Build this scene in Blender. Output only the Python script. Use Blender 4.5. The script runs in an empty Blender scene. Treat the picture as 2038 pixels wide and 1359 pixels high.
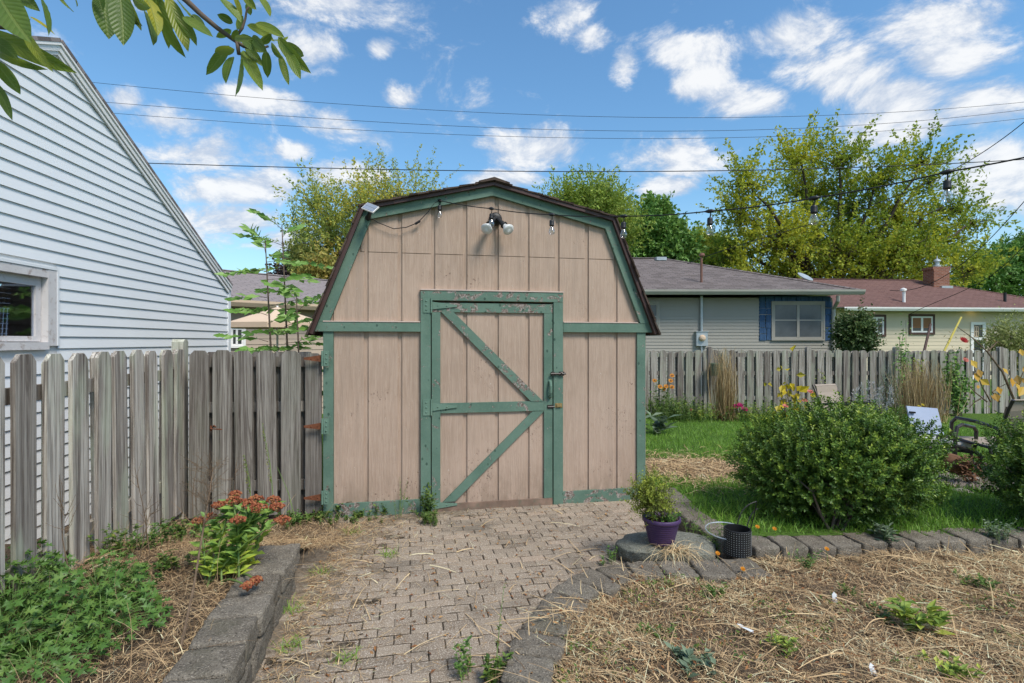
import bpy, bmesh, math, random
import numpy as np
from mathutils import Vector, Matrix, Euler, noise as mnoise

SC = bpy.context.scene
COL = SC.collection
R = math.radians
rng = np.random.default_rng(7)
random.seed(7)
FPX, CXP, CYP, CAMH = 1050.0, 1019.0, 679.5, 1.58

# ------------------------------------------------------------------ helpers
def P(px, py, Y):
    """photo point (px,py) at distance Y in front of the camera -> world"""
    return np.array([(px - CXP) / FPX * Y, Y, CAMH - (py - CYP) / FPX * Y])

def unit(v):
    v = np.asarray(v, float)
    return v / (np.linalg.norm(v, axis=-1, keepdims=True) + 1e-12)

class MB:
    """collects polygons; build() links them as ONE mesh object"""
    def __init__(s):
        s.V, s.F, s.N, s.Rr, s.L, s.n = [], [], [], [], [], 0
    def add(s, V, F, r=0.5, lp=None):
        V = np.asarray(V, float).reshape(-1, 3)
        if isinstance(F, np.ndarray):
            k = F.shape[1]; m = F.shape[0]
            s.F.append((F + s.n).ravel()); s.N.append(np.full(m, k))
        else:
            m = len(F)
            s.F.append(np.array([i for f in F for i in f]) + s.n)
            s.N.append(np.array([len(f) for f in F]))
        s.Rr.append(np.broadcast_to(np.asarray(r, float), (m,)).copy())
        s.L.append(np.zeros_like(V) if lp is None else np.asarray(lp, float).reshape(-1, 3))
        s.V.append(V); s.n += len(V)
    def build(s, name, mat, parent=None, base=None, smooth=False, loc=None):
        V = np.concatenate(s.V); F = np.concatenate(s.F).astype(np.int32); N = np.concatenate(s.N).astype(np.int32)
        if loc is None:
            loc = np.zeros(3)
            if parent is not None: loc = PLOC.get(parent.name, np.zeros(3))
            elif base is not None: loc = np.asarray(base, float)
        V = V - loc
        me = bpy.data.meshes.new(name)
        me.vertices.add(len(V)); me.vertices.foreach_set('co', V.astype(np.float32).ravel())
        me.loops.add(len(F)); me.loops.foreach_set('vertex_index', F)
        me.polygons.add(len(N))
        st = np.concatenate([[0], np.cumsum(N)[:-1]]).astype(np.int32)
        me.polygons.foreach_set('loop_start', st); me.polygons.foreach_set('loop_total', N)
        me.polygons.foreach_set('use_smooth', np.full(len(N), bool(smooth)))
        a = me.attributes.new('rnd', 'FLOAT', 'FACE'); a.data.foreach_set('value', np.concatenate(s.Rr).astype(np.float32))
        L = np.concatenate(s.L)
        if np.any(L):
            a = me.attributes.new('lp', 'FLOAT_VECTOR', 'POINT'); a.data.foreach_set('vector', L.astype(np.float32).ravel())
        me.update(calc_edges=True); me.validate()
        me.materials.append(mat)
        o = bpy.data.objects.new(name, me); COL.objects.link(o)
        if parent is not None:
            o.parent = parent
            PLOC[o.name] = loc
        else:
            o.location = loc; PLOC[o.name] = loc
        return o

PLOC = {}
def tag(o, label=None, cat=None, group=None, kind=None):
    if label: o['label'] = label
    if cat: o['category'] = cat
    if group: o['group'] = group
    if kind: o['kind'] = kind
    return o
def thing(name, label, cat, loc, group=None):
    o = bpy.data.objects.new(name, None); COL.objects.link(o)
    o.empty_display_size = .1
    o.location = tuple(float(c) for c in loc); PLOC[o.name] = np.asarray(loc, float)
    return tag(o, label, cat, group)

BOXF = [(0, 3, 2, 1), (4, 5, 6, 7), (0, 1, 5, 4), (1, 2, 6, 5), (2, 3, 7, 6), (3, 0, 4, 7)]
def box(mb, x0, x1, y0, y1, z0, z1, r=.5):
    mb.add([(x0, y0, z0), (x1, y0, z0), (x1, y1, z0), (x0, y1, z0), (x0, y0, z1), (x1, y0, z1), (x1, y1, z1), (x0, y1, z1)], BOXF, r)
def obox(mb, c, ax, ay, az, r=.5):
    """box centred at c with half-axis vectors"""
    c, ax, ay, az = map(np.asarray, (c, ax, ay, az))
    mb.add([c - ax - ay - az, c + ax - ay - az, c + ax + ay - az, c - ax + ay - az,
            c - ax - ay + az, c + ax - ay + az, c + ax + ay + az, c - ax + ay + az], BOXF, r)

class PF:
    """upright plane frame: origin O, along d, outward n (2-D)"""
    def __init__(s, O, d, n):
        s.O = np.array(O, float); s.d = np.array(d, float); s.n = np.array(n, float)
    def pt(s, a, z, off=0.):
        p = s.O + s.d * a + s.n * off
        return np.array([p[0], p[1], z])
    def ap(s, px, py, off=0.):
        r = np.array([(px - CXP) / FPX, 1.0]); o = s.O + s.n * off
        t = (o @ s.n) / (r @ s.n)
        p = r * t
        return float((p - s.O) @ s.d), CAMH - (py - CYP) / FPX * t
    def box(s, mb, a0, a1, z0, z1, o0, o1, r=.5):
        mb.add([s.pt(a0, z0, o1), s.pt(a1, z0, o1), s.pt(a1, z0, o0), s.pt(a0, z0, o0),
                s.pt(a0, z1, o1), s.pt(a1, z1, o1), s.pt(a1, z1, o0), s.pt(a0, z1, o0)], BOXF, r)
    def prism(s, mb, poly, o0, o1, r=.5):
        n = len(poly)
        V = [s.pt(a, z, o1) for a, z in poly] + [s.pt(a, z, o0) for a, z in poly]
        F = [tuple(range(n)), tuple(range(2 * n - 1, n - 1, -1))] + [(i, i + n, (i + 1) % n + n, (i + 1) % n) for i in range(n)]
        mb.add(V, F, r)

def tube(mb, pts, rad, n=6, r=.5, cap=True):
    pts = np.asarray(pts, float); m = len(pts)
    rad = np.broadcast_to(np.asarray(rad, float), (m,))
    T = np.gradient(pts, axis=0); T = unit(T)
    up = np.array([0, 0, 1.]) if abs(T[0][2]) < .9 else np.array([1., 0, 0])
    V = []
    x = unit(np.cross(T[0], up))
    for i in range(m):
        x = unit(x - T[i] * (x @ T[i])); y = np.cross(T[i], x)
        for k in range(n):
            a = 2 * math.pi * k / n
            V.append(pts[i] + rad[i] * (x * math.cos(a) + y * math.sin(a)))
    F = [(i * n + k, i * n + (k + 1) % n, (i + 1) * n + (k + 1) % n, (i + 1) * n + k) for i in range(m - 1) for k in range(n)]
    if cap: F += [tuple(range(n))[::-1], tuple(range((m - 1) * n, m * n))]
    mb.add(V, F, r)

def lathe(mb, c, prof, n=20, M=None, r=.5):
    """profile [(radius,z)] about z through c, optionally turned by 3x3 matrix M"""
    V = []
    for rr, z in prof:
        for k in range(n):
            a = 2 * math.pi * k / n
            V.append((rr * math.cos(a), rr * math.sin(a), z))
    V = np.array(V)
    if M is not None: V = V @ np.asarray(M).T
    m = len(prof)
    F = [(i * n + k, i * n + (k + 1) % n, (i + 1) * n + (k + 1) % n, (i + 1) * n + k) for i in range(m - 1) for k in range(n)]
    F += [tuple(range(n))[::-1], tuple(range((m - 1) * n, m * n))]
    mb.add(V + np.asarray(c), F, r)

def axis_matrix(z):
    z = unit(z); x = unit(np.cross([0, 1, 0.01], z)); y = np.cross(z, x)
    return np.stack([x, y, z], axis=1)

def leaves(mb, pos, axis, nrm, L, W, rnd, fold=.22):
    """folded two-triangle leaves, arrays"""
    pos = np.asarray(pos); n = len(pos)
    axis = unit(axis); side = unit(np.cross(axis, nrm)); nn = np.cross(side, axis)
    L = np.broadcast_to(L, (n,))[:, None]; W = np.broadcast_to(W, (n,))[:, None]
    mid = pos + axis * L * .45 + nn * W * fold
    V = np.stack([pos, mid + side * W * .5, pos + axis * L, mid - side * W * .5], axis=1).reshape(-1, 3)
    b = (np.arange(n) * 4)[:, None]
    F = np.concatenate([b + np.array([[0, 1, 2]]), b + np.array([[0, 2, 3]])], axis=1).reshape(-1, 3)
    mb.add(V, F, np.repeat(np.broadcast_to(rnd, (n,)), 2))

def lobed(mb, pos, axis, nrm, L, rnd):
    """deeply lobed flat leaves (five lobes)"""
    shp = np.array([(0, 0), (.24, .06), (.38, .40), (.44, .08), (.70, .34), (.70, .08), (1, 0), (.70, -.08), (.70, -.34), (.44, -.08), (.38, -.40), (.24, -.06)])
    n = len(pos); axis = unit(axis); side = unit(np.cross(axis, nrm)); nn = np.cross(side, axis)
    L = np.broadcast_to(L, (n,))
    V = pos[:, None] + (axis[:, None] * shp[None, :, :1] + side[:, None] * shp[None, :, 1:] + nn[:, None] * (np.abs(shp[None, :, 1:]) * .35 - shp[None, :, :1] ** 2 * .25)) * L[:, None, None]
    b = (np.arange(n) * 12)[:, None]
    T = np.array([(0, 1, 11), (1, 2, 3), (1, 3, 9), (1, 9, 11), (9, 10, 11), (3, 4, 5), (3, 5, 7), (3, 7, 9), (7, 8, 9), (5, 6, 7)])
    F = (b[:, :, None] + T[None]).reshape(-1, 3)
    mb.add(V.reshape(-1, 3), F, np.repeat(np.broadcast_to(rnd, (n,)), len(T)))

BEND = .12
def strands(mb, p0, d, L, W, rise, rnd, droop=0., segs=3):
    """thin ribbons starting at p0 along d, arching by rise"""
    n = len(p0); d = unit(d)
    L = np.broadcast_to(L, (n,)); W = np.broadcast_to(W, (n,)); rise = np.broadcast_to(rise, (n,)); droop = np.broadcast_to(droop, (n,))
    side = unit(np.cross(d, rng.normal(size=(n, 3)) * .35 + np.array([0, 0, 1.])))
    bend = rng.normal(size=(n, 3)) * BEND * L[:, None]; bend[:, 2] *= .3
    V = []
    for k in range(segs + 1):
        t = k / segs
        c = p0 + d * (L * t)[:, None] + bend * (t * (1 - t) * 4 * .5)
        c[:, 2] += rise * 4 * t * (1 - t) - droop * t * t
        w = (W * (1 - .6 * t) * .5)[:, None]
        V += [c - side * w, c + side * w]
    V = np.stack(V, axis=1); k = 2 * (segs + 1)
    b = (np.arange(n) * k)[:, None, None]
    T = np.array([(2 * i, 2 * i + 1, 2 * i + 3, 2 * i + 2) for i in range(segs)])
    F = (b + T[None]).reshape(-1, 4)
    mb.add(V.reshape(-1, 3), F, np.repeat(np.broadcast_to(rnd, (n,)), segs))

def grid(mb, xs, ys, h, keep=None, r=.5):
    X, Y = np.meshgrid(xs, ys); Z = h(X, Y)
    V = np.stack([X, Y, Z], axis=-1).reshape(-1, 3); nx = len(xs); ny = len(ys)
    i = (np.arange(ny - 1)[:, None] * nx + np.arange(nx - 1)[None]).ravel()
    F = np.stack([i, i + 1, i + nx + 1, i + nx], axis=1)
    if keep is not None:
        c = V[F].mean(axis=1); F = F[keep(c[:, 0], c[:, 1])]
    mb.add(V, F, r)

def fbm(X, Y, s=1., seed=0.):
    out = np.zeros_like(X, dtype=float)
    for k, (f, a) in enumerate([(1, 1), (2.1, .5), (4.3, .25), (8.7, .13)]):
        out += a * np.sin(X * s * f * 1.7 + 1.3 * np.sin(Y * s * f * 1.1 + seed + k) + seed * 2 + k * 2.1) * np.cos(Y * s * f * 1.9 + 1.1 * np.sin(X * s * f * .9 - seed) + k)
    return out
def sstep(a, b, x):
    t = np.clip((x - a) / (b - a), 0, 1); return t * t * (3 - 2 * t)

# ------------------------------------------------------------------ materials
class NT:
    def __init__(s, name, rough=.7, spec=.3):
        s.m = bpy.data.materials.new(name); s.m.use_nodes = True
        s.nt = s.m.node_tree; s.b = s.nt.nodes['Principled BSDF']; s.out = s.nt.nodes['Material Output']
        s.b.inputs['Roughness'].default_value = rough
        s.b.inputs['Specular IOR Level'].default_value = spec
    def N(s, t, **kw):
        n = s.nt.nodes.new(t)
        for k, v in kw.items(): setattr(n, k, v)
        return n
    def set(s, sock, v):
        if isinstance(v, bpy.types.NodeSocket): s.nt.links.new(v, sock)
        elif v is not None:
            if hasattr(sock.default_value, '__len__') and len(sock.default_value) == 4 and len(v) == 3: v = (*v, 1)
            sock.default_value = v
    def coord(s, scale=(1, 1, 1), kind='Object', rand=True, rot=(0, 0, 0)):
        if kind == 'lp':
            n = s.N('ShaderNodeAttribute', attribute_name='lp'); v = n.outputs['Vector']
        else:
            n = s.N('ShaderNodeTexCoord'); v = n.outputs[kind]
        if rand:
            oi = s.N('ShaderNodeObjectInfo'); m = s.N('ShaderNodeMath', operation='MULTIPLY'); s.set(m.inputs[0], oi.outputs['Random']); m.inputs[1].default_value = 53.
            va = s.N('ShaderNodeVectorMath', operation='ADD'); s.set(va.inputs[0], v); s.set(va.inputs[1], m.outputs[0]); v = va.outputs[0]
        mp = s.N('ShaderNodeMapping'); s.set(mp.inputs['Vector'], v); mp.inputs['Scale'].default_value = scale; mp.inputs['Rotation'].default_value = rot
        return mp.outputs[0]
    def noise(s, vec, scale, detail=4, rough=.55, dist=0.):
        n = s.N('ShaderNodeTexNoise'); s.set(n.inputs['Vector'], vec)
        n.inputs['Scale'].default_value = scale; n.inputs['Detail'].default_value = detail; n.inputs['Roughness'].default_value = rough; n.inputs['Distortion'].default_value = dist
        return n.outputs['Fac']
    def vor(s, vec, scale, feat='F1', out='Distance'):
        n = s.N('ShaderNodeTexVoronoi', feature=feat); s.set(n.inputs['Vector'], vec); n.inputs['Scale'].default_value = scale
        return n.outputs[out]
    def ramp(s, fac, stops, interp='LINEAR'):
        n = s.N('ShaderNodeValToRGB'); s.set(n.inputs[0], fac); cr = n.color_ramp; cr.interpolation = interp
        while len(cr.elements) < len(stops): cr.elements.new(.5)
        for e, (p, c) in zip(cr.elements, stops):
            e.position = p; e.color = (*c, 1) if not np.isscalar(c) else (c, c, c, 1)
        return n.outputs['Color']
    def mix(s, fac, a, b, mode='MIX'):
        n = s.N('ShaderNodeMix', data_type='RGBA', blend_type=mode)
        s.set(n.inputs[0], fac); s.set(n.inputs[6], a); s.set(n.inputs[7], b)
        return n.outputs[2]
    def math(s, op, a, b=None, clamp=False):
        n = s.N('ShaderNodeMath', operation=op, use_clamp=clamp); s.set(n.inputs[0], a)
        if b is not None: s.set(n.inputs[1], b)
        return n.outputs[0]
    def thresh(s, fac, lo, hi):
        n = s.N('ShaderNodeMapRange', interpolation_type='SMOOTHSTEP'); s.set(n.inputs[0], fac); n.inputs[1].default_value = lo; n.inputs[2].default_value = hi
        return n.outputs[0]
    def attr(s, name='rnd'): return s.N('ShaderNodeAttribute', attribute_name=name).outputs['Fac']
    def orand(s): return s.N('ShaderNodeObjectInfo').outputs['Random']
    def color(s, c): s.set(s.b.inputs['Base Color'], c)
    def bump(s, h, strength=.4, dist=.01):
        n = s.N('ShaderNodeBump'); s.set(n.inputs['Height'], h); n.inputs['Strength'].default_value = strength; n.inputs['Distance'].default_value = dist
        s.set(s.b.inputs['Normal'], n.outputs[0])

def m_plain(name, col, var=.12, scale=6., rough=.6, spec=.3, bump=.15, metal=0., stretch=(1, 1, 1), dirt=None):
    t = NT(name, rough, spec); v = t.coord(stretch); f = t.noise(v, scale, 6, .6)
    c = np.array(col)
    cc = t.ramp(f, [(.25, tuple(c * (1 - var))), (.75, tuple(np.minimum(c * (1 + var), 1)))])
    if dirt:
        cc = t.mix(t.math('MULTIPLY', t.thresh(t.noise(t.coord(stretch), scale * 2.3, 9, .7), .52, .72), dirt[1]), cc, dirt[0])
    t.color(cc); t.b.inputs['Metallic'].default_value = metal
    t.bump(t.noise(v, scale * 7, 5), bump, .004)
    return t.m

def m_leaf(name, stops, rough=.5, trans=.3, spec=.35, obj=False):
    t = NT(name, rough, spec)
    f = t.attr('rnd')
    c = t.ramp(f, stops); t.color(c)
    tr = t.N('ShaderNodeBsdfTranslucent'); t.set(tr.inputs[0], t.mix(.5, c, (.5, .55, .05), 'MULTIPLY') if False else c)
    mx = t.N('ShaderNodeMixShader'); mx.inputs[0].default_value = trans
    t.set(mx.inputs[1], t.b.outputs[0]); t.set(mx.inputs[2], tr.outputs[0]); t.set(t.out.inputs[0], mx.outputs[0])
    return t.m

def m_siding():
    t = NT('tan_painted_panel', .75, .2)
    v = t.coord((1, 1, 1), rand=False)
    big = t.noise(v, 1.3, 5, .6)
    grain = t.noise(t.coord((70, 70, 3.5), rand=False), 1.0, 6, .65, .6)
    swirl = t.noise(t.coord((26, 26, 5), rand=False), 1.0, 4, .6, 2.2)
    c = t.ramp(big, [(.35, (.345, .25, .19)), (.65, (.43, .315, .245))])
    c = t.mix(t.math('MULTIPLY', t.thresh(grain, .40, .66), .55), c, (.49, .37, .292))
    c = t.mix(t.math('MULTIPLY', t.thresh(swirl, .54, .66), .22), c, (.29, .195, .14))
    fl = t.noise(t.coord((60, 60, 34), rand=False), 1., 7, .75)
    zone = t.noise(v, 2.4, 3)
    sz = t.N('ShaderNodeSeparateXYZ'); t.set(sz.inputs[0], v); zone = t.math('ADD', t.math('SUBTRACT', zone, .07), t.math('MULTIPLY', t.thresh(sz.outputs[2], .55, .0), .16))
    fm = t.math('MULTIPLY', t.thresh(fl, .59, .62), t.thresh(zone, .50, .62))
    c = t.mix(fm, c, (.14, .085, .06))
    pale = t.math('MULTIPLY', t.thresh(t.noise(t.coord((40, 40, 25), rand=False), 1., 6, .8), .655, .68), .8)
    c = t.mix(pale, c, (.62, .56, .5))
    mud = t.math('MULTIPLY', t.math('MULTIPLY', t.thresh(sz.outputs[2], .42, .02), t.thresh(t.noise(t.coord((9, 9, 4), rand=False), 1., 7, .7), .40, .62)), .6)
    c = t.mix(mud, c, (.22, .165, .12))
    dr = t.math('MULTIPLY', t.thresh(t.noise(t.coord((11, 11, .5), rand=False), 1., 5, .6), .55, .68), .35)
    c = t.mix(dr, c, (.31, .235, .185))
    t.color(c)
    h = t.math('ADD', t.math('MULTIPLY', grain, .7), t.math('MULTIPLY', swirl, .6)); h = t.math('SUBTRACT', h, fm)
    t.bump(h, .55, .006)
    return t.m

def m_green(name, wear, tone=1.):
    t = NT(name, .6, .3)
    v = t.coord((1, 1, 1))
    f = t.noise(v, 3.2, 6, .65)
    c = t.ramp(f, [(.28, (.078 * tone, .142 * tone, .106 * tone)), (.72, (.138 * tone, .215 * tone, .166 * tone))])
    fine = t.noise(v, 46, 5, .7)
    c = t.mix(t.math('MULTIPLY', t.thresh(fine, .52, .75), .4), c, (.175, .275, .21))
    w = t.noise(t.coord((6, 6, 6)), 1.6, 9, .72, .7)
    wm = t.thresh(w, wear, wear + .035)
    wood = t.ramp(t.noise(v, 60, 6, .7), [(.38, (.09, .055, .04)), (.5, (.22, .175, .15)), (.62, (.40, .36, .33))])
    c = t.mix(wm, c, wood)
    kn = t.math('MULTIPLY', t.math('LESS_THAN', t.vor(t.coord((13, 13, 9)), 1.), .13), t.thresh(t.noise(v, 5, 2), .42, .5))
    c = t.mix(t.math('MULTIPLY', kn, .75), c, (.02, .05, .035))
    t.color(c)
    t.bump(t.math('SUBTRACT', fine, t.math('MULTIPLY', wm, 1.2)), .5, .004)
    return t.m

def m_wood(name='weathered_wood', light=1., greenish=.5):
    t = NT(name, .85, .15)
    g = t.noise(t.coord((34, 34, .8)), 1., 9, .72, .3)
    g2 = t.noise(t.coord((110, 110, 2.0)), 1., 5, .65)
    kn = t.noise(t.coord((13, 13, .55)), 1., 6, .65, 1.2)
    big = t.noise(t.coord((4, 4, .9)), 1., 4, .6)
    L = light
    oi = t.orand()
    c = t.ramp(g, [(.36, (.075 * L, .062 * L, .053 * L)), (.45, (.19 * L, .168 * L, .146 * L)), (.54, (.29 * L, .265 * L, .235 * L)), (.66, (.43 * L, .405 * L, .362 * L))])
    c = t.mix(t.math('MULTIPLY', t.thresh(g2, .46, .62), .55), c, t.mix(.5, c, (.45 * L, .42 * L, .375 * L)))
    c = t.mix(t.math('MULTIPLY', t.thresh(g2, .48, .38), .75), c, t.mix(.65, c, (.06, .048, .042)))
    c = t.mix(t.math('MULTIPLY', t.thresh(kn, .53, .62), .8), c, t.mix(.75, c, (.06, .043, .036)))
    c = t.mix(t.ramp(oi, [(0, 0.), (.4, .05), (.75, .75), (1, 1.)]), c, t.mix(.55, c, (.07, .052, .045)))
    gm = t.math('MULTIPLY', t.thresh(big, .47, .62), greenish)
    c = t.mix(gm, c, t.mix(.6, c, (.30 * L, .335 * L, .25 * L)))
    t.color(c)
    t.bump(t.math('ADD', g, t.math('MULTIPLY', g2, .6)), .8, .006)
    return t.m

def m_shingle(name, c1, c2, c3, w=.3, h=.13):
    t = NT(name, .9, .1)
    b = t.N('ShaderNodeTexBrick', offset=.37, offset_frequency=2, squash=1.)
    v = t.coord((1, 1, 1), 'lp', rand=False)
    t.set(b.inputs['Vector'], v)
    b.inputs['Scale'].default_value = 1.; b.inputs['Brick Width'].default_value = w; b.inputs['Row Height'].default_value = h
    b.inputs['Mortar Size'].default_value = .011; b.inputs['Mortar Smooth'].default_value = .3; b.inputs['Bias'].default_value = 0.
    t.set(b.inputs['Color1'], c1); t.set(b.inputs['Color2'], c2); t.set(b.inputs['Mortar'], tuple(np.array(c1) * .35))
    n = t.noise(v, .8, 5); n2 = t.noise(v, 60, 3)
    c = t.mix(t.math('MULTIPLY', t.thresh(n, .35, .7), .6), b.outputs['Color'], c3)
    c = t.mix(.45, c, b.outputs['Color'])
    c = t.mix(t.math('MULTIPLY', n2, .5), c, tuple(np.array(c2) * 1.3))
    t.color(c); t.bump(t.math('SUBTRACT', t.math('MULTIPLY', n2, .5), b.outputs['Fac']), .7, .012)
    return t.m

def m_concrete(name, a, b, scale=9., speck=True):
    t = NT(name, .9, .15)
    v = t.coord()
    c = t.ramp(t.noise(v, scale, 7, .65), [(.3, a), (.7, b)])
    sp = t.noise(v, 130, 3, .6)
    c = t.mix(t.thresh(sp, .54, .68), c, tuple(np.array(b) * 1.55))
    c = t.mix(t.thresh(sp, .44, .32), c, tuple(np.array(a) * .45))
    c = t.mix(t.math('MULTIPLY', t.thresh(t.noise(v, 3.1, 6), .55, .72), .45), c, (.11, .105, .07))
    c = t.mix(t.ramp(t.orand(), [(0, 0.), (1, .6)]), c, t.mix(1., c, (.62, .6, .58), 'MULTIPLY'))
    t.color(c); t.bump(t.math('ADD', t.noise(v, 30, 7, .7), t.math('MULTIPLY', sp, .5)), 1., .016)
    return t.m

def m_paver():
    t = NT('clay_paver', .9, .15)
    v = t.coord(rand=False)
    c = t.ramp(t.attr(), [(0, (.18, .142, .106)), (.4, (.245, .196, .148)), (.75, (.295, .238, .18)), (1, (.325, .248, .185))])
    sp = t.noise(v, 150, 3, .6)
    c = t.mix(t.thresh(sp, .53, .66), c, (.56, .49, .41)); c = t.mix(t.thresh(sp, .42, .3), c, (.10, .075, .055))
    st = t.noise(v, 1.5, 6, .62)
    c = t.mix(t.math('MULTIPLY', t.thresh(st, .5, .68), .6), c, (.12, .105, .085))
    t.color(c); t.bump(t.noise(v, 60, 7, .7), .7, .006)
    return t.m

def m_soil(name, a, b, c3, scale=14.):
    t = NT(name, .95, .1); v = t.coord(rand=False)
    n = t.noise(v, scale, 9, .72); n2 = t.noise(v, 3., 5)
    c = t.ramp(n, [(.28, a), (.5, b), (.72, c3)])
    c = t.mix(t.math('MULTIPLY', t.thresh(n2, .4, .65), .5), c, tuple(np.array(b) * .75))
    t.color(c); t.bump(t.noise(v, scale * 4, 8, .75), .9, .02)
    return t.m

def m_glass(name, tint=(.9, .95, 1.), clear=.8, rough=.03):
    t = NT(name, rough); nt = t.nt
    tr = t.N('ShaderNodeBsdfTransparent'); tr.inputs[0].default_value = (*tint, 1)
    gl = t.N('ShaderNodeBsdfGlossy'); gl.inputs['Roughness'].default_value = rough
    lw = t.N('ShaderNodeLayerWeight'); lw.inputs[0].default_value = .35
    f = t.math('ADD', t.math('MULTIPLY', lw.outputs['Fresnel'], .22), 1 - clear, clamp=True)
    mx = t.N('ShaderNodeMixShader'); t.set(mx.inputs[0], f); t.set(mx.inputs[1], tr.outputs[0]); t.set(mx.inputs[2], gl.outputs[0])
    t.set(t.out.inputs[0], mx.outputs[0])
    return t.m

M = {}
M['tan'] = m_siding()
M['green'] = m_green('green_paint', .60)
M['green_worn'] = m_green('worn_green_paint', .515)
M['green_metal'] = m_green('green_painted_metal', .72, 1.15)
M['bare_wood'] = m_plain('bare_brown_wood', (.21, .145, .11), .35, 9, .85, .15, .5, dirt=((.06, .14, .095), .5))
M['wood'] = m_wood('weathered_wood', 1.75, .6)
M['wood_gate'] = m_wood('dark_weathered_wood', .92, .2)
M['wood_far'] = m_wood('pale_weathered_wood', 1.2, .65)
M['vinyl'] = m_plain('pale_blue_siding', (.73, .745, .765), .03, 1.2, .45, .3, .05)
M['white'] = m_plain('white_paint', (.80, .78, .76), .06, 5, .5, .3, .15)
M['peel_white'] = m_plain('peeling_white_paint', (.58, .555, .55), .08, 6, .7, .2, .5, dirt=((.24, .16, .12), .85))
M['tan_vinyl'] = m_plain('greige_siding', (.335, .315, .275), .04, 1., .55, .25, .05)
M['cream'] = m_plain('cream_siding', (.63, .54, .40), .04, 1., .6, .2, .08)
M['peach'] = m_plain('beige_siding', (.45, .36, .285), .05, 1., .6, .2, .08)
M['gutter'] = m_plain('tan_gutter_metal', (.36, .35, .30), .08, 3, .45, .4, .05)
M['soffit'] = m_plain('soffit_metal', (.30, .29, .24), .06, 3, .6, .2, .05)
M['steel'] = m_plain('galvanised_steel', (.42, .46, .48), .12, 8, .4, .5, .05, .4)
M['brown_trim'] = m_plain('brown_trim', (.09, .05, .04), .15, 8, .6, .3, .1)
M['drip'] = m_plain('brown_drip_edge', (.062, .030, .026), .15, 8, .45, .4, .05)
M['black'] = m_plain('black_plastic', (.012, .012, .013), .2, 20, .45, .4, .05)
M['dark_metal'] = m_plain('dark_bronze_metal', (.045, .038, .035), .15, 12, .4, .5, .05, .3)
M['rust'] = m_plain('rusty_iron', (.155, .058, .03), .4, 22, .85, .2, .5)
M['rust_pipe'] = m_plain('rusty_pipe', (.19, .10, .075), .25, 9, .8, .2, .3)
M['brass'] = m_plain('old_brass', (.34, .24, .10), .3, 30, .5, .5, .2, .5)
M['lampwhite'] = m_plain('white_lamp_glass', (.70, .70, .69), .04, 5, .25, .5, .02)
M['solar'] = m_plain('solar_cell', (.22, .25, .31), .1, 8, .18, .6, .02)
M['blue_shingle'] = m_plain('blue_wood_shingle', (.045, .095, .185), .4, 7, .75, .2, .4, stretch=(3, 3, .6))
M['house_pane'] = m_plain('screened_window_pane', (.10, .112, .12), .3, 2., .22, .5, .02)
M['dark_pane'] = m_plain('dark_window_pane', (.03, .033, .038), .3, 2., .08, .6, .02)
M['blind'] = m_plain('orange_brown_blind', (.27, .115, .045), .12, 3., .5, .3, .05)
M['glass'] = m_glass('window_glass', (.8, .86, .95), .97)
M['bulbglass'] = m_glass('bulb_glass', (.93, .95, .97), .86)
M['roof1'] = m_shingle('grey_brown_shingle', (.075, .062, .058), (.19, .16, .152), (.125, .105, .10))
M['roof2'] = m_shingle('red_brown_shingle', (.115, .064, .056), (.175, .10, .088), (.155, .09, .078), .3, .14)
M['roof3'] = m_shingle('worn_grey_shingle', (.21, .18, .175), (.265, .23, .225), (.24, .2, .19))
M['roof_shed'] = m_shingle('dark_brown_shingle', (.05, .036, .03), (.085, .062, .05), (.065, .05, .042))
M['block'] = m_concrete('grey_concrete_block', (.145, .125, .102), (.265, .233, .188))
M['stone'] = m_concrete('grey_green_stone', (.165, .17, .145), (.25, .25, .21), 5.)
M['rocks'] = m_concrete('pale_rock', (.26, .22, .19), (.40, .35, .31), 7.)
M['paver'] = m_paver()
def mk_dirt():
    t = NT('path_dirt', .95, .1); v = t.coord(rand=False); n = t.noise(v, 26, 9, .72)
    a = t.ramp(n, [(.3, (.035, .028, .02)), (.6, (.09, .07, .052)), (.75, (.16, .13, .095))]); b = t.ramp(n, [(.28, (.13, .10, .075)), (.5, (.26, .21, .155)), (.72, (.38, .315, .24))])
    m = t.math('ADD', t.attr(), t.math('MULTIPLY', t.math('SUBTRACT', n, .5), .5))
    t.color(t.mix(t.thresh(m, .22, .5), a, b)); t.bump(t.noise(v, 90, 8, .75), .9, .02); return t.m
M['dirt'] = mk_dirt()
M['soil'] = m_soil('dark_mulch_soil', (.05, .036, .025), (.15, .11, .075), (.27, .20, .14), 16.)
M['lawn'] = None
M['bark'] = m_plain('grey_bark', (.075, .06, .05), .35, 14, .9, .1, .6, stretch=(3, 3, .6))
M['twig'] = m_plain('twig_bark', (.13, .10, .08), .25, 20, .85, .1, .3)
M['dead_stem'] = m_plain('dead_stem', (.15, .105, .07), .45, 25, .85, .1, .3)
M['green_stem'] = m_plain('green_stem', (.14, .22, .06), .2, 20, .6, .3, .1)
M['purple'] = m_plain('purple_plastic_pot', (.062, .032, .098), .15, 7, .42, .4, .04, dirt=((.13, .11, .13), .35))
M['potsoil'] = m_soil('potting_soil', (.02, .015, .01), (.05, .036, .026), (.09, .07, .05), 40.)
M['sling'] = m_plain('tan_sling_fabric', (.32, .265, .215), .08, 40, .85, .15, .2)
M['paleblue'] = m_plain('pale_blue_board', (.36, .42, .55), .07, 5, .6, .3, .05)
M['palegrey'] = m_plain('pale_grey_cushion', (.50, .49, .47), .06, 5, .7, .2, .1)
M['log'] = m_plain('rotten_red_wood', (.16, .085, .05), .55, 11, .95, .1, .9, stretch=(1, 1, 4))
M['brick'] = None
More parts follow.
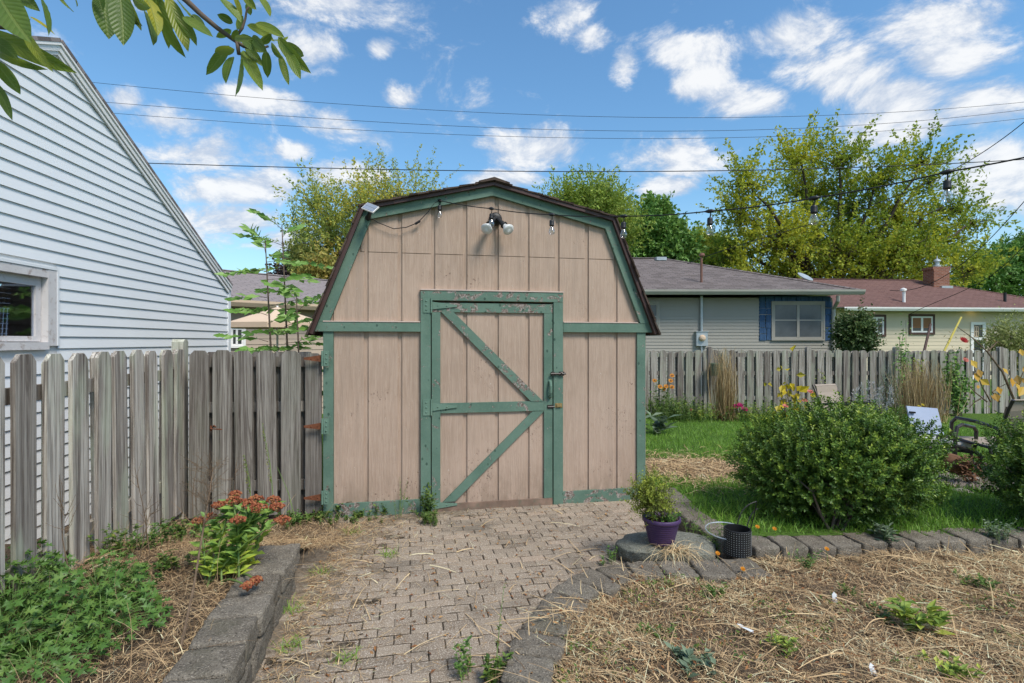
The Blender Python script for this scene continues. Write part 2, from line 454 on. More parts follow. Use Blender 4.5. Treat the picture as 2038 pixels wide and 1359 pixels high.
M['yellow'] = m_plain('yellow_guard_plastic', (.55, .45, .10), .1, 5, .5, .3, .05)
M['tagwhite'] = m_plain('white_plastic_tag', (.62, .64, .66), .1, 20, .5, .3, .05)
M['wire'] = m_plain('black_cable', (.014, .014, .016), .2, 10, .6, .3, .0)
M['canvas'] = m_plain('beige_canvas', (.62, .47, .34), .04, 3, .8, .1, .05)
M['hose'] = m_plain('green_planter', (.13, .19, .13), .1, 8, .5, .3, .05)

# foliage (per-leaf attribute 'rnd' picks the leaf's own colour)
M['lf_maple'] = m_leaf('maple_leaves', [(0, (0.098, 0.165, 0.026)), (.35, (0.237, 0.330, 0.038)), (.65, (0.463, 0.478, 0.046)), (1, (0.663, 0.617, 0.048))], .6, .42)
M['lf_thin'] = m_leaf('thin_tree_leaves', [(0, (0.171, 0.251, 0.069)), (.5, (0.371, 0.443, 0.105)), (.8, (0.718, 0.590, 0.093)), (1, (0.718, 0.590, 0.082))], .6, .42)
M['lf_bright'] = m_leaf('bright_green_leaves', [(0, (0.145, 0.233, 0.044)), (.5, (0.319, 0.419, 0.070)), (1, (0.584, 0.559, 0.100))], .6, .3)
M['lf_deep'] = m_leaf('deep_green_leaves', [(0, (0.057, 0.132, 0.031)), (.5, (0.132, 0.267, 0.054)), (1, (0.263, 0.392, 0.079))], .55, .25)
M['lf_purple'] = m_leaf('purple_leaves', [(0, (0.025, 0.017, 0.022)), (.6, (0.070, 0.045, 0.050)), (1, (0.126, 0.084, 0.070))], .6, .2)
M['lf_autumn'] = m_leaf('autumn_leaves', [(0, (0.152, 0.222, 0.070)), (.5, (0.337, 0.334, 0.083)), (1, (0.539, 0.355, 0.083))], .6, .3)
M['lf_box'] = m_leaf('boxwood_leaves', [(0, (0.027, 0.065, 0.013)), (.45, (0.071, 0.147, 0.023)), (.75, (0.166, 0.258, 0.029)), (1, (0.333, 0.395, 0.047))], .45, .2, .35)
M['lf_sap'] = m_leaf('sapling_leaves', [(0, (0.085, 0.186, 0.038)), (.6, (0.169, 0.338, 0.060)), (1, (0.321, 0.473, 0.152))], .45, .3)
M['lf_herb'] = m_leaf('herb_leaves', [(0, (0.044, 0.096, 0.023)), (.5, (0.093, 0.192, 0.033)), (.85, (0.204, 0.293, 0.062)), (1, (0.340, 0.382, 0.113))], .45, .22, .45)
M['lf_sedum'] = m_leaf('sedum_leaves', [(0, (0.125, 0.250, 0.069)), (.5, (0.237, 0.375, 0.075)), (1, (0.475, 0.550, 0.069))], .5, .25)
M['lf_potted'] = m_leaf('potted_shrub_leaves', [(0, (0.115, 0.081, 0.041)), (.25, (0.149, 0.182, 0.030)), (.7, (0.270, 0.324, 0.041)), (1, (0.432, 0.459, 0.054))], .5, .25)
M['lf_weed'] = m_leaf('weed_leaves', [(0, (.05, .10, .022)), (.6, (.12, .20, .035)), (1, (.27, .25, .055))], .5, .25)
M['lf_grey'] = m_leaf('grey_green_leaves', [(0, (.09, .14, .085)), (1, (.24, .30, .19))], .6, .2)
M['lf_vib'] = m_leaf('viburnum_leaves', [(0, (.03, .06, .018)), (.6, (.07, .12, .03)), (.9, (.13, .17, .05)), (1, (.24, .12, .08))], .45, .2)
M['lf_pale'] = m_leaf('pale_yellow_green_leaves', [(0, (.16, .2, .045)), (1, (.38, .40, .13))], .6, .3)
M['lf_yellow'] = m_leaf('yellow_leaves', [(0, (.30, .26, .02)), (1, (.62, .46, .02))], .5, .3)
M['lf_gold'] = m_leaf('golden_orange_leaves', [(0, (.34, .21, .05)), (.6, (.58, .30, .03)), (1, (.64, .42, .06))], .5, .3)
M['grass'] = m_leaf('grass_blades', [(0, (0.083, 0.184, 0.022)), (.6, (0.165, 0.328, 0.035)), (.9, (0.275, 0.407, 0.062)), (1, (0.495, 0.420, 0.150))], .5, .25)
M['straw'] = m_leaf('dry_straw', [(0, (0.150, 0.095, 0.054)), (.3, (0.338, 0.223, 0.124)), (.65, (0.568, 0.401, 0.223)), (.9, (0.725, 0.559, 0.326)), (1, (0.725, 0.702, 0.465))], .75, .1, .15)
M['dry_grass'] = m_leaf('dry_grass', [(0, (.20, .125, .055)), (.5, (.40, .285, .14)), (1, (.56, .44, .26))], .7, .15, .15)
M['litter'] = m_leaf('fallen_leaves', [(0, (.12, .055, .03)), (.5, (.27, .115, .045)), (1, (.42, .25, .11))], .7, .1, .15)
M['fl_coral'] = m_leaf('coral_flower', [(0, (0.168, 0.048, 0.025)), (.6, (0.302, 0.092, 0.048)), (1, (0.381, 0.178, 0.076))], .75, .05, .1)
M['fl_orange'] = m_leaf('orange_petals', [(0, (.50, .16, .01)), (1, (.70, .32, .02))], .6, .2)
M['fl_magenta'] = m_leaf('magenta_petals', [(0, (.28, .006, .06)), (1, (.48, .025, .16))], .6, .2)
M['fl_salmon'] = m_leaf('salmon_petals', [(0, (.50, .12, .09)), (1, (.68, .25, .2))], .6, .2)
M['fl_red'] = m_leaf('red_petals', [(0, (.28, .012, .012)), (1, (.46, .03, .03))], .6, .2)
M['fl_silver'] = m_leaf('silver_spikes', [(0, (.30, .30, .31)), (1, (.52, .50, .5))], .7, .1)

def mk_brick():
    t = NT('red_brick', .9, .15); v = t.coord((1, 1, 1), 'lp', rand=False)
    b = t.N('ShaderNodeTexBrick'); t.set(b.inputs['Vector'], v)
    b.inputs['Scale'].default_value = 1; b.inputs['Brick Width'].default_value = .21; b.inputs['Row Height'].default_value = .075; b.inputs['Mortar Size'].default_value = .006
    t.set(b.inputs['Color1'], (.19, .07, .045)); t.set(b.inputs['Color2'], (.27, .11, .07)); t.set(b.inputs['Mortar'], (.33, .28, .24))
    t.color(b.outputs['Color']); return t.m
M['brick'] = mk_brick()

def mk_lawn():
    t = NT('lawn_turf', .95, .1); v = t.coord(rand=False)
    n = t.noise(v, 30, 8, .7); big = t.noise(v, 1.2, 4)
    g = t.ramp(n, [(.3, (.035, .06, .014)), (.55, (.08, .15, .026)), (.75, (.14, .22, .045))])
    d = t.ramp(n, [(.3, (.12, .085, .05)), (.55, (.26, .19, .12)), (.75, (.38, .30, .2))])
    m = t.attr('rnd')
    c = t.mix(t.thresh(t.math('ADD', m, t.math('MULTIPLY', t.math('SUBTRACT', big, .5), .7)), .45, .65), g, d)
    t.color(c); t.bump(n, .8, .03); return t.m
M['lawn'] = mk_lawn()

def mk_cherry():
    t = NT('cherry_leaf', .42, .4)
    lp = t.N('ShaderNodeAttribute', attribute_name='lp'); sep = t.N('ShaderNodeSeparateXYZ'); t.set(sep.inputs[0], lp.outputs['Vector'])
    u, v, hue = sep.outputs[0], sep.outputs[1], sep.outputs[2]
    av = t.math('ABSOLUTE', v)
    ph = t.math('MULTIPLY', t.math('SUBTRACT', u, t.math('MULTIPLY', av, .32)), 11.)
    fr = t.math('ABSOLUTE', t.math('SUBTRACT', t.math('FRACT', ph), .5))
    vein = t.thresh(fr, .07, .0); mid = t.thresh(av, .10, .03)
    vm = t.math('MAXIMUM', t.math('MULTIPLY', vein, .55), mid)
    nz = t.noise(t.coord((1, 1, 1), rand=False), 30, 5, .6)
    c = t.ramp(t.math('ADD', hue, t.math('MULTIPLY', t.math('SUBTRACT', nz, .5), .5)), [(0, (.055, .11, .022)), (.45, (.12, .20, .03)), (.75, (.24, .28, .03)), (1, (.5, .42, .04))])
    c = t.mix(t.math('MULTIPLY', vm, .55), c, (.22, .28, .07))
    t.color(c); t.bump(t.math('SUBTRACT', fr, vm), .35, .004)
    tr = t.N('ShaderNodeBsdfTranslucent'); t.set(tr.inputs[0], t.mix(.35, c, (.42, .5, .05)))
    mx = t.N('ShaderNodeMixShader'); mx.inputs[0].default_value = .42
    t.set(mx.inputs[1], t.b.outputs[0]); t.set(mx.inputs[2], tr.outputs[0]); t.set(t.out.inputs[0], mx.outputs[0])
    return t.m
M['cherry'] = mk_cherry()
# ------------------------------------------------------------------ camera, world, sun
cd = bpy.data.cameras.new('camera'); cam = bpy.data.objects.new('camera', cd); COL.objects.link(cam); SC.camera = cam
cd.sensor_width = 36; cd.lens = FPX / 2038 * 36; cd.clip_start = .05; cd.clip_end = 3000
cam.location = (0, 0, CAMH); cam.rotation_euler = (R(90), 0, 0)

SUN_EL, SUN_AZ = R(52), R(138)
sd = Vector((math.sin(SUN_AZ) * math.cos(SUN_EL), math.cos(SUN_AZ) * math.cos(SUN_EL), math.sin(SUN_EL)))
sl = bpy.data.lights.new('sun', 'SUN'); sl.energy = 2.9; sl.angle = R(20); sl.color = (1, .94, .84)
so = bpy.data.objects.new('sun', sl); COL.objects.link(so); so.rotation_euler = sd.to_track_quat('Z', 'Y').to_euler(); so.location = (0, -5, 20)

W = bpy.data.worlds.new('World'); SC.world = W; W.use_nodes = True
wt = W.node_tree; wt.nodes.clear()
class WT(NT):
    def __init__(s): s.nt = wt
w = WT()
sky = w.N('ShaderNodeTexSky', sky_type='NISHITA'); sky.sun_disc = False; sky.sun_elevation = SUN_EL; sky.sun_rotation = SUN_AZ
sky.air_density = 1.35; sky.dust_density = .5; sky.ozone_density = 3.2; sky.altitude = 200
tc = w.N('ShaderNodeTexCoord'); D = tc.outputs['Generated']
CL = [(690, 12, 190, 60, -6), (610, 95, 110, 70, 0), (1120, 30, 120, 70, 0), (1175, 75, 70, 45, 0), (760, 95, 45, 30, 0), (795, 195, 60, 40, -20), (1360, 95, 130, 55, 0), (1560, 75, 150, 60, 0),
      (1650, 140, 190, 80, -10), (1780, 195, 130, 60, 0), (1880, 45, 170, 70, 0), (1890, 110, 110, 65, 0), (1500, 205, 120, 55, 0), (1395, 160, 70, 45, 20), (1245, 130, 45, 50, 0),
      (520, 200, 150, 38, -14), (700, 262, 160, 55, -16), (330, 240, 110, 60, -10), (1080, 300, 160, 62, 0), (400, 310, 190, 60, 0), (480, 370, 190, 62, 0), (470, 445, 150, 62, 0), (1340, 310, 170, 62, 0),
      (1330, 372, 90, 34, 0), (1960, 215, 130, 70, 0), (1990, 330, 150, 120, 0), (700, 350, 130, 45, 0), (1000, 355, 120, 26, 0), (590, 300, 60, 30, 0), (250, 200, 60, 40, 0), (1790, 250, 160, 60, 0), (560, 480, 120, 50, 0)]
acc = None
for px, py, rx, ry, rot in CL:
    c = Vector(((px - CXP) / FPX, 1, (CYP - py) / FPX)); k = 1 / c.length; c.normalize()
    tx = Vector((1, 0, 0)); tx = (tx - c * tx.dot(c)).normalized(); tz = tx.cross(c).normalized()
    a = R(rot); ax = tx * math.cos(a) + tz * math.sin(a); az = tz * math.cos(a) - tx * math.sin(a)
    m3 = Matrix((ax, c, az)).transposed()
    mp = w.N('ShaderNodeMapping', vector_type='TEXTURE'); w.set(mp.inputs['Vector'], D)
    mp.inputs['Location'].default_value = c; mp.inputs['Rotation'].default_value = m3.to_euler(); mp.inputs['Scale'].default_value = (rx / FPX * k * 1.02, .35, ry / FPX * k * 1.0)
    ln = w.N('ShaderNodeVectorMath', operation='LENGTH'); w.set(ln.inputs[0], mp.outputs[0])
    v = w.math('SUBTRACT', 1.0, ln.outputs['Value'], clamp=True)
    acc = v if acc is None else w.math('MAXIMUM', acc, v)
mp = w.N('ShaderNodeMapping'); w.set(mp.inputs['Vector'], D); mp.inputs['Scale'].default_value = (1, 1, 1.7)
n1 = w.noise(mp.outputs[0], 6.5, 12, .66, .3)
n2 = w.noise(mp.outputs[0], 2.6, 6, .55)
# everywhere outside the photographed part of the sky: broken cloud by noise alone
sepd = w.N('ShaderNodeSeparateXYZ'); w.set(sepd.inputs[0], D)
other = w.math('MULTIPLY', w.thresh(n2, .40, .56), w.thresh(sepd.outputs[1], .45, .1))
dens = w.math('ADD', w.math('MAXIMUM', w.math('MULTIPLY', acc, .95), w.math('MULTIPLY', other, .5)), w.math('MULTIPLY', w.math('SUBTRACT', n1, .5), 2.7))
alpha = w.math('MULTIPLY', w.thresh(dens, .15, .70), .93)
mp2 = w.N('ShaderNodeMapping'); w.set(mp2.inputs['Vector'], D); mp2.inputs['Scale'].default_value = (1, 1, 1.7); mp2.inputs['Location'].default_value = (.012, 0, .028)
n1b = w.noise(mp2.outputs[0], 6.5, 12, .66, .3)
relief = w.math('SUBTRACT', n1, n1b)
shade = w.thresh(w.math('ADD', w.math('MULTIPLY', relief, 2.4), w.math('MULTIPLY', w.math('SUBTRACT', dens, .6), .6)), -.30, .42)
ccol = w.mix(shade, (3.9, 4.5, 5.5), (6.9, 6.95, 7.0))
hz = w.thresh(sepd.outputs[2], .32, .0)
skyc = w.mix(1., sky.outputs[0], (.80, 1.10, 1.24), 'MULTIPLY')
skyc = w.mix(w.math('MULTIPLY', hz, .25), skyc, (5.2, 6.1, 7.2))
col = w.mix(alpha, skyc, ccol)
bg = w.N('ShaderNodeBackground'); w.set(bg.inputs[0], col); bg.inputs[1].default_value = .1
wo = w.N('ShaderNodeOutputWorld'); wt.links.new(bg.outputs[0], wo.inputs[0])
SC.view_settings.view_transform = 'Standard'; SC.view_settings.look = 'None'; SC.view_settings.exposure = .52; SC.view_settings.gamma = 1
SC.cycles.use_denoising = True
try: SC.cycles.denoiser = 'OPENIMAGEDENOISE'
except Exception: pass
SC.cycles.max_bounces = 6; SC.cycles.diffuse_bounces = 3; SC.cycles.glossy_bounces = 3; SC.cycles.transmission_bounces = 4; SC.cycles.transparent_max_bounces = 12
SC.cycles.use_adaptive_sampling = True; SC.cycles.adaptive_threshold = .02

# ------------------------------------------------------------------ ground
mb = MB()
rr = [0, 4, 8, 12, 18, 26, 40, 80, 200, 700, 2000]
V = [(0, 8, -.14)]; F = []
for i, q in enumerate(rr[1:]):
    for k in range(40):
        a = 2 * math.pi * k / 40; V.append((q * math.cos(a), 8 + q * math.sin(a), -.14))
for k in range(40): F.append((0, 1 + k, 1 + (k + 1) % 40))
for i in range(len(rr) - 2):
    for k in range(40):
        F.append((1 + i * 40 + k, 1 + (i + 1) * 40 + k, 1 + (i + 1) * 40 + (k + 1) % 40, 1 + i * 40 + (k + 1) % 40))
mb.add(V, F, .1); g = mb.build('ground', M['lawn']); tag(g, kind='structure')

FL = np.array([-1.692, 4.726]); FR = np.array([1.349, 5.326])
U = (FR - FL) / np.linalg.norm(FR - FL); NO = np.array([U[1], -U[0]])      # outward normal of the shed front
SF = PF(FL, U, NO); SW = float(np.linalg.norm(FR - FL))

def lawn_h(x, y):
    return .125 - .2 * sstep(4., 11.5, y) + .012 * fbm(x, y, 1.1, 3)
def dead(x, y):
    return np.clip(1.15 - np.sqrt(((x - 2.15) / 1.15) ** 2 + ((y - 6.3) / .95) ** 2), 0, 1)
mb = MB()
xs = np.arange(1.45, 13.5, .12); ys = np.arange(3.97, 12.4, .12)
grid(mb, xs, ys, lawn_h, keep=lambda x, y: (x > 1.5) | (y < 20))
X, Y = np.meshgrid((xs[:-1] + xs[1:]) / 2, (ys[:-1] + ys[1:]) / 2); mb.Rr[-1] = dead(X, Y).ravel()
tag(mb.build('lawn', M['lawn'], smooth=True), kind='structure')

# grass blades
def scatter(n, x0, x1, y0, y1): return rng.uniform(x0, x1, n), rng.uniform(y0, y1, n)
mb = MB()
x, y = scatter(125000, 1.5, 9.0, 4.0, 11.9)
keep = rng.random(len(x)) < np.clip(1.25 - y / 12, .25, 1) * np.where(y < 7.2, 1, .75)
keep &= (x < .95 * y + .4) & (rng.random(len(x)) > dead(x, y) * 1.5)
x, y = x[keep], y[keep]; n = len(x)
p = np.stack([x, y, lawn_h(x, y)], 1)
d = np.stack([rng.normal(0, .45, n), rng.normal(0, .45, n), np.ones(n)], 1)
cl = np.clip(.45 + .22 * fbm(x, y, 2.2, 1), 0, 1)
strands(mb, p, d, rng.uniform(.03, .085, n) * (1 + .5 * (cl > .6)), rng.uniform(.004, .008, n), 0, np.clip(cl * .6 + rng.random(n) * .5, 0, 1), droop=rng.uniform(0, .02, n), segs=2)
tag(mb.build('grass', M['grass']), 'short green grass on the lawn beside the shed', 'grass', kind='stuff')
# dead clippings by the shed
mb = MB(); n = 2600
x = rng.normal(2.1, .62, n); y = rng.normal(6.2, .5, n); k = (x > 1.5); x, y = x[k], y[k]; n = len(x)
a = rng.uniform(0, 6.3, n)
strands(mb, np.stack([x, y, lawn_h(x, y) + .01], 1), np.stack([np.cos(a), np.sin(a), rng.uniform(-.05, .3, n)], 1), rng.uniform(.05, .22, n), rng.uniform(.005, .012, n), .01, np.clip(rng.normal(.55, .2, n), 0, 1), droop=.02)
tag(mb.build('grass_clippings', M['straw']), 'dead tan clippings and stalks on the lawn beside the shed', 'dry clippings', kind='stuff')

# paver path: rows run along the shed front
mb = MB()
BW, BH = .176, .0885
for j in range(-1, 42):
    b0 = .02 + j * BH
    for i in range(-6, 23):
        a0 = -1.0 + i * BW + (BW / 2 if j % 2 else 0)
        c = SF.pt(a0 + BW / 2, 0, b0 + BH / 2)
        if c[1] < 1.55 or c[0] < -1.62 or c[0] > 1.62 or c[1] > 5.6: continue
        if c[1] < 3.4 and c[0] > .75: continue
        g = .0028; gb = .0048; tz = rng.normal(0, .0016); t1, t2 = rng.normal(0, .007, 2); bv = .003
        r = float(np.clip(rng.normal(.55, .22), 0, 1))
        q = []
        jig = rng.normal(0, .0015, 2)
        for (ia, ib, z) in [(g, gb, -.03), (BW - g, gb, -.03), (BW - g, BH - gb, -.03), (g, BH - gb, -.03),
                            (g, gb, -bv), (BW - g, gb, -bv), (BW - g, BH - gb, -bv), (g, BH - gb, -bv),
                            (g + bv, gb + bv, 0), (BW - g - bv, gb + bv, 0), (BW - g - bv, BH - gb - bv, 0), (g + bv, BH - gb - bv, 0)]:
            q.append(SF.pt(a0 + ia + jig[0], z + tz + t1 * (ia - BW / 2) + t2 * (ib - BH / 2), b0 + ib + jig[1]))
        F = []
        for o in (0, 4):
            for k in range(4): F.append((o + k, o + 4 + k, o + 4 + (k + 1) % 4, o + (k + 1) % 4))
        F.append((8, 11, 10, 9)); mb.add(q, F, r)
tag(mb.build('paver_path', M['paver']), kind='structure')
def dirt_m(x, y):
    m = .62 * sstep(-.55, -1.25, x + .16 * fbm(x, y, 3.1, 5)) * (.6 + .4 * sstep(2.0, 3.2, y))
    m = np.maximum(m, .85 * sstep(-.95, -1.45, x))
    m = np.maximum(m, sstep(.22, .03, np.abs((y - FL[1]) - .197 * (x - FL[0]) + .12)) * .7 * sstep(1.0, -1.2, x))
    return np.clip(m + .16 * fbm(x, y, 7., 2) - .08, 0, 1)
def dirt_h(x, y): return -.0062 + .0130 * dirt_m(x, y) + .0018 * fbm(x, y, 24, 9)
mb = MB(); grid(mb, np.arange(-1.7, 1.75, .022), np.arange(1.4, 5.55, .022), dirt_h)
xx = np.arange(-1.7, 1.75, .022); yy = np.arange(1.4, 5.55, .022); XX, YY = np.meshgrid((xx[:-1] + xx[1:]) / 2, (yy[:-1] + yy[1:]) / 2); mb.Rr[-1] = dirt_m(XX, YY).ravel()
tag(mb.build('sandy_ground', M['dirt'], smooth=True), kind='structure')

# left planting bed and right garden bed
LW = [(-1.42, 3.60), (-1.395, 3.48), (-1.348, 3.30), (-1.307, 2.965), (-1.262, 2.79), (-1.222, 2.56), (-1.180, 2.383), (-1.140, 2.17), (-1.08, 1.8), (-1.03, 1.3), (-.99, .9)]
lw = np.array(LW)
def lw_x(y): return np.interp(y, lw[::-1, 1], lw[::-1, 0])
def lbed_h(x, y):
    t = sstep(4.25, 3.35, y)
    return .006 + .212 * t + .016 * fbm(x, y, 3.2, 4) * (.3 + t) - .05 * sstep(-.2, -.04, x - lw_x(y)) * (y < 3.5)
mb = MB(); grid(mb, np.arange(-4.2, -1.1, .05), np.arange(.8, 5.0, .05), lbed_h, keep=lambda x, y: (x < lw_x(y) - .1) & ((y < 4.55) | (x < -1.7)))
tag(mb.build('planting_bed', M['soil'], smooth=True), kind='structure')

RW = [(-.16, 1.2), (-.14, 1.7), (-.10, 2.1), (-.06, 2.347), (-.0148, 2.593), (.0353, 2.745), (.134, 2.963), (.213, 3.151), (.346, 3.334), (.56, 3.50), (.80, 3.575), (1.05, 3.60), (1.35, 3.60), (1.66, 3.64)]
rw = np.array(RW)
def rw_y(x): return np.interp(x, rw[:, 0], rw[:, 1])
def rbed_h(x, y):
    h = .045 + .022 * fbm(x, y, 2.3, 6) + .012 * fbm(x, y, 9, 2)
    return h - .12 * sstep(.10, -.02, (rw_y(x) - y) + (x > 1.66) * 1.) - .1 * sstep(3.86, 3.95, y)
mb = MB(); grid(mb, np.arange(-.12, 6.2, .05), np.arange(.9, 4.05, .05), rbed_h, keep=lambda x, y: (y < rw_y(x) - .06) | (x > 1.6))
tag(mb.build('garden_bed', M['soil'], smooth=True), kind='structure')

# ------------------------------------------------------------------ retaining walls of concrete blocks
def block_mesh(quad, z0, z1, seed):
    bm = bmesh.new()
    vs = [bm.verts.new((q[0], q[1], z0)) for q in quad] + [bm.verts.new((q[0], q[1], z1)) for q in quad]
    for f in [(3, 2, 1, 0), (4, 5, 6, 7), (0, 1, 5, 4), (1, 2, 6, 5), (2, 3, 7, 6), (3, 0, 4, 7)]: bm.faces.new([vs[i] for i in f])
    bmesh.ops.bevel(bm, geom=bm.edges[:], offset=.016, segments=2, affect='EDGES', profile=.6)
    bmesh.ops.subdivide_edges(bm, edges=[e for e in bm.edges if e.calc_length() > .05], cuts=5, use_grid_fill=True)
    for v in bm.verts:
        p = v.co * 26 + Vector((seed * 3.1, seed * 1.7, 0)); q = v.co * 70
        v.co += Vector((mnoise.noise(p), mnoise.noise(p + Vector((9, 3, 1))), mnoise.noise(p + Vector((4, 7, 2))))) * .010 + Vector((mnoise.noise(q), mnoise.noise(q + Vector((3, 3, 3))), mnoise.noise(q + Vector((5, 1, 7))))) * .0035
    return bm
def put_block(parent, quad, z0, z1, seed, mat='block', name='block'):
    base = PLOC[parent.name]
    bm = block_mesh(quad, z0, z1, seed); bmesh.ops.recalc_face_normals(bm, faces=bm.faces[:])
    c = np.array([np.mean([q[0] for q in quad]), np.mean([q[1] for q in quad]), z0])
    for v in bm.verts: v.co -= Vector(c)
    me = bpy.data.meshes.new(name); bm.to_mesh(me); bm.free(); me.materials.append(M[mat])
    for pl in me.polygons: pl.use_smooth = True
    o = bpy.data.objects.new(name, me); COL.objects.link(o); o.parent = parent; o.location = tuple(c - base)
def resample(pts, step, off=0.):
    pts = np.array(pts, float); s = np.concatenate([[0], np.cumsum(np.linalg.norm(np.diff(pts, axis=0), axis=1))])
    t = np.arange(off, s[-1] + 1e-6, step)
    return np.stack([np.interp(t, s, pts[:, k]) for k in range(2)], 1)
def wall_of_blocks(name, label, edge, side, depth, courses, step, off0=0.):
    t = thing(name, label, 'retaining wall', (edge[0][0], edge[0][1], 0))
    k = 0
    for ci, (z0, z1) in enumerate(courses):
        q = resample(edge, step, 0. if ci == len(courses) - 1 else step * .5 + off0)
        tang = unit(np.gradient(q, axis=0)); nrm = np.stack([tang[:, 1], -tang[:, 0]], 1) * side
        for i in range(len(q) - 1):
            g = tang[i] * .0075; dpt = depth * (1 + .06 * rng.normal()); ins = .004 * rng.normal() + (0.006 if ci < len(courses) - 1 else 0)
            a, b = q[i] + g + nrm[i] * ins, q[i + 1] - g + nrm[i + 1] * ins
            c, d = q[i + 1] - g + nrm[i + 1] * dpt, q[i] + g + nrm[i] * dpt
            dz = rng.normal(0, .003)
            put_block(t, [a, b, c, d] if side < 0 else [a, d, c, b], z0 + dz, z1 + dz, k + hash(name) % 50); k += 1
    return t
import zlib
def hash(s): return zlib.crc32(s.encode())
wall_of_blocks('retaining_wall', 'two course grey block wall holding the leafy bed below the picket fence', LW[1:], 1, .24, [(-.02, .126), (.131, .258)], .235)
wall_of_blocks('retaining_wall', 'low curved grey block edging between the brick path and the straw covered bed', RW, 1, .255, [(-.05, .088)], .225)
wall_of_blocks('retaining_wall', 'straight row of grey blocks below the large round boxwood bush', [(1.70, 3.70), (2.235, 3.74), (2.56, 3.78), (3.49, 3.87), (4.6, 3.93), (5.6, 3.98)], -1, .235, [(-.03, .128)], .205)
wall_of_blocks('retaining_wall', 'short block kerb along the lawn edge behind the purple pot', [(1.385, 5.2), (1.39, 4.6), (1.397, 4.39), (1.434, 4.16), (1.464, 3.94), (1.55, 3.74)], -1, .22, [(-.03, .14)], .235)
# flat boulder under the pot
bm = bmesh.new(); bmesh.ops.create_icosphere(bm, subdivisions=5, radius=1)
for v in bm.verts:
    z = v.co.z; f = 1 + .10 * mnoise.noise(v.co * 1.6) + .035 * mnoise.noise(v.co * 5)
    v.co = Vector((v.co.x * .37 * f, v.co.y * .215 * f, (math.copysign(abs(z) ** .45, z) * .085) + .008 * mnoise.noise(v.co * 4)))
me = bpy.data.meshes.new('boulder'); bm.to_mesh(me); bm.free(); me.materials.append(M['stone'])
for pl in me.polygons: pl.use_smooth = True
o = bpy.data.objects.new('boulder', me); COL.objects.link(o); o.location = (1.14, 3.86, .065); o.rotation_euler = (0, 0, R(3))
tag(o, 'flat topped grey green boulder carrying the purple flower pot', 'boulder')
# ------------------------------------------------------------------ garden shed
def z4(x, y): return 600 + x / 2.8306, 340 + y / 2.8306          # enlarged-view coordinates of the upper front
def z5(x, y): return 600 + x / 2.347, 780 + y / 2.347
def z6(x, y): return 840 + x / 4.853, 560 + y / 4.853
def z7(x, y): return 820 + x / 5.228, 780 + y / 5.228
def S(p, off=0.): return SF.ap(*p, off)
shed = thing('garden_shed', 'tan gambrel roofed garden shed with weathered green trim and a plank door', 'shed', (FL[0], FL[1], 0))
# outline of the roof edge, left foot to right foot, on the front plane
OUT = [S(z4(40, 912), .09), S(z4(333, 196), .09), S(z4(1085, 57), .09), S(z4(1770, 262), .09), S(z4(2010, 914), .09)]
def wall_top(a):
    xs = [p[0] for p in OUT]; zs = [p[1] for p in OUT]
    return float(np.interp(a, xs, zs)) - .06
zsl = S(z4(370, 457))[1]; zsr = S(z4(1780, 500))[1]; ZS = (zsl + zsr) / 2
gi = [S(z4(x, 900))[0] for x in (365, 550, 738, 920, 1100, 1275, 1445, 1610, 1770)]
gst = (gi[-1] - gi[0]) / 8
gi = [gi[0] + gst * i for i in range(-1, 10)]
dL, dR = S(z4(722, 700))[0] - .01, S(z4(1425, 700))[0] + .01
dT = S(z4(1000, 737))[1]
GW = .040
def clip_poly(a0, a1, z0, z1):
    """strip a0..a1, z0..min(z1, roofline) -> polygon"""
    ks = [a0] + [p[0] for p in OUT if a0 + 1e-4 < p[0] < a1 - 1e-4] + [a1]
    top = [(a, min(z1, wall_top(a))) for a in ks]
    # crossing of the roofline with z1
    res = []
    for (p, q) in zip(ks[:-1], ks[1:]):
        res.append((p, min(z1, wall_top(p))))
        for t in np.linspace(0, 1, 24)[1:-1]:
            a = p + (q - p) * t
            if (wall_top(a) < z1) != (wall_top(a + (q - p) / 23) < z1): res.append((a, min(z1, wall_top(a))))
    res.append(top[-1])
    res = [r for r in res if r[1] > z0 + .004]
    if len(res) < 2: return None
    return [(res[0][0], z0), (res[-1][0], z0)] + res[::-1]
mb = MB()
edges = [.0] + [a for a in gi if .03 < a < SW - .03] + [SW]
def board(a0, a1, z0, z1):
    p = clip_poly(a0, a1, z0, z1)
    if p: SF.prism(mb, p, -.018, 0.)
for a0, a1 in zip(edges[:-1], edges[1:]):
    l, r = (a0 + GW / 2 if a0 > 0 else 0), (a1 - GW / 2 if a1 < SW else SW)
    for (zl, zh) in ((.02, ZS - .003), (ZS + .003, 9)):
        if zl < dT and r > dL and l < dR:
            if l < dL: board(l, dL, zl, min(zh, dT))
            if r > dR: board(dR, r, zl, min(zh, dT))
            board(l, r, dT, zh)
        else: board(l, r, zl, zh)
for a0, a1, z0 in ((0, dL, .02), (dL, dR, dT), (dR, SW, .02)):
    p = clip_poly(a0, a1, z0, 9); SF.prism(mb, p, -.034, -.0145)
mb.build('front_wall', M['tan'], shed)
DEP = 3.4
for a0, a1 in ((0, .03), (SW - .03, SW)):
    mb = MB(); SF.box(mb, a0, a1, 0, wall_top(a0 + .01) - .03, -DEP, -.035); mb.build('side_wall', M['tan'], shed)
mb = MB(); SF.prism(mb, clip_poly(0, SW, 0, 9), -DEP - .03, -DEP - .002); mb.build('rear_wall', M['tan'], shed)
mb = MB(); SF.box(mb, .02, SW - .02, -.02, .012, -DEP, -.04); mb.build('floor', M['bare_wood'], shed)
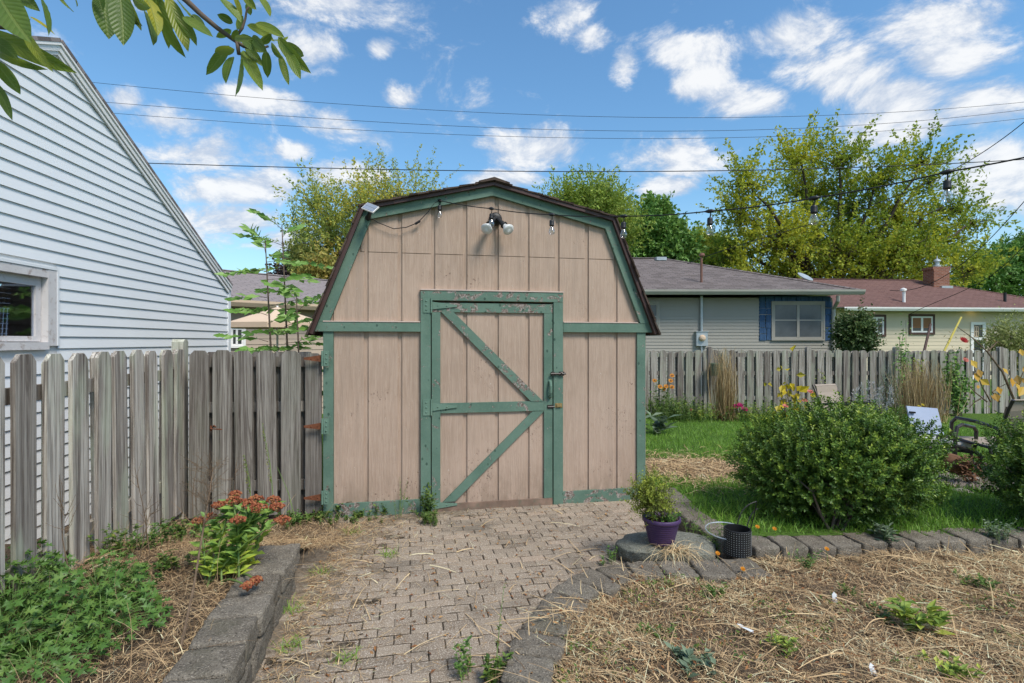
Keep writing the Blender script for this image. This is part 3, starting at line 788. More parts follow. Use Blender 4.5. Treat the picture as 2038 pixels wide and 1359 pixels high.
# roof
mb = MB()
for (p, q) in zip(OUT[:-1], OUT[1:]):
    dirv = np.array([q[0] - p[0], q[1] - p[1]]); Ls = np.linalg.norm(dirv); dirv /= Ls; nn = np.array([-dirv[1], dirv[0]])
    nc = max(2, int(Ls / .14))
    up = 1 if q[1] > p[1] else -1
    for k in range(nc):      # one course of shingles per step, butt edge raised towards the eave
        s0, s1 = k * Ls / nc, (k + 1) * Ls / nc
        lo, hi = (s0, s1) if up > 0 else (s1, s0)
        ext = .022 * (-up)
        A = np.array(p) + dirv * (lo + ext); B = np.array(p) + dirv * hi
        t0, t1 = .016 + .004 * rng.random(), .006
        o1 = .105 + .008 * rng.normal()
        quad = [A + nn * 0, A + nn * t0, B + nn * t1, B + nn * -.004]
        vs = [SF.pt(a, z, o1) for a, z in quad] + [SF.pt(a, z, -DEP - .1) for a, z in quad]
        lp = [(0, c, 0) for c in (lo, lo, hi, hi)] + [(3.5, c, 0) for c in (lo, lo, hi, hi)]
        mb.add(vs, [(0, 1, 2, 3), (7, 6, 5, 4), (0, 4, 5, 1), (1, 5, 6, 2), (2, 6, 7, 3), (3, 7, 4, 0)], .5, lp)
# ridge caps
for k in range(14):
    o1 = .115 - k * .26
    for sgn in (-1, 1):
        p = OUT[2]; q = OUT[1] if sgn < 0 else OUT[3]
        dv = unit(np.array(q) - np.array(p)); e = np.array(p) + dv * .15
        h = .022 + .006 * rng.random()
        vs = [SF.pt(p[0], p[1] + h + .008, o1), SF.pt(e[0], e[1] + h, o1), SF.pt(e[0], e[1] + h - .012, o1 - .3), SF.pt(p[0], p[1] + h - .008, o1 - .3),
              SF.pt(p[0], p[1] + .005, o1), SF.pt(e[0], e[1] + .005, o1), SF.pt(e[0], e[1], o1 - .3), SF.pt(p[0], p[1], o1 - .3)]
        mb.add(vs, [(0, 1, 2, 3), (7, 6, 5, 4), (0, 4, 5, 1), (1, 5, 6, 2), (2, 6, 7, 3), (3, 7, 4, 0)], .5, [(c[0], c[1], 0) for c in vs])
roof = mb.build('roof', M['roof_shed'], shed)
def inset(pts, d):
    out = []
    for i, p in enumerate(pts):
        ns = []
        for j in (i - 1, i):
            if 0 <= j < len(pts) - 1:
                v = np.array(pts[j + 1]) - np.array(pts[j]); v /= np.linalg.norm(v); ns.append(np.array([v[1], -v[0]]))
        n = sum(ns); n = n / np.linalg.norm(n); c = n @ ns[0]
        out.append(np.array(p) + n * d / c)
    return out
E0, E1, E2 = OUT, inset(OUT, .034), inset(OUT, .118)
for i in range(4):
    mb = MB(); SF.prism(mb, [tuple(E1[i]), tuple(E1[i + 1]), tuple(E0[i + 1]), tuple(E0[i])], -.02, .085); mb.build('drip_edge', M['drip'], roof)
bandL_t, bandL_b = S(z4(300, 851), .03)[1], S(z4(300, 904), .03)[1]
bandR_t, bandR_b = S(z4(1700, 857), .03)[1], S(z4(1700, 909), .03)[1]
def line_at(p, q, z): return p[0] + (q[0] - p[0]) * (z - p[1]) / (q[1] - p[1])
for i in range(4):
    a, b, c, d = tuple(E2[i]), tuple(E2[i + 1]), tuple(E1[i + 1]), tuple(E1[i])
    if i == 0: a = (line_at(E2[0], E2[1], bandL_t), bandL_t); d = (line_at(E1[0], E1[1], bandL_t), bandL_t)
    if i == 3: b = (line_at(E2[3], E2[4], bandR_t), bandR_t); c = (line_at(E1[3], E1[4], bandR_t), bandR_t)
    g = .0015
    mb = MB(); SF.prism(mb, [a, b, c, d], .001, .040 + .003 * (i % 2)); mb.build('rake_board', M['green'], shed)
jl0, jl1 = S(z4(672, 1000), .03)[0], S(z4(728, 1000), .03)[0]
jr0, jr1 = S(z4(1420, 1000), .03)[0], S(z4(1473, 1000), .03)[0]
mb = MB(); SF.prism(mb, [(line_at(E1[0], E1[1], bandL_b), bandL_b), (jl0 - .002, bandL_b), (jl0 - .002, bandL_t - .001), (line_at(E1[0], E1[1], bandL_t), bandL_t - .001)], .001, .038); mb.build('band_board', M['green'], shed)
mb = MB(); SF.prism(mb, [(jr1 + .002, bandR_b), (line_at(E1[3], E1[4], bandR_b), bandR_b), (line_at(E1[3], E1[4], bandR_t), bandR_t - .001), (jr1 + .002, bandR_t - .001)], .001, .038); mb.build('band_board', M['green'], shed)
clw = S(z4(179, 1000), .03)[0]; crw = S(z4(1893, 1000), .03)[0]; cr1 = S(z4(1940, 1000), .03)[0]
cl0 = S(z4(122, 1000), .03)[0]
mb = MB(); SF.box(mb, cl0, clw, .0, bandL_b - .002, -.05, .022); mb.build('corner_board', M['green'], shed)
mb = MB(); SF.box(mb, crw, cr1, .0, bandR_b - .002, -.05, .022); mb.build('corner_board', M['green'], shed)
bl = S(z5(300, 517), .03)[1]; br = S(z5(1400, 457), .03)[1]
mb = MB(); SF.box(mb, clw + .002, jl0 - .002, -.03, bl, .001, .026); mb.build('base_board', M['green_worn'], shed)
mb = MB(); SF.box(mb, jr1 + .002, crw - .002, -.03, br, .001, .026); mb.build('base_board', M['green_worn'], shed)
hT, hB = S(z4(1000, 678), .03)[1], S(z4(1000, 733), .03)[1]
mb = MB(); SF.box(mb, jl0, jl1, -.02, hB - .001, -.04, .034); mb.build('door_jamb', M['green'], shed)
mb = MB(); SF.box(mb, jr0, jr1, -.02, hB - .001, -.04, .034); mb.build('door_jamb', M['green'], shed)
mb = MB(); SF.box(mb, jl0, jr1, hB + .001, hT, -.04, .036); mb.build('door_header', M['green_worn'], shed)
mb = MB(); SF.box(mb, jl0 - .004, jr1 + .004, hT + .001, hT + .012, .001, .042); SF.box(mb, cl0, jl0 - .006, bandL_t + .001, bandL_t + .010, .001, .043); SF.box(mb, jr1 + .006, crw, bandR_t + .001, bandR_t + .010, .001, .043)
mb.build('drip_cap', m_plain('chalky_tan_ledge', (.56, .44, .38), .15, 12, .8, .2, .3), shed)

# door leaf
dl0, dl1 = jl1 + .010, jr0 - .008
dzT = S(z4(1000, 744), .03)[1] ; dzB = S(z5(900, 552), .03)[1]
sl1 = S(z4(783, 1000), .03)[0]; sr0 = S(z4(1368, 1000), .03)[0]
mb = MB()
ed = [dl0] + [a for a in gi if dl0 + .05 < a < dl1 - .05] + [dl1]
for a0, a1 in zip(ed[:-1], ed[1:]):
    SF.box(mb, a0 + (GW / 2 if a0 > dl0 else 0), a1 - (GW / 2 if a1 < dl1 else 0), dzB, dzT, -.018, 0)
SF.box(mb, dl0, dl1, dzB, dzT, -.034, -.0145)
door = mb.build('door', M['tan'], shed)
def dpart(name, mat, build):
    mb = MB(); build(mb); return mb.build(name, M[mat] if isinstance(mat, str) else mat, door)
trT, trB = dzT - .001, S(z4(1000, 797), .03)[1]
mT, mB_ = S(z5(900, 48), .03)[1], S(z5(900, 94), .03)[1]
bT = S(z5(900, 512), .03)[1]
dpart('top_rail', 'green_worn', lambda m: SF.box(m, dl0, dl1, trB, trT, .001, .021))
dpart('stile', 'green', lambda m: SF.box(m, dl0, sl1, bT + .002, trB - .002, .001, .022))
dpart('stile', 'green', lambda m: SF.box(m, sr0, dl1, bT + .002, trB - .002, .001, .022))
dpart('middle_rail', 'green', lambda m: SF.box(m, sl1 + .001, sr0 - .001, mB_, mT, .001, .020))
dpart('bottom_rail', 'bare_wood', lambda m: SF.prism(m, [(dl0, dzB - .045), (dl1, dzB + .012), (dl1, bT), (dl0, bT)], .001, .024))
def Sp(*p): return S(p, .03)
dpart('brace', 'green_worn', lambda m: SF.prism(m, [Sp(*z6(182, 290)), Sp(*z6(1055, 1160)), Sp(*z6(1172, 1160)), Sp(*z6(300, 290))], .001, .0245))
dpart('brace', 'green', lambda m: SF.prism(m, [Sp(*z7(322, 1150)), Sp(*z7(450, 1140)), Sp(*z7(1376, 200)), Sp(*z7(1255, 205))], .001, .023))
def hinge(parent, zc, a_pin, plate_h=.2, plate_w=.075, strap=.24, sh=.035, off=.036, plate_mat='green_metal', strap_mat='green_metal', sgn=1):
    mb = MB(); SF.box(mb, *sorted((a_pin - sgn * plate_w, a_pin - sgn * .012)), zc - plate_h / 2, zc + plate_h / 2, off, off + .004)
    for s in (-.3, 0, .3):
        c = SF.pt(a_pin - sgn * plate_w * .62, zc + s * plate_h, off + .005); lathe(mb, c, [(.008, -.002), (.007, .003), (.002, .006)], 8, axis_matrix([NO[0], NO[1], 0]))
    tube(mb, [SF.pt(a_pin, zc - plate_h / 2, off + .006), SF.pt(a_pin, zc + plate_h / 2, off + .006)], .009, 8)
    h = mb.build('hinge', M[plate_mat], parent)
    mb = MB(); SF.prism(mb, [(a_pin + sgn * .01, zc - sh), (a_pin + sgn * strap, zc - .009), (a_pin + sgn * strap, zc + .009), (a_pin + sgn * .01, zc + sh)][::sgn], off - .009, off - .004)
    for t in (.25, .6):
        c = SF.pt(a_pin + sgn * strap * t, zc, off - .003); lathe(mb, c, [(.007, -.002), (.006, .003), (.002, .005)], 8, axis_matrix([NO[0], NO[1], 0]))
    mb.build('strap', M[strap_mat], h)
pin = (jl1 + dl0) / 2
hinge(door, Sp(*z6(60, 232))[1], pin, .135); hinge(door, Sp(*z6(60, 1215))[1], pin, .15); hinge(door, Sp(*z5(600, 532))[1], pin, .09)
hx = Sp(*z6(1235, 1040)); 
dpart('handle', 'green_metal', lambda m: tube(m, [SF.pt(hx[0], hx[1] + .075, .022), SF.pt(hx[0], hx[1] + .066, .05), SF.pt(hx[0], hx[1] + .03, .066), SF.pt(hx[0], hx[1] - .03, .066), SF.pt(hx[0], hx[1] - .066, .05), SF.pt(hx[0], hx[1] - .075, .022)], [.018, .013, .015, .015, .013, .018], 8))
def boltf(m):
    a, z = Sp(*z6(1310, 890))
    tube(m, [SF.pt(a - .075, z, .05), SF.pt(a + .075, z, .05)], .010, 8)
    SF.box(m, a - .065, a - .035, z - .018, z + .018, .023, .052); SF.box(m, a + .012, a + .06, z - .02, z + .02, .035, .054)
    tube(m, [SF.pt(a + .03, z, .05), SF.pt(a + .03, z + .012, .075)], .006, 6)
dpart('slide_bolt', 'dark_metal', boltf)
def hasp(m):
    a, z = Sp(*z6(1240, 1210)); SF.box(m, a - .03, a + .03, z - .018, z + .018, .023, .029)
    tube(m, [SF.pt(a - .025, z, .033), SF.pt(a + .04, z, .038)], .006, 6)
dpart('hasp', 'dark_metal', hasp)
def haspb(m):
    a, z = Sp(*z6(1318, 1196)); SF.box(m, a - .035, a + .035, z - .021, z + .021, .035, .040); SF.box(m, a - .02, a + .022, z - .012, z + .012, .041, .052)
dpart('hasp_plate', 'brass', haspb)

# ------------------------------------------------------------------ lights on the shed front
fa, fz = S(z4(1092, 272)); fc = SF.pt(fa, fz, 0)
fl = thing('flood_light', 'twin flood lamp with two white bulbs under the shed peak', 'outdoor light', fc)
Mn = axis_matrix([NO[0], NO[1], 0])
mb = MB(); lathe(mb, fc, [(.062, .001), (.062, .018), (.052, .03), (.03, .036), (.022, .05), (.0, .052)], 24, Mn); mb.build('base', M['black'], fl)
for sx, ex in ((-1, 1033), (1, 1166)):
    ea, ez = S(z4(ex, 333), .12)
    d = unit(SF.pt(ea, ez, .13) - SF.pt(fa + sx * .02, fz - .01, .045))
    p0 = SF.pt(fa + sx * .015, fz - .005, .045); p1 = SF.pt(ea, ez, .13)
    ax = unit(d + np.array([NO[0], NO[1], 0]) * .35 + np.array([0, 0, -.15]))
    mb = MB(); tube(mb, [p0, p0 + d * .05, p0 + d * .10], [.019, .022, .026], 10); tube(mb, [p0 + d * .095, p0 + d * .107], .036, 12); mb.build('arm', M['black'], fl)
    q = p0 + d * .10
    mb = MB(); lathe(mb, q, [(.019, 0), (.022, .018), (.036, .046), (.050, .072), (.055, .084), (.052, .091), (.027, .094), (.0, .095)], 24, axis_matrix(ax)); b = mb.build('bulb', M['lampwhite'], fl, smooth=True)
sp_c = SF.pt(*S(z4(388, 208), .2), .2)
so_ = thing('solar_panel', 'small white edged solar panel clamped to the left roof corner', 'solar panel', sp_c)
ax = unit(np.array([.83, -.25, -.36])); nz = unit(np.array([-.30, -.62, .72])); ay = unit(np.cross(nz, ax)); nz = np.cross(ax, ay)
mb = MB(); obox(mb, sp_c, ax * .062, ay * .044, nz * .006); pn = mb.build('panel', M['white'], so_)
mb = MB()
for k in (-1, 1): obox(mb, sp_c + nz * .008 + ay * .021 * k, ax * .056, ay * .018, nz * .002)
mb.build('cell', M['solar'], pn)
mb = MB(); e = SF.pt(*S(z4(375, 262), .06), .045); tube(mb, [sp_c - nz * .006, sp_c - nz * .03, (sp_c - nz * .03 + e) / 2, e], [.014, .016, .018, .02], 10); lathe(mb, e, [(.02, -.02), (.026, -.01), (.026, .012), (.015, .02)], 12, Mn); mb.build('bracket', M['black'], so_)
# string lights: straight run in space, two feet between sockets
HK = []
for i, (px, py) in enumerate([(875, 399), (978, 415), (1098, 427), (1241, 430), (1413, 420), (1620, 394), (1885, 342)]):
    HK.append(P(px, py, 4.88 * (1 - .0719 * i)))
HK = np.array(HK)
sl_ = thing('string_lights', 'black cord of clear hanging bulbs running from the shed front to the right', 'string lights', HK[0])
mb = MB()
ext = HK[-1] + (HK[-1] - HK[-2]) * np.array([1, 1, 1.25]); ext2 = ext + (HK[-1] - HK[-2]) * np.array([1.2, 1.2, 1.7])
run = list(HK) + [ext, ext2]
pts = []
for a, b in zip(run[:-1], run[1:]):
    for t in np.linspace(0, 1, 7)[:-1]:
        pts.append(a + (b - a) * t + np.array([0, 0, -.035 * t * (1 - t)]))
pts.append(run[-1])
lead = [SF.pt(*S(z4(x, y), .04), .04) for x, y in ((385, 258), (430, 290), (520, 326), (590, 318), (655, 292), (710, 235), (750, 180))]
tube(mb, lead + pts, .0042, 6)
tube(mb, [SF.pt(*S(z4(640, 299), .045), .045), SF.pt(*S(z4(668, 282), .045), .045)], .011, 8)
mb.build('cord', M['wire'], sl_)
drop = [.045] * 7
for i, h in enumerate(HK):
    mb = MB()
    t = unit(HK[min(i + 1, 6)] - HK[max(i - 1, 0)])
    tube(mb, [h - t * .03, h - t * .01, h + t * .01, h + t * .03], [.006, .013, .013, .006], 8)
    s = h - np.array([0, 0, drop[i]])
    tube(mb, [h, (h + s) / 2 + np.array([.004, 0, 0]), s], .004, 6)
    lathe(mb, s, [(.006, .004), (.016, 0), (.018, -.010), (.018, -.036), (.020, -.040), (.016, -.046)], 14)
    sk = mb.build('socket', M['black'], sl_, smooth=True)
    mb = MB(); q = s - np.array([0, 0, .046])
    lathe(mb, q, [(.012, .002), (.015, -.010), (.022, -.028), (.026, -.043), (.023, -.058), (.014, -.068), (.0, -.072)], 18)
    b = mb.build('bulb', M['bulbglass'], sl_, smooth=True)
    mb = MB(); tube(mb, [q, q - np.array([0, 0, .025]), q - np.array([.005, 0, .045])], [.004, .0025, .002], 6); mb.build('filament', M['brass'], b)
# ------------------------------------------------------------------ fences and gate
def picket_mesh(w, h, t, style):
    mb = MB()
    if style == 'dog':
        c = w * .24; poly = [(-w / 2, 0), (w / 2, 0), (w / 2, h - c * 1.1), (w / 2 - c, h), (-w / 2 + c, h), (-w / 2, h - c * 1.1)]
    else:
        poly = [(-w / 2, 0), (w / 2, 0), (w / 2, h - w * .30)] + [(w / 2 * math.cos(a), h - w * .30 + w * .30 * math.sin(a)) for a in np.linspace(.35, math.pi - .35, 7)] + [(-w / 2, h - w * .30)]
    PF((0, 0), (1, 0), (0, -1)).prism(mb, poly, 0, t)
    o = mb.build('picket', M['wood'], None, base=(0, 0, 0)); me = o.data
    bpy.data.objects.remove(o); return me
def add_picket(me, parent, pf, a, off, z0, name='picket', zs=1., tilt=0.):
    o = bpy.data.objects.new(name, me); COL.objects.link(o); o.parent = parent
    p = pf.pt(a, z0, off) - PLOC[parent.name]
    o.location = tuple(p); o.rotation_euler = (rng.normal(0, .006), tilt + rng.normal(0, .007), math.atan2(pf.d[1], pf.d[0])); o.scale = (1 + .03 * rng.normal(), 1, zs)
    return o
NI = np.array([-NO[0], -NO[1]])                      # inward = along the side fence
# side fence: near end out of frame, far end at the gate
NF = PF((-2.551 - NI[0] * .9, 2.75 - NI[1] * .9), NI, (NI[1], -NI[0]))
nf = thing('picket_fence', 'grey weathered dog eared picket fence along the white garage', 'fence', (*NF.pt(0, 0)[:2], 0))
pm = picket_mesh(.154, 1.44, .023, 'dog')
STEP = .2365
for i in range(-2, 9):
    a = .9 + STEP * i + (.012 * rng.normal())
    add_picket(pm, nf, NF, a, .0, .075 + rng.normal(0, .005), zs=1 + rng.normal(0, .004))
    add_picket(pm, nf, NF, a + STEP / 2, -.075, .075 + rng.normal(0, .005), zs=1 - .004)
for z in (.38, 1.30):
    mb = MB(); NF.box(mb, 0.2, 2.92, z - .042, z + .042, -.055, -.0195); mb.build('rail', M['wood'], nf)
def post(parent, pf, a, h, off, w=.09, mat='wood'):
    mb = MB(); c = w * .25
    pf.prism(mb, [(a - w / 2, -.05), (a + w / 2, -.05), (a + w / 2, h - c), (a + w / 2 - c, h), (a - w / 2 + c, h), (a - w / 2, h - c)], off - w / 2, off + w / 2)
    return mb.build('post', M[mat], parent)
post(nf, NF, 2.90, 1.60, -.025, .098); post(nf, NF, .52, 1.5, -.14, .09)
# gate: hung on the shed corner
gl = np.array([(380 - CXP) / FPX * 4.62, 4.62]); gr = np.array([(641 - CXP) / FPX * 4.74, 4.74])
gd = unit(gr - gl); GF = PF(gl, gd, (gd[1], -gd[0]))
gate = thing('garden_gate', 'closed grey wooden picket gate hung with rusty hinges on the shed corner', 'gate', (*gl, 0))
gm = picket_mesh(.160, 1.46, .02, 'dog'); gm.materials[0] = M['wood_gate']
gx = [GF.ap(400 + x, 800)[0] for x in (-2, 45, 90, 135.6, 181)]
for a in gx: add_picket(gm, gate, GF, a, .02, .045 + rng.normal(0, .006), zs=1 - .012 * (a / 1.2))
gm2 = picket_mesh(.135, 1.43, .02, 'dog'); gm2.materials[0] = M['wood_gate']
add_picket(gm2, gate, GF, GF.ap(625.5, 800)[0], .02, .045)
for a in [GF.ap(x, 800)[0] for x in (421, 467, 512, 558, 604)]: add_picket(gm, gate, GF, a, -.06, .05, zs=.985)
for z in (.30, 1.0, 1.40):
    mb = MB(); GF.box(mb, .02, GF.ap(637, 800)[0], z - .045, z + .045, -.038, .0); mb.build('rail', M['wood_gate'], gate)
mb = MB(); a, z = GF.ap(430, 853, .04)
GF.box(mb, a - .055, a - .015, z - .022, z + .025, .021, .03); GF.box(mb, a + .02, a + .055, z - .03, z + .02, .021, .03); tube(mb, [GF.pt(a - .05, z, .034), GF.pt(a + .05, z - .008, .034)], .008, 8)
tube(mb, [GF.pt(a - .03, z + .01, .036), GF.pt(a - .015, z + .03, .05), GF.pt(a, z + .012, .036)], .006, 6)
mb.build('latch', M['rust'], gate)
for y in (713, 846.5, 987):
    aC, z = SF.ap(645, y, .03)
    hinge(gate, z, .004, .135 if y < 900 else .12, .055, .155, .030, .075, 'green_metal', 'rust', -1)
# back fence
BF = PF((.9, 12.15), (1, 0), (0, -1))
bf = thing('picket_fence', 'long grey picket fence with rounded tops across the back of the yard', 'fence', (.9, 12.15, -.1))
rm = picket_mesh(.142, 1.475, .019, 'round')
rm.materials[0] = M['wood_far']
pm_i = 0
for i in range(57):
    a = .15 + .2015 * i + rng.normal(0, .006)
    add_picket(rm, bf, BF, a, 0, -.095 + rng.normal(0, .012), zs=1 + rng.normal(0, .006))
for i in range(38):
    a = 2.05 + .2015 * (i + .5); add_picket(rm, bf, BF, a, -.06, -.1 + rng.normal(0, .012), zs=.985)
for z in (.28, .85, 1.27):
    mb = MB(); BF.box(mb, 0, 11.7, z - .045, z + .045, -.04, -.0005); mb.build('rail', M['wood_far'], bf)
for px in (1412, 1608, 1783, 1990):
    a, _ = BF.ap(px, 700); post(bf, BF, a, 1.46, -.0, .10, 'wood_far')
# leaning stakes behind the back fence
def leaning_pole(name, label, cat, p, q, r, mat):
    mb = MB(); tube(mb, [p, (p + q) / 2 + np.array([.01, 0, 0]), q], [r, r, r * .9], 8); o = mb.build(name, M[mat], base=p); tag(o, label, cat)
leaning_pole('leaning_pole', 'dark brown wooden pole leaning behind the back fence', 'pole', P(1822, 765, 12.6), P(1852, 645, 13.2), .032, 'brown_trim')
leaning_pole('guy_wire_guard', 'long yellow plastic guard slanting above the back fence', 'wire guard', P(1832, 790, 13.0), P(1913, 631, 13.6), .026, 'yellow')

# ------------------------------------------------------------------ lap sided buildings
def lap(mb, pf, a0, a1, z0, z1, e, ext=None, t=.0135):
    z = z0
    while z < z1 - .01:
        zt = min(z + e, z1)
        l0, r0 = ext(z) if ext else (a0, a1); l1, r1 = ext(zt) if ext else (a0, a1)
        if r0 - l0 > .02:
            mb.add([pf.pt(l0, z, t), pf.pt(r0, z, t), pf.pt(max(r1, l1 + .001), zt, .001), pf.pt(l1, zt, .001), pf.pt(l0, z, 0), pf.pt(r0, z, 0)], [(0, 1, 2, 3), (4, 5, 1, 0)])
        z = zt
def window(parent, pf, px0, py0, px1, py1, pane, trim, off=.02, tw=.07, mull=(), sashes=(), frame='white', fw=.05, extra_pane=None):
    a0, z1 = pf.ap(px0, py0, off); a1, z0 = pf.ap(px1, py1, off)
    mb = MB()
    for (x0, x1, y0, y1) in ((a0, a1, z1 - tw, z1), (a0, a1, z0, z0 + tw), (a0, a0 + tw, z0 + tw, z1 - tw), (a1 - tw, a1, z0 + tw, z1 - tw)):
        pf.box(mb, x0, x1, y0, y1, .0, off + .03)
    wdw = mb.build('window', M[trim], parent)
    mb = MB(); b0, b1, c0, c1 = a0 + tw, a1 - tw, z0 + tw, z1 - tw
    for (x0, x1, y0, y1) in ((b0, b1, c1 - fw, c1), (b0, b1, c0, c0 + fw), (b0, b0 + fw, c0 + fw, c1 - fw), (b1 - fw, b1, c0 + fw, c1 - fw)):
        pf.box(mb, x0, x1, y0, y1, .0, off + .018)
    for f in mull:
        m = b0 + (b1 - b0) * f; pf.box(mb, m - fw * .7, m + fw * .7, c0 + fw, c1 - fw, 0, off + .022)
    for f in sashes:
        m = c0 + (c1 - c0) * f; pf.box(mb, b0 + fw, b1 - fw, m - .018, m + .018, 0, off + .014)
    mb.build('sash', M[frame], wdw)
    mb = MB(); pf.box(mb, b0 + .01, b1 - .01, c0 + .01, c1 - .01, -.02, off + .004); mb.build('pane', M[pane], wdw)
    if extra_pane:
        mb = MB(); pf.box(mb, b0 + fw, b1 - fw, c0 + (c1 - c0) * extra_pane[0], c1 - fw, off + .004, off + .007); mb.build('blind', M[extra_pane[1]], wdw)
    return wdw

# white garage on the left
gd_ = unit(np.array([.096, -1.])); GA = PF((-4.11, 7.66), gd_, (-gd_[1], gd_[0]))
garage = thing('garage', 'pale blue white lap sided garage with a steep gable on the left', 'garage', (-4.11, 7.66, 0))
zE = GA.ap(462, 570, .1)[1]; aA, zA = GA.ap(133, 84, .1); eaA, ezA = GA.ap(468.7, 569.3, .1)
slope = (zA - ezA) / (aA - eaA)
aF = 2 * aA
def gext(z):
    w_ = max((zA - .05 - z) / slope, 0); return max(0.02, aA - w_), min(aF - .02, aA + w_)
wa0, wz1 = GA.ap(113, 530, .02)
mb = MB()
wz0 = GA.ap(60, 706, .02)[1]; wzt = GA.ap(112, 531, .02)[1]
wz0 = CAMH - .02; EXP = .1005
waL = GA.ap(116.5, 600, .02)[0]
zlow = GA.ap(300, 690, .012)[1]; zlow -= math.ceil((zlow + .1) / EXP) * EXP
def gext_r(z):
    l, r = gext(z); return l, min(r, waL)
z_top_w = wzt
k = 0; z = zlow
while z < zA - .06:
    ztp = z + EXP
    if ztp > wz0 - .08 and z < z_top_w - .02:
        lap(mb, GA, 0, 0, z, ztp, EXP, gext_r)
        def gl2(zz): l, r = gext(zz); return 5.35, max(r, 5.36)
        lap(mb, GA, 0, 0, z, ztp, EXP, gl2)
    else: lap(mb, GA, 0, 0, z, ztp, EXP, gext)
    z = ztp
wl = mb.build('siding', M['vinyl'], garage)
# wall body behind the siding, with an opening at the window
mb = MB()
W0, W1 = GA.ap(96, 600)[0], 5.35
GA.prism(mb, [(.01, -.1), (W0, -.1), (W0, min(zA - .05 - abs(W0 - aA) * slope, 9) - .02), (aA, zA - .08), (.01, ezA - .02)] if W0 > aA else [(.01, -.1), (W0, -.1), (W0, zA - .08 - abs(W0 - aA) * slope), (.01, ezA - .02)], -.12, -.001)
mb2 = mb
GA.box(mb2, W0, W1, -.1, wz0 - .02, -.12, -.001); GA.box(mb2, W1, aF, -.1, ezA - .05, -.12, -.001)
zW = zA - .08 - max(abs(W0 - aA), abs(W1 - aA)) * slope
GA.box(mb2, W0, W1, wzt - .03, zW, -.12, -.001)
wtop = [(W0, zW), (W1, zW)] + ([(W1, zA - .08 - abs(W1 - aA) * slope)] if W1 > aA else []) + ([(aA, zA - .08)] if W0 < aA < W1 else []) + [(W0, zA - .08 - abs(W0 - aA) * slope)]
GA.prism(mb2, wtop, -.12, -.001)
GA.box(mb2, 0.01, .12, -.1, ezA - .04, -6, -.121); GA.box(mb2, aF - .12, aF, -.1, ezA - .04, -6, -.121); GA.prism(mb2, [(.01, -.1), (aF, -.1), (aF, ezA - .04), (aA, zA - .08), (.01, ezA - .04)], -6.1, -6.001)
mb2.build('wall', M['white'], garage)
mb = MB(); GA.box(mb, -.012, .065, -.1, ezA - .02, -.02, .022); GA.box(mb, -.012, .0, -.1, ezA - .02, -.09, -.021); mb.build('corner_trim', M['vinyl'], garage)
# roof and rake boards
def slab(mb, pf, p, q, o0, o1, t, r=.5):
    dv = np.array([q[0] - p[0], q[1] - p[1]]); Ls = np.linalg.norm(dv); dv /= Ls; nn = np.array([-dv[1], dv[0]]); nn = nn if nn[1] > 0 else -nn
    a, b = np.array(p), np.array(q)
    vs = [pf.pt(*a, o0), pf.pt(*b, o0), pf.pt(*(b + nn * t), o0), pf.pt(*(a + nn * t), o0), pf.pt(*a, o1), pf.pt(*b, o1), pf.pt(*(b + nn * t), o1), pf.pt(*(a + nn * t), o1)]
    lp = [(0, 0, 0), (0, Ls, 0), (0, Ls, 0), (0, 0, 0)] + [(o1 - o0, 0, 0), (o1 - o0, Ls, 0), (o1 - o0, Ls, 0), (o1 - o0, 0, 0)]
    mb.add(vs, [(0, 1, 2, 3), (7, 6, 5, 4), (0, 4, 5, 1), (1, 5, 6, 2), (2, 6, 7, 3), (3, 7, 4, 0)], r, lp)
ov = .045
mb = MB(); slab(mb, GA, (eaA, ezA), (aA, zA), ov + .015, -6.3, .03); slab(mb, GA, (aA, zA), (2 * aA - eaA, ezA), ov + .015, -6.3, .03)
gro = mb.build('roof', M['roof3'], garage)
for s in (0, 1):
    e = eaA if s == 0 else 2 * aA - eaA
    mb = MB()
    k1 = .055 / math.cos(math.atan(slope)); k2 = .095 / math.cos(math.atan(slope))
    GA.prism(mb, [(e, ezA - k1), (aA, zA - k1), (aA, zA - .001), (e, ezA - .001)], ov - .02, ov)
    GA.prism(mb, [(e, ezA - .025), (aA, zA - .025), (aA, zA - .001), (e, ezA - .001)], ov + .001, ov + .012)
    mb.build('rake_board', M['white'], garage)
    mb = MB(); GA.prism(mb, [(e, ezA - k1 - .012), (aA, zA - k1 - .012), (aA, zA - k1), (e, ezA - k1)], .0, ov - .001); mb.build('soffit', M['white'], garage)
    mb = MB(); GA.prism(mb, [(e + (.04 if s == 0 else -.04), ezA - k2), (aA, zA - k2), (aA, zA - k1 - .013), (e + (.04 if s == 0 else -.04), ezA - k1 - .013)], .014, .032); mb.build('frieze', M['white'], garage)
# garage window: deep peeling frame
def gq(x, y, off=0): return GA.ap(x / 6.175, 500 + y / 6.175, off)
a_out = gq(690, 700, .02)[0]; a_in = gq(585, 700, .02)[0]; z_to = gq(665, 235, .02)[1]; z_ti = gq(585, 325, .02)[1]
a_far = 5.33; z_b = wz0 - .015; tw_ = a_in - a_out
mb = MB()
GA.box(mb, a_out, a_in, z_b, z_to, -.1, .026); GA.box(mb, a_in, a_far, z_ti, z_to, -.1, .024); GA.box(mb, a_far - tw_, a_far, z_b, z_ti, -.1, .026)
GA.box(mb, a_in, a_far - tw_, z_b - .03, z_b + .03, -.1, .035)
gw = mb.build('window', M['peel_white'], garage)
mb = MB(); GA.box(mb, a_out - .022, a_out - .001, z_b, z_to + .022, -.02, .03); GA.box(mb, a_out, a_far, z_to + .001, z_to + .022, -.02, .03); mb.build('casing', M['vinyl'], gw)
s0 = a_in + .02; s1 = a_far - tw_ - .02; zs0 = z_b + .035; zs1 = z_ti - .03; sw = .042
mb = MB()
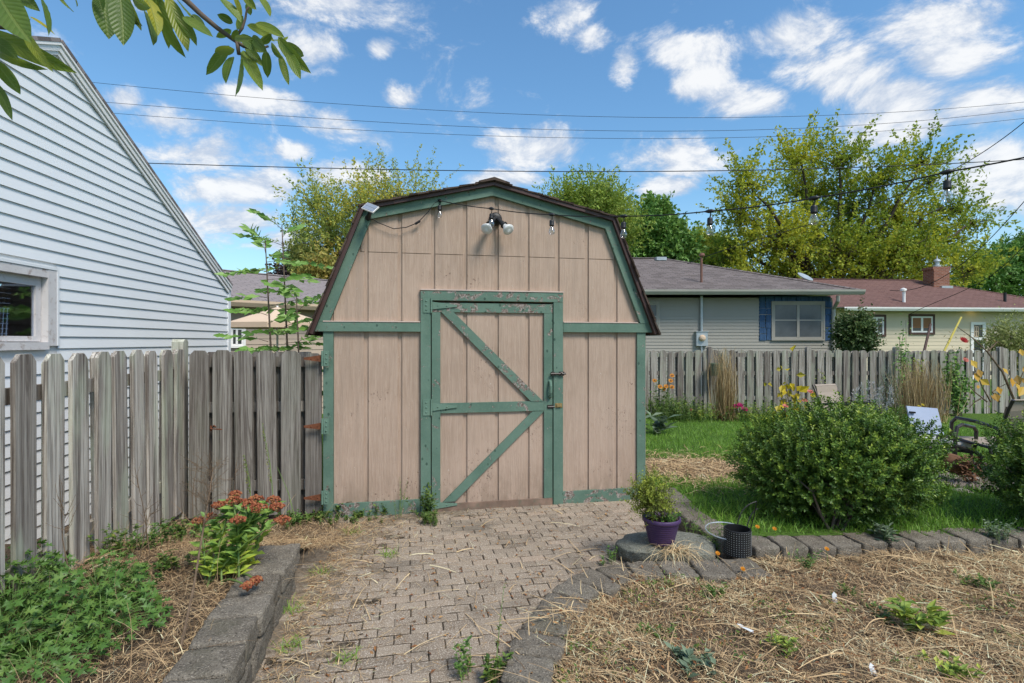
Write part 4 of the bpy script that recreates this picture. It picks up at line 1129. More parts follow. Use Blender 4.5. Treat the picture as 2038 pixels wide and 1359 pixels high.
for (x0, x1, y0, y1) in ((s0, s1, zs1 - sw, zs1), (s0, s1, zs0, zs0 + sw), (s0, s0 + sw, zs0 + sw, zs1 - sw), (s1 - sw, s1, zs0 + sw, zs1 - sw)): GA.box(mb, x0, x1, y0, y1, -.05, -.022)
mb.build('sash', M['peel_white'], gw)
mb = MB(); GA.box(mb, s0 + sw - .005, s1 - sw + .005, zs0 + sw - .005, zs1 - sw + .005, -.042, -.038); mb.build('pane', M['glass'], gw)
mb = MB(); GA.box(mb, a_in + .003, s0 - .001, z_b + .03, z_ti, -.08, -.026); GA.box(mb, s0, s1, zs1 + .001, z_ti - .001, -.08, -.026); mb.build('stop', M['peel_white'], gw)
# things standing inside the window
mb = MB(); tube(mb, [GA.pt(s0 + .62, 1.0, -.25), GA.pt(s0 + .42, zs1 - .1, -.22)], .022, 8); o = mb.build('white_pole', M['lampwhite'], base=GA.pt(s0 + .62, 1.0, -.25)); tag(o, 'white pole leaning inside the garage window', 'pole')
mb = MB(); b0 = GA.pt(s0 + .44, 1.0, -.2)
for k in range(9):
    tube(mb, [GA.pt(s0 + .47 - .042 * k, 1.0, -.2), GA.pt(s0 + .36 - .035 * k, zs1 - .22, -.2)], .004 if k else .012, 5)
for k in range(22): z = 1.2 + k * .04; tube(mb, [GA.pt(s0 + .42 - .10 * (z - 1.2) , z, -.2), GA.pt(s0 + .12 - .09 * (z - 1.2), z, -.2)], .003, 4)
o = mb.build('wire_rack', M['lampwhite'], base=b0); tag(o, 'white wire grid standing inside the garage window', 'wire rack')

# grey house behind the back fence
H1 = PF((0, 15.6), (1, 0), (0, -1))
h1 = thing('house', 'low greige sided house with grey shingle roof and blue framed windows', 'house', (6, 15.6, 0))
cx1 = H1.ap(1657, 650)[0]; zg = H1.ap(1500, 586, .5)[1]
mb = MB(); lap(mb, H1, -2.5, cx1, zg - .12 - .095 * 33, zg - .12, .095, None, .014); mb.build('siding', M['tan_vinyl'], h1)
mb = MB(); H1.box(mb, -2.5, cx1 - .01, -.3, zg - .05, -8.2, -.001); mb.build('wall', M['tan_vinyl'], h1)
eo = .5; ex1 = H1.ap(1716, 580, eo)[0]; ez = H1.ap(1500, 577, eo)[1]
hb = 4.35; rz = ez + 1.62
def hip(name, parent, pf, e0, e1, ez, o_front, dep, rise, hipr, hipl, mat, thick=.05):
    mb = MB(); hd = dep / 2
    r0 = (e0 + (hd if hipl else 0)); r1 = e1 - (hd if hipr else 0)
    V = [pf.pt(e0, ez, o_front), pf.pt(e1, ez, o_front), pf.pt(e1, ez, o_front - dep), pf.pt(e0, ez, o_front - dep), pf.pt(r0, ez + rise, o_front - hd), pf.pt(r1, ez + rise, o_front - hd)]
    sl_l = math.hypot(hd, rise)
    mb.add([V[0], V[1], V[5], V[4]], [(0, 1, 2, 3)], .5, [(e0, 0, 0), (e1, 0, 0), (r1, sl_l, 0), (r0, sl_l, 0)])
    mb.add([V[2], V[3], V[4], V[5]], [(0, 1, 2, 3)], .5, [(e1, 0, 0), (e0, 0, 0), (r0, sl_l, 0), (r1, sl_l, 0)])
    mb.add([V[1], V[2], V[5]], [(0, 1, 2)], .5, [(0, 0, 0), (dep, 0, 0), (hd, sl_l, 0)])
    mb.add([V[3], V[0], V[4]], [(0, 1, 2)], .5, [(0, 0, 0), (dep, 0, 0), (hd, sl_l, 0)])
    # ridge and hip caps, ragged
    ro = mb.build(name, mat, parent)
    mb = MB()
    for A, B in ((V[4], V[5]), (V[5], V[1])) + (((V[4], V[0]),) if hipl else ()):
        up = np.array([0, 0, .012]); d = unit(B - A); sd_ = unit(np.cross(d, [0, 0, 1])) * .12
        mb.add([A - sd_ - up, A + sd_ - up, B + sd_ - up, B - sd_ - up, A + up * 2.2, B + up * 2.2], [(0, 3, 5, 4), (1, 4, 5, 2), (0, 4, 1), (3, 2, 5)], .5, [(0, 0, 0), (.25, 0, 0), (.25, 6, 0), (0, 6, 0), (.12, 0, 0), (.12, 6, 0)])
    mb.build('ridge_cap', mat, ro)
    mb = MB(); pf.box(mb, e0 + .02, e1 - .02, ez - .03, ez - .004, o_front - dep + .02, o_front - .02); mb.build('soffit', M['soffit'], ro)
    return ro
ro1 = hip('roof', h1, H1, -3.2, ex1, ez, eo, hb * 2 + .3, 1.62, True, False, M['roof1'])
def gutter(parent, pf, a0, a1, z, off, mat, s=.11):
    mb = MB()
    pf2 = [(off + .001, z - s), (off + .07, z - s), (off + .12, z - s * .35), (off + .125, z + .01), (off + .11, z + .01), (off + .10, z - .03), (off + .012, z - .03), (off + .001, z + .01)]
    n = len(pf2); V = [pf.pt(a0, zz, oo) for oo, zz in pf2] + [pf.pt(a1, zz, oo) for oo, zz in pf2]
    mb.add(V, [tuple(range(n))[::-1], tuple(range(n, 2 * n))] + [(i, (i + 1) % n, (i + 1) % n + n, i + n) for i in range(n)])
    return mb.build('gutter', M[mat], parent)
gutter(h1, H1, -3.2, ex1 + .02, ez - .005, eo, 'gutter', .13)
mb = MB(); pts = [(1668, 588, .52), (1668, 598, .5), (1664, 606, .25), (1659, 615, .07), (1659, 640, .07), (1659, 735, .07)]
tube(mb, [H1.pt(*H1.ap(x, y, o), o) for x, y, o in pts], .05, 8); mb.build('downspout', M['gutter'], h1)
# blue shingle surround
def bshingles(mb, x0, y0, x1, y1, rows, cols):
    a0, z1 = H1.ap(x0, y0, .02); a1, z0 = H1.ap(x1, y1, .02)
    H1.box(mb, a0, a1, z0, z1, -.005, .006)
    for r_ in range(rows):
        zb = z0 + (z1 - z0) * r_ / rows; zt = z0 + (z1 - z0) * (r_ + 1) / rows
        cs = np.sort(np.concatenate([[0, 1], (np.arange(1, cols) + rng.uniform(-.25, .25, max(cols - 1, 0))) / cols]))
        for c0, c1 in zip(cs[:-1], cs[1:]):
            dz = rng.uniform(-.02, .02); A, B = a0 + (a1 - a0) * c0 + .010, a0 + (a1 - a0) * c1 - .010
            H1.prism(mb, [(A, zb + dz + rng.normal(0, .006)), (B, zb + dz + rng.normal(0, .006)), (B, zt - .012), (A, zt - .012)], .006, .026 + .02 * rng.random())
mb = MB(); bshingles(mb, 1511, 600, 1536, 677, 6, 2); bshingles(mb, 1641.5, 600, 1655, 677, 6, 1); bshingles(mb, 1511, 589, 1653, 600.5, 1, 10)
mb.build('shingle_panel', M['blue_shingle'], h1)
window(h1, H1, 1535, 599.5, 1641, 677.5, 'house_pane', 'tan_vinyl', .03, .05, (.5,), (.52,), 'tan_vinyl', .055)
window(h1, H1, 1262, 600, 1313, 660, 'house_pane', 'tan_vinyl', .03, .05, (), (.5,), 'tan_vinyl', .05)
a, z = H1.ap(1397, 674, .1)
mb = MB(); H1.box(mb, a - .165, a + .165, z - .21, z + .20, .0, .12); H1.box(mb, a - .19, a + .19, z + .20, z + .215, 0, .14)
mt = mb.build('meter_box', M['steel'], h1)
mb = MB(); lathe(mb, H1.pt(a, z + .02, .121), [(.095, 0), (.095, .03), (.08, .07), (.04, .09), (.0, .092)], 20, axis_matrix([0, -1, 0])); mb.build('meter_dial', M['canvas'], mt)
mb = MB(); tube(mb, [H1.pt(a, z + .215, .06), H1.pt(a, zg, .06)], .042, 10); tube(mb, [H1.pt(a, z - .21, .06), H1.pt(a, -.2, .06)], .03, 10); mb.build('conduit', M['steel'], h1)
roofp = lambda px, py: P(px, py, 16.2)
mb = MB(); tube(mb, [P(1396, 572, 16.0), P(1396, 512, 16.0)], .035, 10); lathe(mb, P(1397, 511, 16.0), [(.04, 0), (.09, .03), (.07, .10), (.02, .12)], 12); ms = mb.build('mast', M['rust_pipe'], h1)
mb = MB(); c = P(1314, 516, 19.3); box(mb, c[0] - .18, c[0] + .18, c[1] - .2, c[1] + .2, c[2] - .06, c[2] + .06); mb.build('roof_vent', M['steel'], h1)
mb = MB(); c = P(1601, 553, 17.3); lathe(mb, c, [(.0, -.03), (.18, .0), (.26, .05), (.255, .06), (.0, .02)], 18, axis_matrix([.3, -.5, .8])); tube(mb, [c, c - np.array([0, 0, .22])], .02, 6); mb.build('satellite_dish', M['steel'], h1)

# cream house with red brown roof
d2 = unit(np.array([1, .085])); H2 = PF(P(1680, 600, 23.5)[:2], d2, (d2[1], -d2[0]))
h2 = thing('house', 'cream sided house with red brown roof and brick chimney at the right', 'house', (*P(1680, 600, 23.5)[:2], 0))
e20 = H2.ap(1640, 600)[0]; eo2 = .55; ez2 = H2.ap(1690, 611, eo2)[1]
mb = MB(); lap(mb, H2, e20 + .6, 16, ez2 - .18 - .165 * 20, ez2 - .15, .165, None, .014); mb.build('siding', M['cream'], h2)
mb = MB(); H2.box(mb, e20 + .61, 16, -.3, ez2 - .05, -8, -.001); mb.build('wall', M['cream'], h2)
er = H2.ap(1683, 612, eo2)[0] - .05
ro2 = hip('roof', h2, H2, er - 4., H2.ap(2140, 615, eo2)[0] + 1.0, ez2, eo2, 9.2, 1.78, True, False, M['roof2'])
gutter(h2, H2, er, 17, ez2 - .005, eo2, 'white', .15)
window(h2, H2, 1724, 626, 1763, 670, 'dark_pane', 'brown_trim', .03, .10, (.52,), (), 'white', .07)
window(h2, H2, 1809, 625, 1860, 666, 'dark_pane', 'brown_trim', .03, .10, (.5,), (), 'white', .07, (.28, 'blind'))
a0, z1 = H2.ap(1932, 641, .03); a1, z0 = H2.ap(1961, 760, .03)
mb = MB(); H2.box(mb, a0, a0 + .14, z0, z1, 0, .05); H2.box(mb, a1 - .14, a1, z0, z1, 0, .05); H2.box(mb, a0 + .141, a1 - .141, z1 - .12, z1, 0, .05); zm = H2.ap(1945, 674, .03)[1]; H2.box(mb, a0 + .141, a1 - .141, zm - .06, zm + .06, .0, .045)
dr = mb.build('door', M['white'], h2)
mb = MB(); H2.box(mb, a0 + .142, a1 - .142, z0, z1 - .121, -.01, .02); mb.build('pane', M['dark_pane'], dr)
mb = MB(); q0, q1 = a0 + .2, a1 - .35
for f in (0, .5, 1): m = q0 + (q1 - q0) * f; H2.box(mb, m - .02, m + .02, zm + .1, z1 - .2, .021, .03)
for f in (0, .5, 1): m = zm + .1 + (z1 - .3 - zm) * f; H2.box(mb, q0, q1, m - .018, m + .018, .021, .029)
mb.build('muntin', M['canvas'], dr)
c = P(1863, 560, 27.2)
mb = MB(); hw, hd = .40, .36
for (dx0, dx1, z0, z1, s) in ((-hw, hw, c[2] - .45, c[2] + .58, 0), (-hw - .05, hw + .05, c[2] + .58, c[2] + .72, 0)):
    V = [(c[0] + dx0, c[1] - hd, z0), (c[0] + dx1, c[1] - hd, z0), (c[0] + dx1, c[1] + hd, z0), (c[0] + dx0, c[1] + hd, z0)]; V = V + [(x, y, z1) for x, y, _ in V]
    for f in ((0, 1, 5, 4), (1, 2, 6, 5), (2, 3, 7, 6), (3, 0, 4, 7), (4, 5, 6, 7)):
        q = [V[i] for i in f]; mb.add(q, [(0, 1, 2, 3)], .5, [((p[0] + p[1]), p[2], 0) for p in q])
ch = mb.build('chimney', M['brick'], h2)
mb = MB(); lathe(mb, (c[0] + .05, c[1], c[2] + .72), [(.17, 0), (.17, .1), (.1, .14), (.1, .3), (.17, .31), (.15, .38), (.03, .46), (.02, .6)], 12); mb.build('chimney_cap', M['steel'], ch)
mb = MB(); box(mb, c[0] - .1, c[0] + .46, c[1] - .5, c[1] - hd - .002, c[2] - .5, c[2] - .28); mb.build('flashing', M['steel'], ch)
mb = MB(); tube(mb, [P(1799, 608, 24.0), P(1799, 580, 24.0)], .065, 10); lathe(mb, P(1798, 580, 24.0), [(.07, 0), (.13, .03), (.12, .12), (.03, .16)], 10); mb.build('vent_pipe', M['white'], h2)
mb = MB(); tube(mb, [P(2000, 606, 24.6), P(2000, 582, 24.6)], .06, 10); mb.build('vent_pipe', M['black'], h2)
t = NT('lit_lamp', .5); t.b.inputs['Emission Color'].default_value = (1, .72, .25, 1); t.b.inputs['Emission Strength'].default_value = 1.4; M['lit'] = t.m
mb = MB(); a, z = H2.ap(1944, 626, .3); lathe(mb, H2.pt(a, ez2 - .031, .3), [(.14, 0), (.15, -.03), (.09, -.08), (.0, -.09)], 14); mb.build('porch_lamp', M['lit'], h2)

# beige house at left behind the garage
d3 = unit(np.array([.643, .766])); O3 = P(465, 600, 11.)[:2]; H3 = PF(O3, d3, (d3[1], -d3[0]))
h3 = thing('house', 'beige sided house with worn grey roof behind the saplings', 'house', (*O3, 0))
ez3 = H3.ap(466, 597, .35)[1]
mb = MB(); lap(mb, H3, -2.5, 6, ez3 - .15 - .125 * 18, ez3 - .12, .125); mb.build('siding', M['peach'], h3)
mb = MB(); H3.box(mb, -2.5, 6, -.2, ez3 - .05, -6, -.001); mb.build('wall', M['peach'], h3)
hip('roof', h3, H3, -3, 6.6, ez3, .35, 6.6, 1.0, False, False, M['roof3'])
gutter(h3, H3, -3, 6.6, ez3 - .005, .35, 'canvas', .12)
window(h3, H3, 455, 648, 488, 692, 'dark_pane', 'white', .03, .05, (.45,), (), 'white', .03)
mb = MB(); c = P(552, 650, 9.6); V = [c + np.array([0, 0, .36])]
for k in range(8):
    a = 2 * math.pi * (k + .3) / 8; V.append(c + np.array([.88 * math.cos(a), .88 * math.sin(a), .06]))
for k in range(8):
    a = 2 * math.pi * (k + .3) / 8; V.append(c + np.array([.88 * math.cos(a), .88 * math.sin(a), -.03]))
ub = thing('patio_umbrella', 'open beige patio umbrella behind the saplings', 'umbrella', (c[0], c[1], -.1))
mb.add(V, [(0, 1 + k, 1 + (k + 1) % 8) for k in range(8)] + [(1 + k, 9 + k, 9 + (k + 1) % 8, 1 + (k + 1) % 8) for k in range(8)]); mb.build('canopy', M['canvas'], ub)
mb = MB(); tube(mb, [c + np.array([0, 0, .38]), np.array([c[0], c[1], -.1])], .02, 8); mb.build('pole', M['white'], ub)
# ------------------------------------------------------------------ trees
def sphere_pts(n):
    v = rng.normal(size=(n, 3)); return unit(v)
def tree(name, label, D, base_px, blobs, n_twig, n_leaf, LL, LW, mat, tl, up=.6, trunk_r=.3, fork=.35, group=None, bark='bark', limbs=True, twig_vis=.35, dens=1.):
    """blobs: (px,py,rx,ry[,dz]) crown masses on the photo at distance D"""
    base = P(base_px, 679.5, D); base[2] = -.2
    t = thing(name, label, 'tree', base, group)
    B = []
    for b in blobs:
        c = P(b[0], b[1], D + (b[4] if len(b) > 4 else rng.uniform(-.12, .12) * D * .5)); k = c[1] / FPX
        B.append((c, np.array([b[2] * k, (b[2] + b[3]) * .5 * k, b[3] * k])))
    zt = max(c[2] + r[2] for c, r in B)
    wts = np.array([(r[0] * r[2]) for _, r in B]); wts = wts / wts.sum()
    mbt = MB(); f = base + np.array([0, 0, (zt - base[2]) * fork]); cm = np.mean([c for c, _ in B], axis=0)
    f[0] += (cm[0] - f[0]) * .2
    tube(mbt, [base, base + (f - base) * .5 + rng.normal(0, trunk_r * .3, 3) * [1, 1, 0], f], [trunk_r * 1.25, trunk_r, trunk_r * .85], 10)
    mbl = MB(); pos, ax, nr, rd = [], [], [], []
    mbw = MB()
    for bi, (c, r) in enumerate(B):
        if limbs:
            m = f + (c - f) * .5 + np.array([0, 0, .12 * np.linalg.norm(c - f)]) * rng.uniform(-.5, .8) + rng.normal(0, .06, 3) * np.linalg.norm(c - f)
            tt = np.linspace(0, 1, 9)[:, None]; crv = (1 - tt) ** 2 * f + 2 * tt * (1 - tt) * m + tt ** 2 * (c + np.array([0, 0, r[2] * .4]))
            crv[1:-1] += rng.normal(0, .03, (7, 3)) * np.linalg.norm(c - f) * .4
            tube(mbt, crv, np.linspace(trunk_r * .5, trunk_r * .08, 9), 7)
        nt = max(6, int(n_twig * wts[bi])); br = rng.random()
        dirs = sphere_pts(nt); st = c + dirs * r * (rng.random((nt, 1)) ** .6) * .72
        if limbs:
            for j in range(min(16, nt // 3)):
                e = st[j]; tube(mbt, [c, (c + e) / 2 + rng.normal(0, .1, 3) * r, e], [trunk_r * .10, trunk_r * .07, trunk_r * .04], 5)
        td = unit(dirs / (r / r.max()) * .8 + np.array([0, 0, up]) + rng.normal(0, .35, (nt, 3)))
        ln = tl * rng.uniform(.5, 1.15, nt)
        vis = rng.random(nt) < twig_vis
        for j in np.where(vis)[0]:
            tube(mbw, [st[j] - td[j] * ln[j] * .5, st[j] + td[j] * ln[j] * .95], [LW * .10, LW * .04], 3, cap=False)
        tr = rng.random(nt)
        k = n_leaf; u = rng.uniform(-.15, 1., (nt, k)); 
        sp = rng.normal(0, 1, (nt, k, 3)) * (LL * .6) * (1.2 - u[..., None] * .9)
        pp = st[:, None] + td[:, None] * (ln[:, None] * u)[..., None] + sp
        aa = unit(td[:, None] * .55 + rng.normal(0, .6, (nt, k, 3)) + np.array([0, 0, -.1]))
        pos.append(pp.reshape(-1, 3)); ax.append(aa.reshape(-1, 3)); nr.append(unit(rng.normal(0, .7, (nt * k, 3)) + np.array([0, 0, .7])))
        rd.append(np.clip(.36 * br + .30 * tr[:, None] + .34 * rng.random((nt, k)), 0, 1).ravel())
    pos = np.concatenate(pos); n = len(pos)
    leaves(mbl, pos, np.concatenate(ax), np.concatenate(nr), LL * rng.uniform(.7, 1.3, n), LW * rng.uniform(.7, 1.3, n), np.concatenate(rd))
    mbl.build('crown', M[mat], t)
    tk = mbt.build('trunk', M[bark], t, smooth=True)
    if mbw.V: mbw.build('twig', M['twig'], tk)
    return t
maple = [(1487, 345, 52, 42), (1478, 410, 58, 45), (1590, 285, 52, 42), (1672, 285, 48, 42), (1610, 360, 80, 52), (1755, 320, 52, 42), (1835, 290, 40, 34), (1850, 330, 40, 30), (1700, 385, 75, 50), (1785, 415, 75, 50),
         (1550, 455, 95, 42), (1670, 475, 100, 46), (1800, 480, 90, 45), (1895, 395, 52, 28), (1945, 420, 48, 20), (1885, 460, 60, 36), (1450, 480, 52, 36), (1925, 515, 48, 30), (1590, 520, 90, 32), (1740, 525, 90, 34), (1490, 525, 60, 25), (1850, 535, 60, 25)]
maple = [(a, b + 22 + (12 if b < 340 else 0), c * .95, d) for a, b, c, d in maple]
tree('maple_tree', 'tall spreading maple with yellowing leaves behind the red brown roof', 33, 1655, maple + maple[10:13] + maple[17:], 1900, 34, .20, .125, 'lf_maple', 2.1, .8, .42, .30, twig_vis=.5)
thin = [(655, 420, 55, 40), (720, 385, 60, 35), (640, 470, 50, 30), (700, 450, 60, 45), (790, 365, 65, 28), (845, 362, 35, 20), (600, 445, 35, 22), (680, 500, 40, 30), (630, 385, 40, 25), (760, 420, 60, 40)]
thin = [(a, b + 26, c, d) for a, b, c, d in thin]
tree('sparse_tree', 'thin open tree with fine yellowing leaves behind the left shed roof', 22, 760, thin, 640, 34, .12, .065, 'lf_thin', 1.6, .8, .14, .22, twig_vis=.55)
tree('bright_tree', 'bright green feathery tree rising behind the right slope of the shed roof', 26, 1180, [(1180, 415, 60, 36), (1120, 412, 42, 22), (1215, 440, 52, 38), (1150, 450, 80, 45), (1235, 475, 42, 36), (1205, 398, 24, 16)], 900, 30, .17, .075, 'lf_bright', 1.5, 1.2, .22, .25, twig_vis=.3)
tree('round_tree', 'dense dark green tree between the shed roof and the grey house roof', 31, 1305, [(1300, 430, 34, 28), (1285, 465, 42, 36), (1325, 475, 38, 30), (1300, 500, 60, 28), (1350, 505, 34, 22)], 620, 24, .26, .18, 'lf_deep', 1.1, .5, .25, .3, twig_vis=.2)
tree('green_tree', 'mid green tree beyond the grey roof to the left of the maple', 38, 1405, [(1385, 500, 40, 26), (1430, 510, 40, 28), (1360, 525, 30, 14)], 420, 22, .3, .19, 'lf_bright', 1.3, .5, .25, .3, twig_vis=.2)
tree('dark_tree', 'dark evergreen tree at the far right beyond the red brown roof', 42, 2010, [(1965, 545, 40, 22), (2015, 525, 40, 32), (2050, 510, 50, 45), (2000, 560, 60, 22), (1935, 560, 30, 14)], 520, 24, .32, .2, 'lf_deep', 1.5, .5, .3, .3, twig_vis=.2)
tree('purple_tree', 'dark purple leaved tree peeping over the beige house roof', 27, 596, [(590, 535, 26, 16), (612, 520, 20, 12), (575, 550, 20, 12)], 130, 20, .22, .15, 'lf_purple', .9, .4, .15, .3, twig_vis=.3)
tree('autumn_tree', 'small orange and green autumn tree beside the left edge of the shed roof', 20, 640, [(640, 540, 26, 20), (625, 565, 28, 18), (655, 575, 26, 24), (660, 525, 20, 14), (615, 585, 24, 16), (600, 522, 24, 14)], 330, 22, .15, .10, 'lf_autumn', .8, .5, .12, .25, twig_vis=.3)

# ------------------------------------------------------------------ shrubs and plants
def shrub(name, label, c, r, n_twig, k, LL, LW, mat, tl=.25, up=.5, stems=7, stem_r=.012, group=None, base=None, shell=.55, cat='bush', bark='twig', lump=.0, stemmat=None):
    c = np.array(c, float); r = np.array(r, float)
    base = np.array([c[0], c[1], c[2] - r[2]]) if base is None else np.array(base, float)
    t = thing(name, label, cat, base, group)
    dirs = sphere_pts(n_twig)
    lm = 1 + lump * (np.sin(dirs[:, 0] * 5.1 + 1) * np.sin(dirs[:, 2] * 6.3 + 2) + np.sin(dirs[:, 1] * 7 + dirs[:, 0] * 4))
    st = c + dirs * r * ((shell + (1 - shell) * rng.random((n_twig, 1))) * lm[:, None]) * .86
    st = st[st[:, 2] > base[2] + .03]; nt = len(st); dd = unit((st - c) / r)
    td = unit(dd * .8 + np.array([0, 0, up]) + rng.normal(0, .3, (nt, 3))); ln = tl * rng.uniform(.45, 1.1, nt) * (1 + 1.1 * (rng.random(nt) < .06)); tr = rng.random(nt)
    u = np.linspace(.0, 1, k)[None] + rng.normal(0, .03, (nt, k))
    ang = rng.uniform(0, 6.3, (nt, 1)) + np.arange(k)[None] * 2.4
    e1 = unit(np.cross(td, rng.normal(size=(nt, 3)))); e2 = np.cross(td, e1)
    rad = e1[:, None] * np.cos(ang)[..., None] + e2[:, None] * np.sin(ang)[..., None]
    pp = st[:, None] + td[:, None] * (ln[:, None] * (u - .3))[..., None] + rad * LL * .15
    aa = unit(rad * 1. + td[:, None] * .75 + rng.normal(0, .2, (nt, k, 3)))
    nn = unit(td[:, None] * 1. - rad * .5 + rng.normal(0, .25, (nt, k, 3)))
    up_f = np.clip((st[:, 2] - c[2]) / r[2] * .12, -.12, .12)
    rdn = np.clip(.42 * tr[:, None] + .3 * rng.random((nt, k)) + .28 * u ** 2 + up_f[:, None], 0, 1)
    mb = MB(); n = nt * k
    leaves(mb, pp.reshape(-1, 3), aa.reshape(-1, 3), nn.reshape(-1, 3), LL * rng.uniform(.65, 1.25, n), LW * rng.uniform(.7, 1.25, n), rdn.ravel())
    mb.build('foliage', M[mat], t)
    mb = MB()
    for i in range(stems):
        e = st[rng.integers(nt)]; b = base + np.array([rng.normal(0, .05), rng.normal(0, .04), 0])
        m = b + (e - b) * .45 + np.array([0, 0, .12 * r[2]]) + rng.normal(0, .04, 3)
        tube(mb, [b, (b + m) / 2 + rng.normal(0, .012, 3), m, e], [stem_r * 1.2, stem_r, stem_r * .7, stem_r * .3], 6)
        for q in range(3):
            e2_ = st[rng.integers(nt)]; e2_ = m + (e2_ - m) * .6; tube(mb, [m, (m + e2_) / 2 + rng.normal(0, .03, 3), e2_], [stem_r * .6, stem_r * .4, stem_r * .2], 5)
    mb.build('stem', M[stemmat or bark], t)
    return t
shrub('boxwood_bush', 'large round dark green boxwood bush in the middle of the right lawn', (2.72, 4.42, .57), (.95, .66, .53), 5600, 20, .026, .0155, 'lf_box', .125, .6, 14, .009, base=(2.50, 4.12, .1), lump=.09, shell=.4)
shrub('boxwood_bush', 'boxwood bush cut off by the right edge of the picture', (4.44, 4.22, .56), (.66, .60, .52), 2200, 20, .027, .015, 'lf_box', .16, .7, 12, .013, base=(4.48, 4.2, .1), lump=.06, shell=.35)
shrub('viburnum_bush', 'dense dark viburnum bush between the grey house corner and the cream house', (P(1702, 668, 14.2)), (.44, .5, .60), 650, 14, .085, .055, 'lf_vib', .4, .3, 8, .02, base=(P(1700, 665, 14.2) - np.array([0, 0, 1.9])), lump=.05)
shrub('pale_shrub', 'pale yellow green feathery shrub leaning over the back fence at the right', P(2015, 690, 12.9), (.55, .5, .58), 420, 14, .085, .03, 'lf_pale', .6, .5, 6, .012, base=P(2015, 690, 12.9) - np.array([0, 0, 1.6]), lump=.1)

def sprig(mb, mbs, base, h, lean, n, LL, LW, srad=.003, rise=.3, droop=0., rb=0.):
    base = np.asarray(base, float); top = base + np.array([lean[0], lean[1], 1]) * h
    mid = (base + top) / 2 + np.array([lean[0], lean[1], 0]) * -.15 * h + rng.normal(0, .02 * h, 3)
    tt = np.linspace(0, 1, 7)[:, None]; crv = (1 - tt) ** 2 * base + 2 * tt * (1 - tt) * mid + tt ** 2 * top
    tube(mbs, crv, np.linspace(srad, srad * .4, 7), 5, cap=False)
    if n:
        u = rng.uniform(.12, 1, n)[:, None]; pos = (1 - u) ** 2 * base + 2 * u * (1 - u) * mid + u ** 2 * top
        a = rng.uniform(0, 6.3, n); ax = np.stack([np.cos(a), np.sin(a), rise + rng.normal(0, .25, n)], 1)
        leaves(mb, pos, ax, np.stack([-np.cos(a) * rise, -np.sin(a) * rise, np.ones(n)], 1) + rng.normal(0, .2, (n, 3)), LL * rng.uniform(.6, 1.2, n), LW * rng.uniform(.7, 1.2, n), np.clip(rng.random(n) * .8 + rb, 0, 1))
    return top
def plant(name, label, cat, base, spec, mat, group=None, stemmat='green_stem'):
    """spec: list of sprig arguments (dx,dy,h,lean,n,LL,LW,rad,rise)"""
    base = np.asarray(base, float); t = thing(name, label, cat, base, group); mb, ms = MB(), MB(); tops = []
    for (dx, dy, h, lean, n, LL, LW, rad, rise) in spec: tops.append(sprig(mb, ms, base + np.array([dx, dy, 0]), h, lean, n, LL, LW, rad, rise))
    if mb.V: mb.build('foliage', M[mat], t)
    ms.build('stem', M[stemmat], t)
    return t, tops
def rspec(k, spread, h0, h1, lean, n, LL, LW, rad=.0025, rise=.3):
    return [(rng.normal(0, spread), rng.normal(0, spread), rng.uniform(h0, h1), (rng.normal(0, lean), rng.normal(0, lean)), n, LL, LW, rad, rise) for _ in range(k)]
def flower(parent, c, r, mat, n=14, centre=None, dome=.25, name='flower', axis=(0, -.35, 1)):
    mb = MB(); A = axis_matrix(axis); a = np.linspace(0, 2 * math.pi, n, endpoint=False) + rng.random()
    for ring, (rr, lift) in enumerate(((1., 0), (.68, .3), (.4, .55))):
        ax = np.stack([np.cos(a + ring * .3), np.sin(a + ring * .3), np.full(n, dome + lift)], 1) @ A.T
        leaves(mb, np.repeat(np.asarray(c)[None], n, 0), ax, np.repeat(A[:, 2][None], n, 0), r * rr, r * rr * .55, rng.random(n), .12)
    f = mb.build(name, M[mat], parent)
    if centre:
        m2 = MB(); lathe(m2, np.asarray(c) + A[:, 2] * r * .12, [(r * .3, 0), (r * .27, r * .12), (r * .1, r * .2), (0, r * .21)], 10, A); m2.build('centre', M[centre], f)
    return f

# potted shrub in the purple pot
pc = np.array([1.064, 3.76, .148])
pot = thing('flower_pot', 'purple ribbed plastic flower pot standing on the flat boulder', 'pot', pc)
prof = [(.078, 0), (.086, .004)]
for i in range(9): z = .01 + i * .0155; r0 = .088 + .034 * (i / 9); prof += [(r0, z), (r0 + .0035, z + .006), (r0 + .001, z + .0145)]
prof += [(.125, .155), (.133, .158), (.136, .166), (.135, .182), (.130, .187), (.124, .184), (.120, .15), (.0, .148)]
mb = MB(); lathe(mb, pc, prof, 40); mb.build('body', M['purple'], pot, smooth=True)
mb = MB(); lathe(mb, pc + np.array([0, 0, .150]), [(.119, 0), (.07, .008), (.0, .01)], 16); mb.build('soil', M['potsoil'], pot)
sh = shrub('potted_shrub', 'yellow green small leaved shrub growing out of the purple pot', (.985, 3.75, .475), (.175, .15, .15), 330, 15, .017, .011, 'lf_potted', .12, .45, 9, .004, base=(1.06, 3.76, .31), lump=.09, shell=.2, cat='shrub')
plant('potted_herb', 'low bright green herb spilling over the right rim of the purple pot', 'herb', (1.10, 3.72, .31), rspec(26, .035, .03, .09, .5, 10, .018, .013), 'lf_sap')
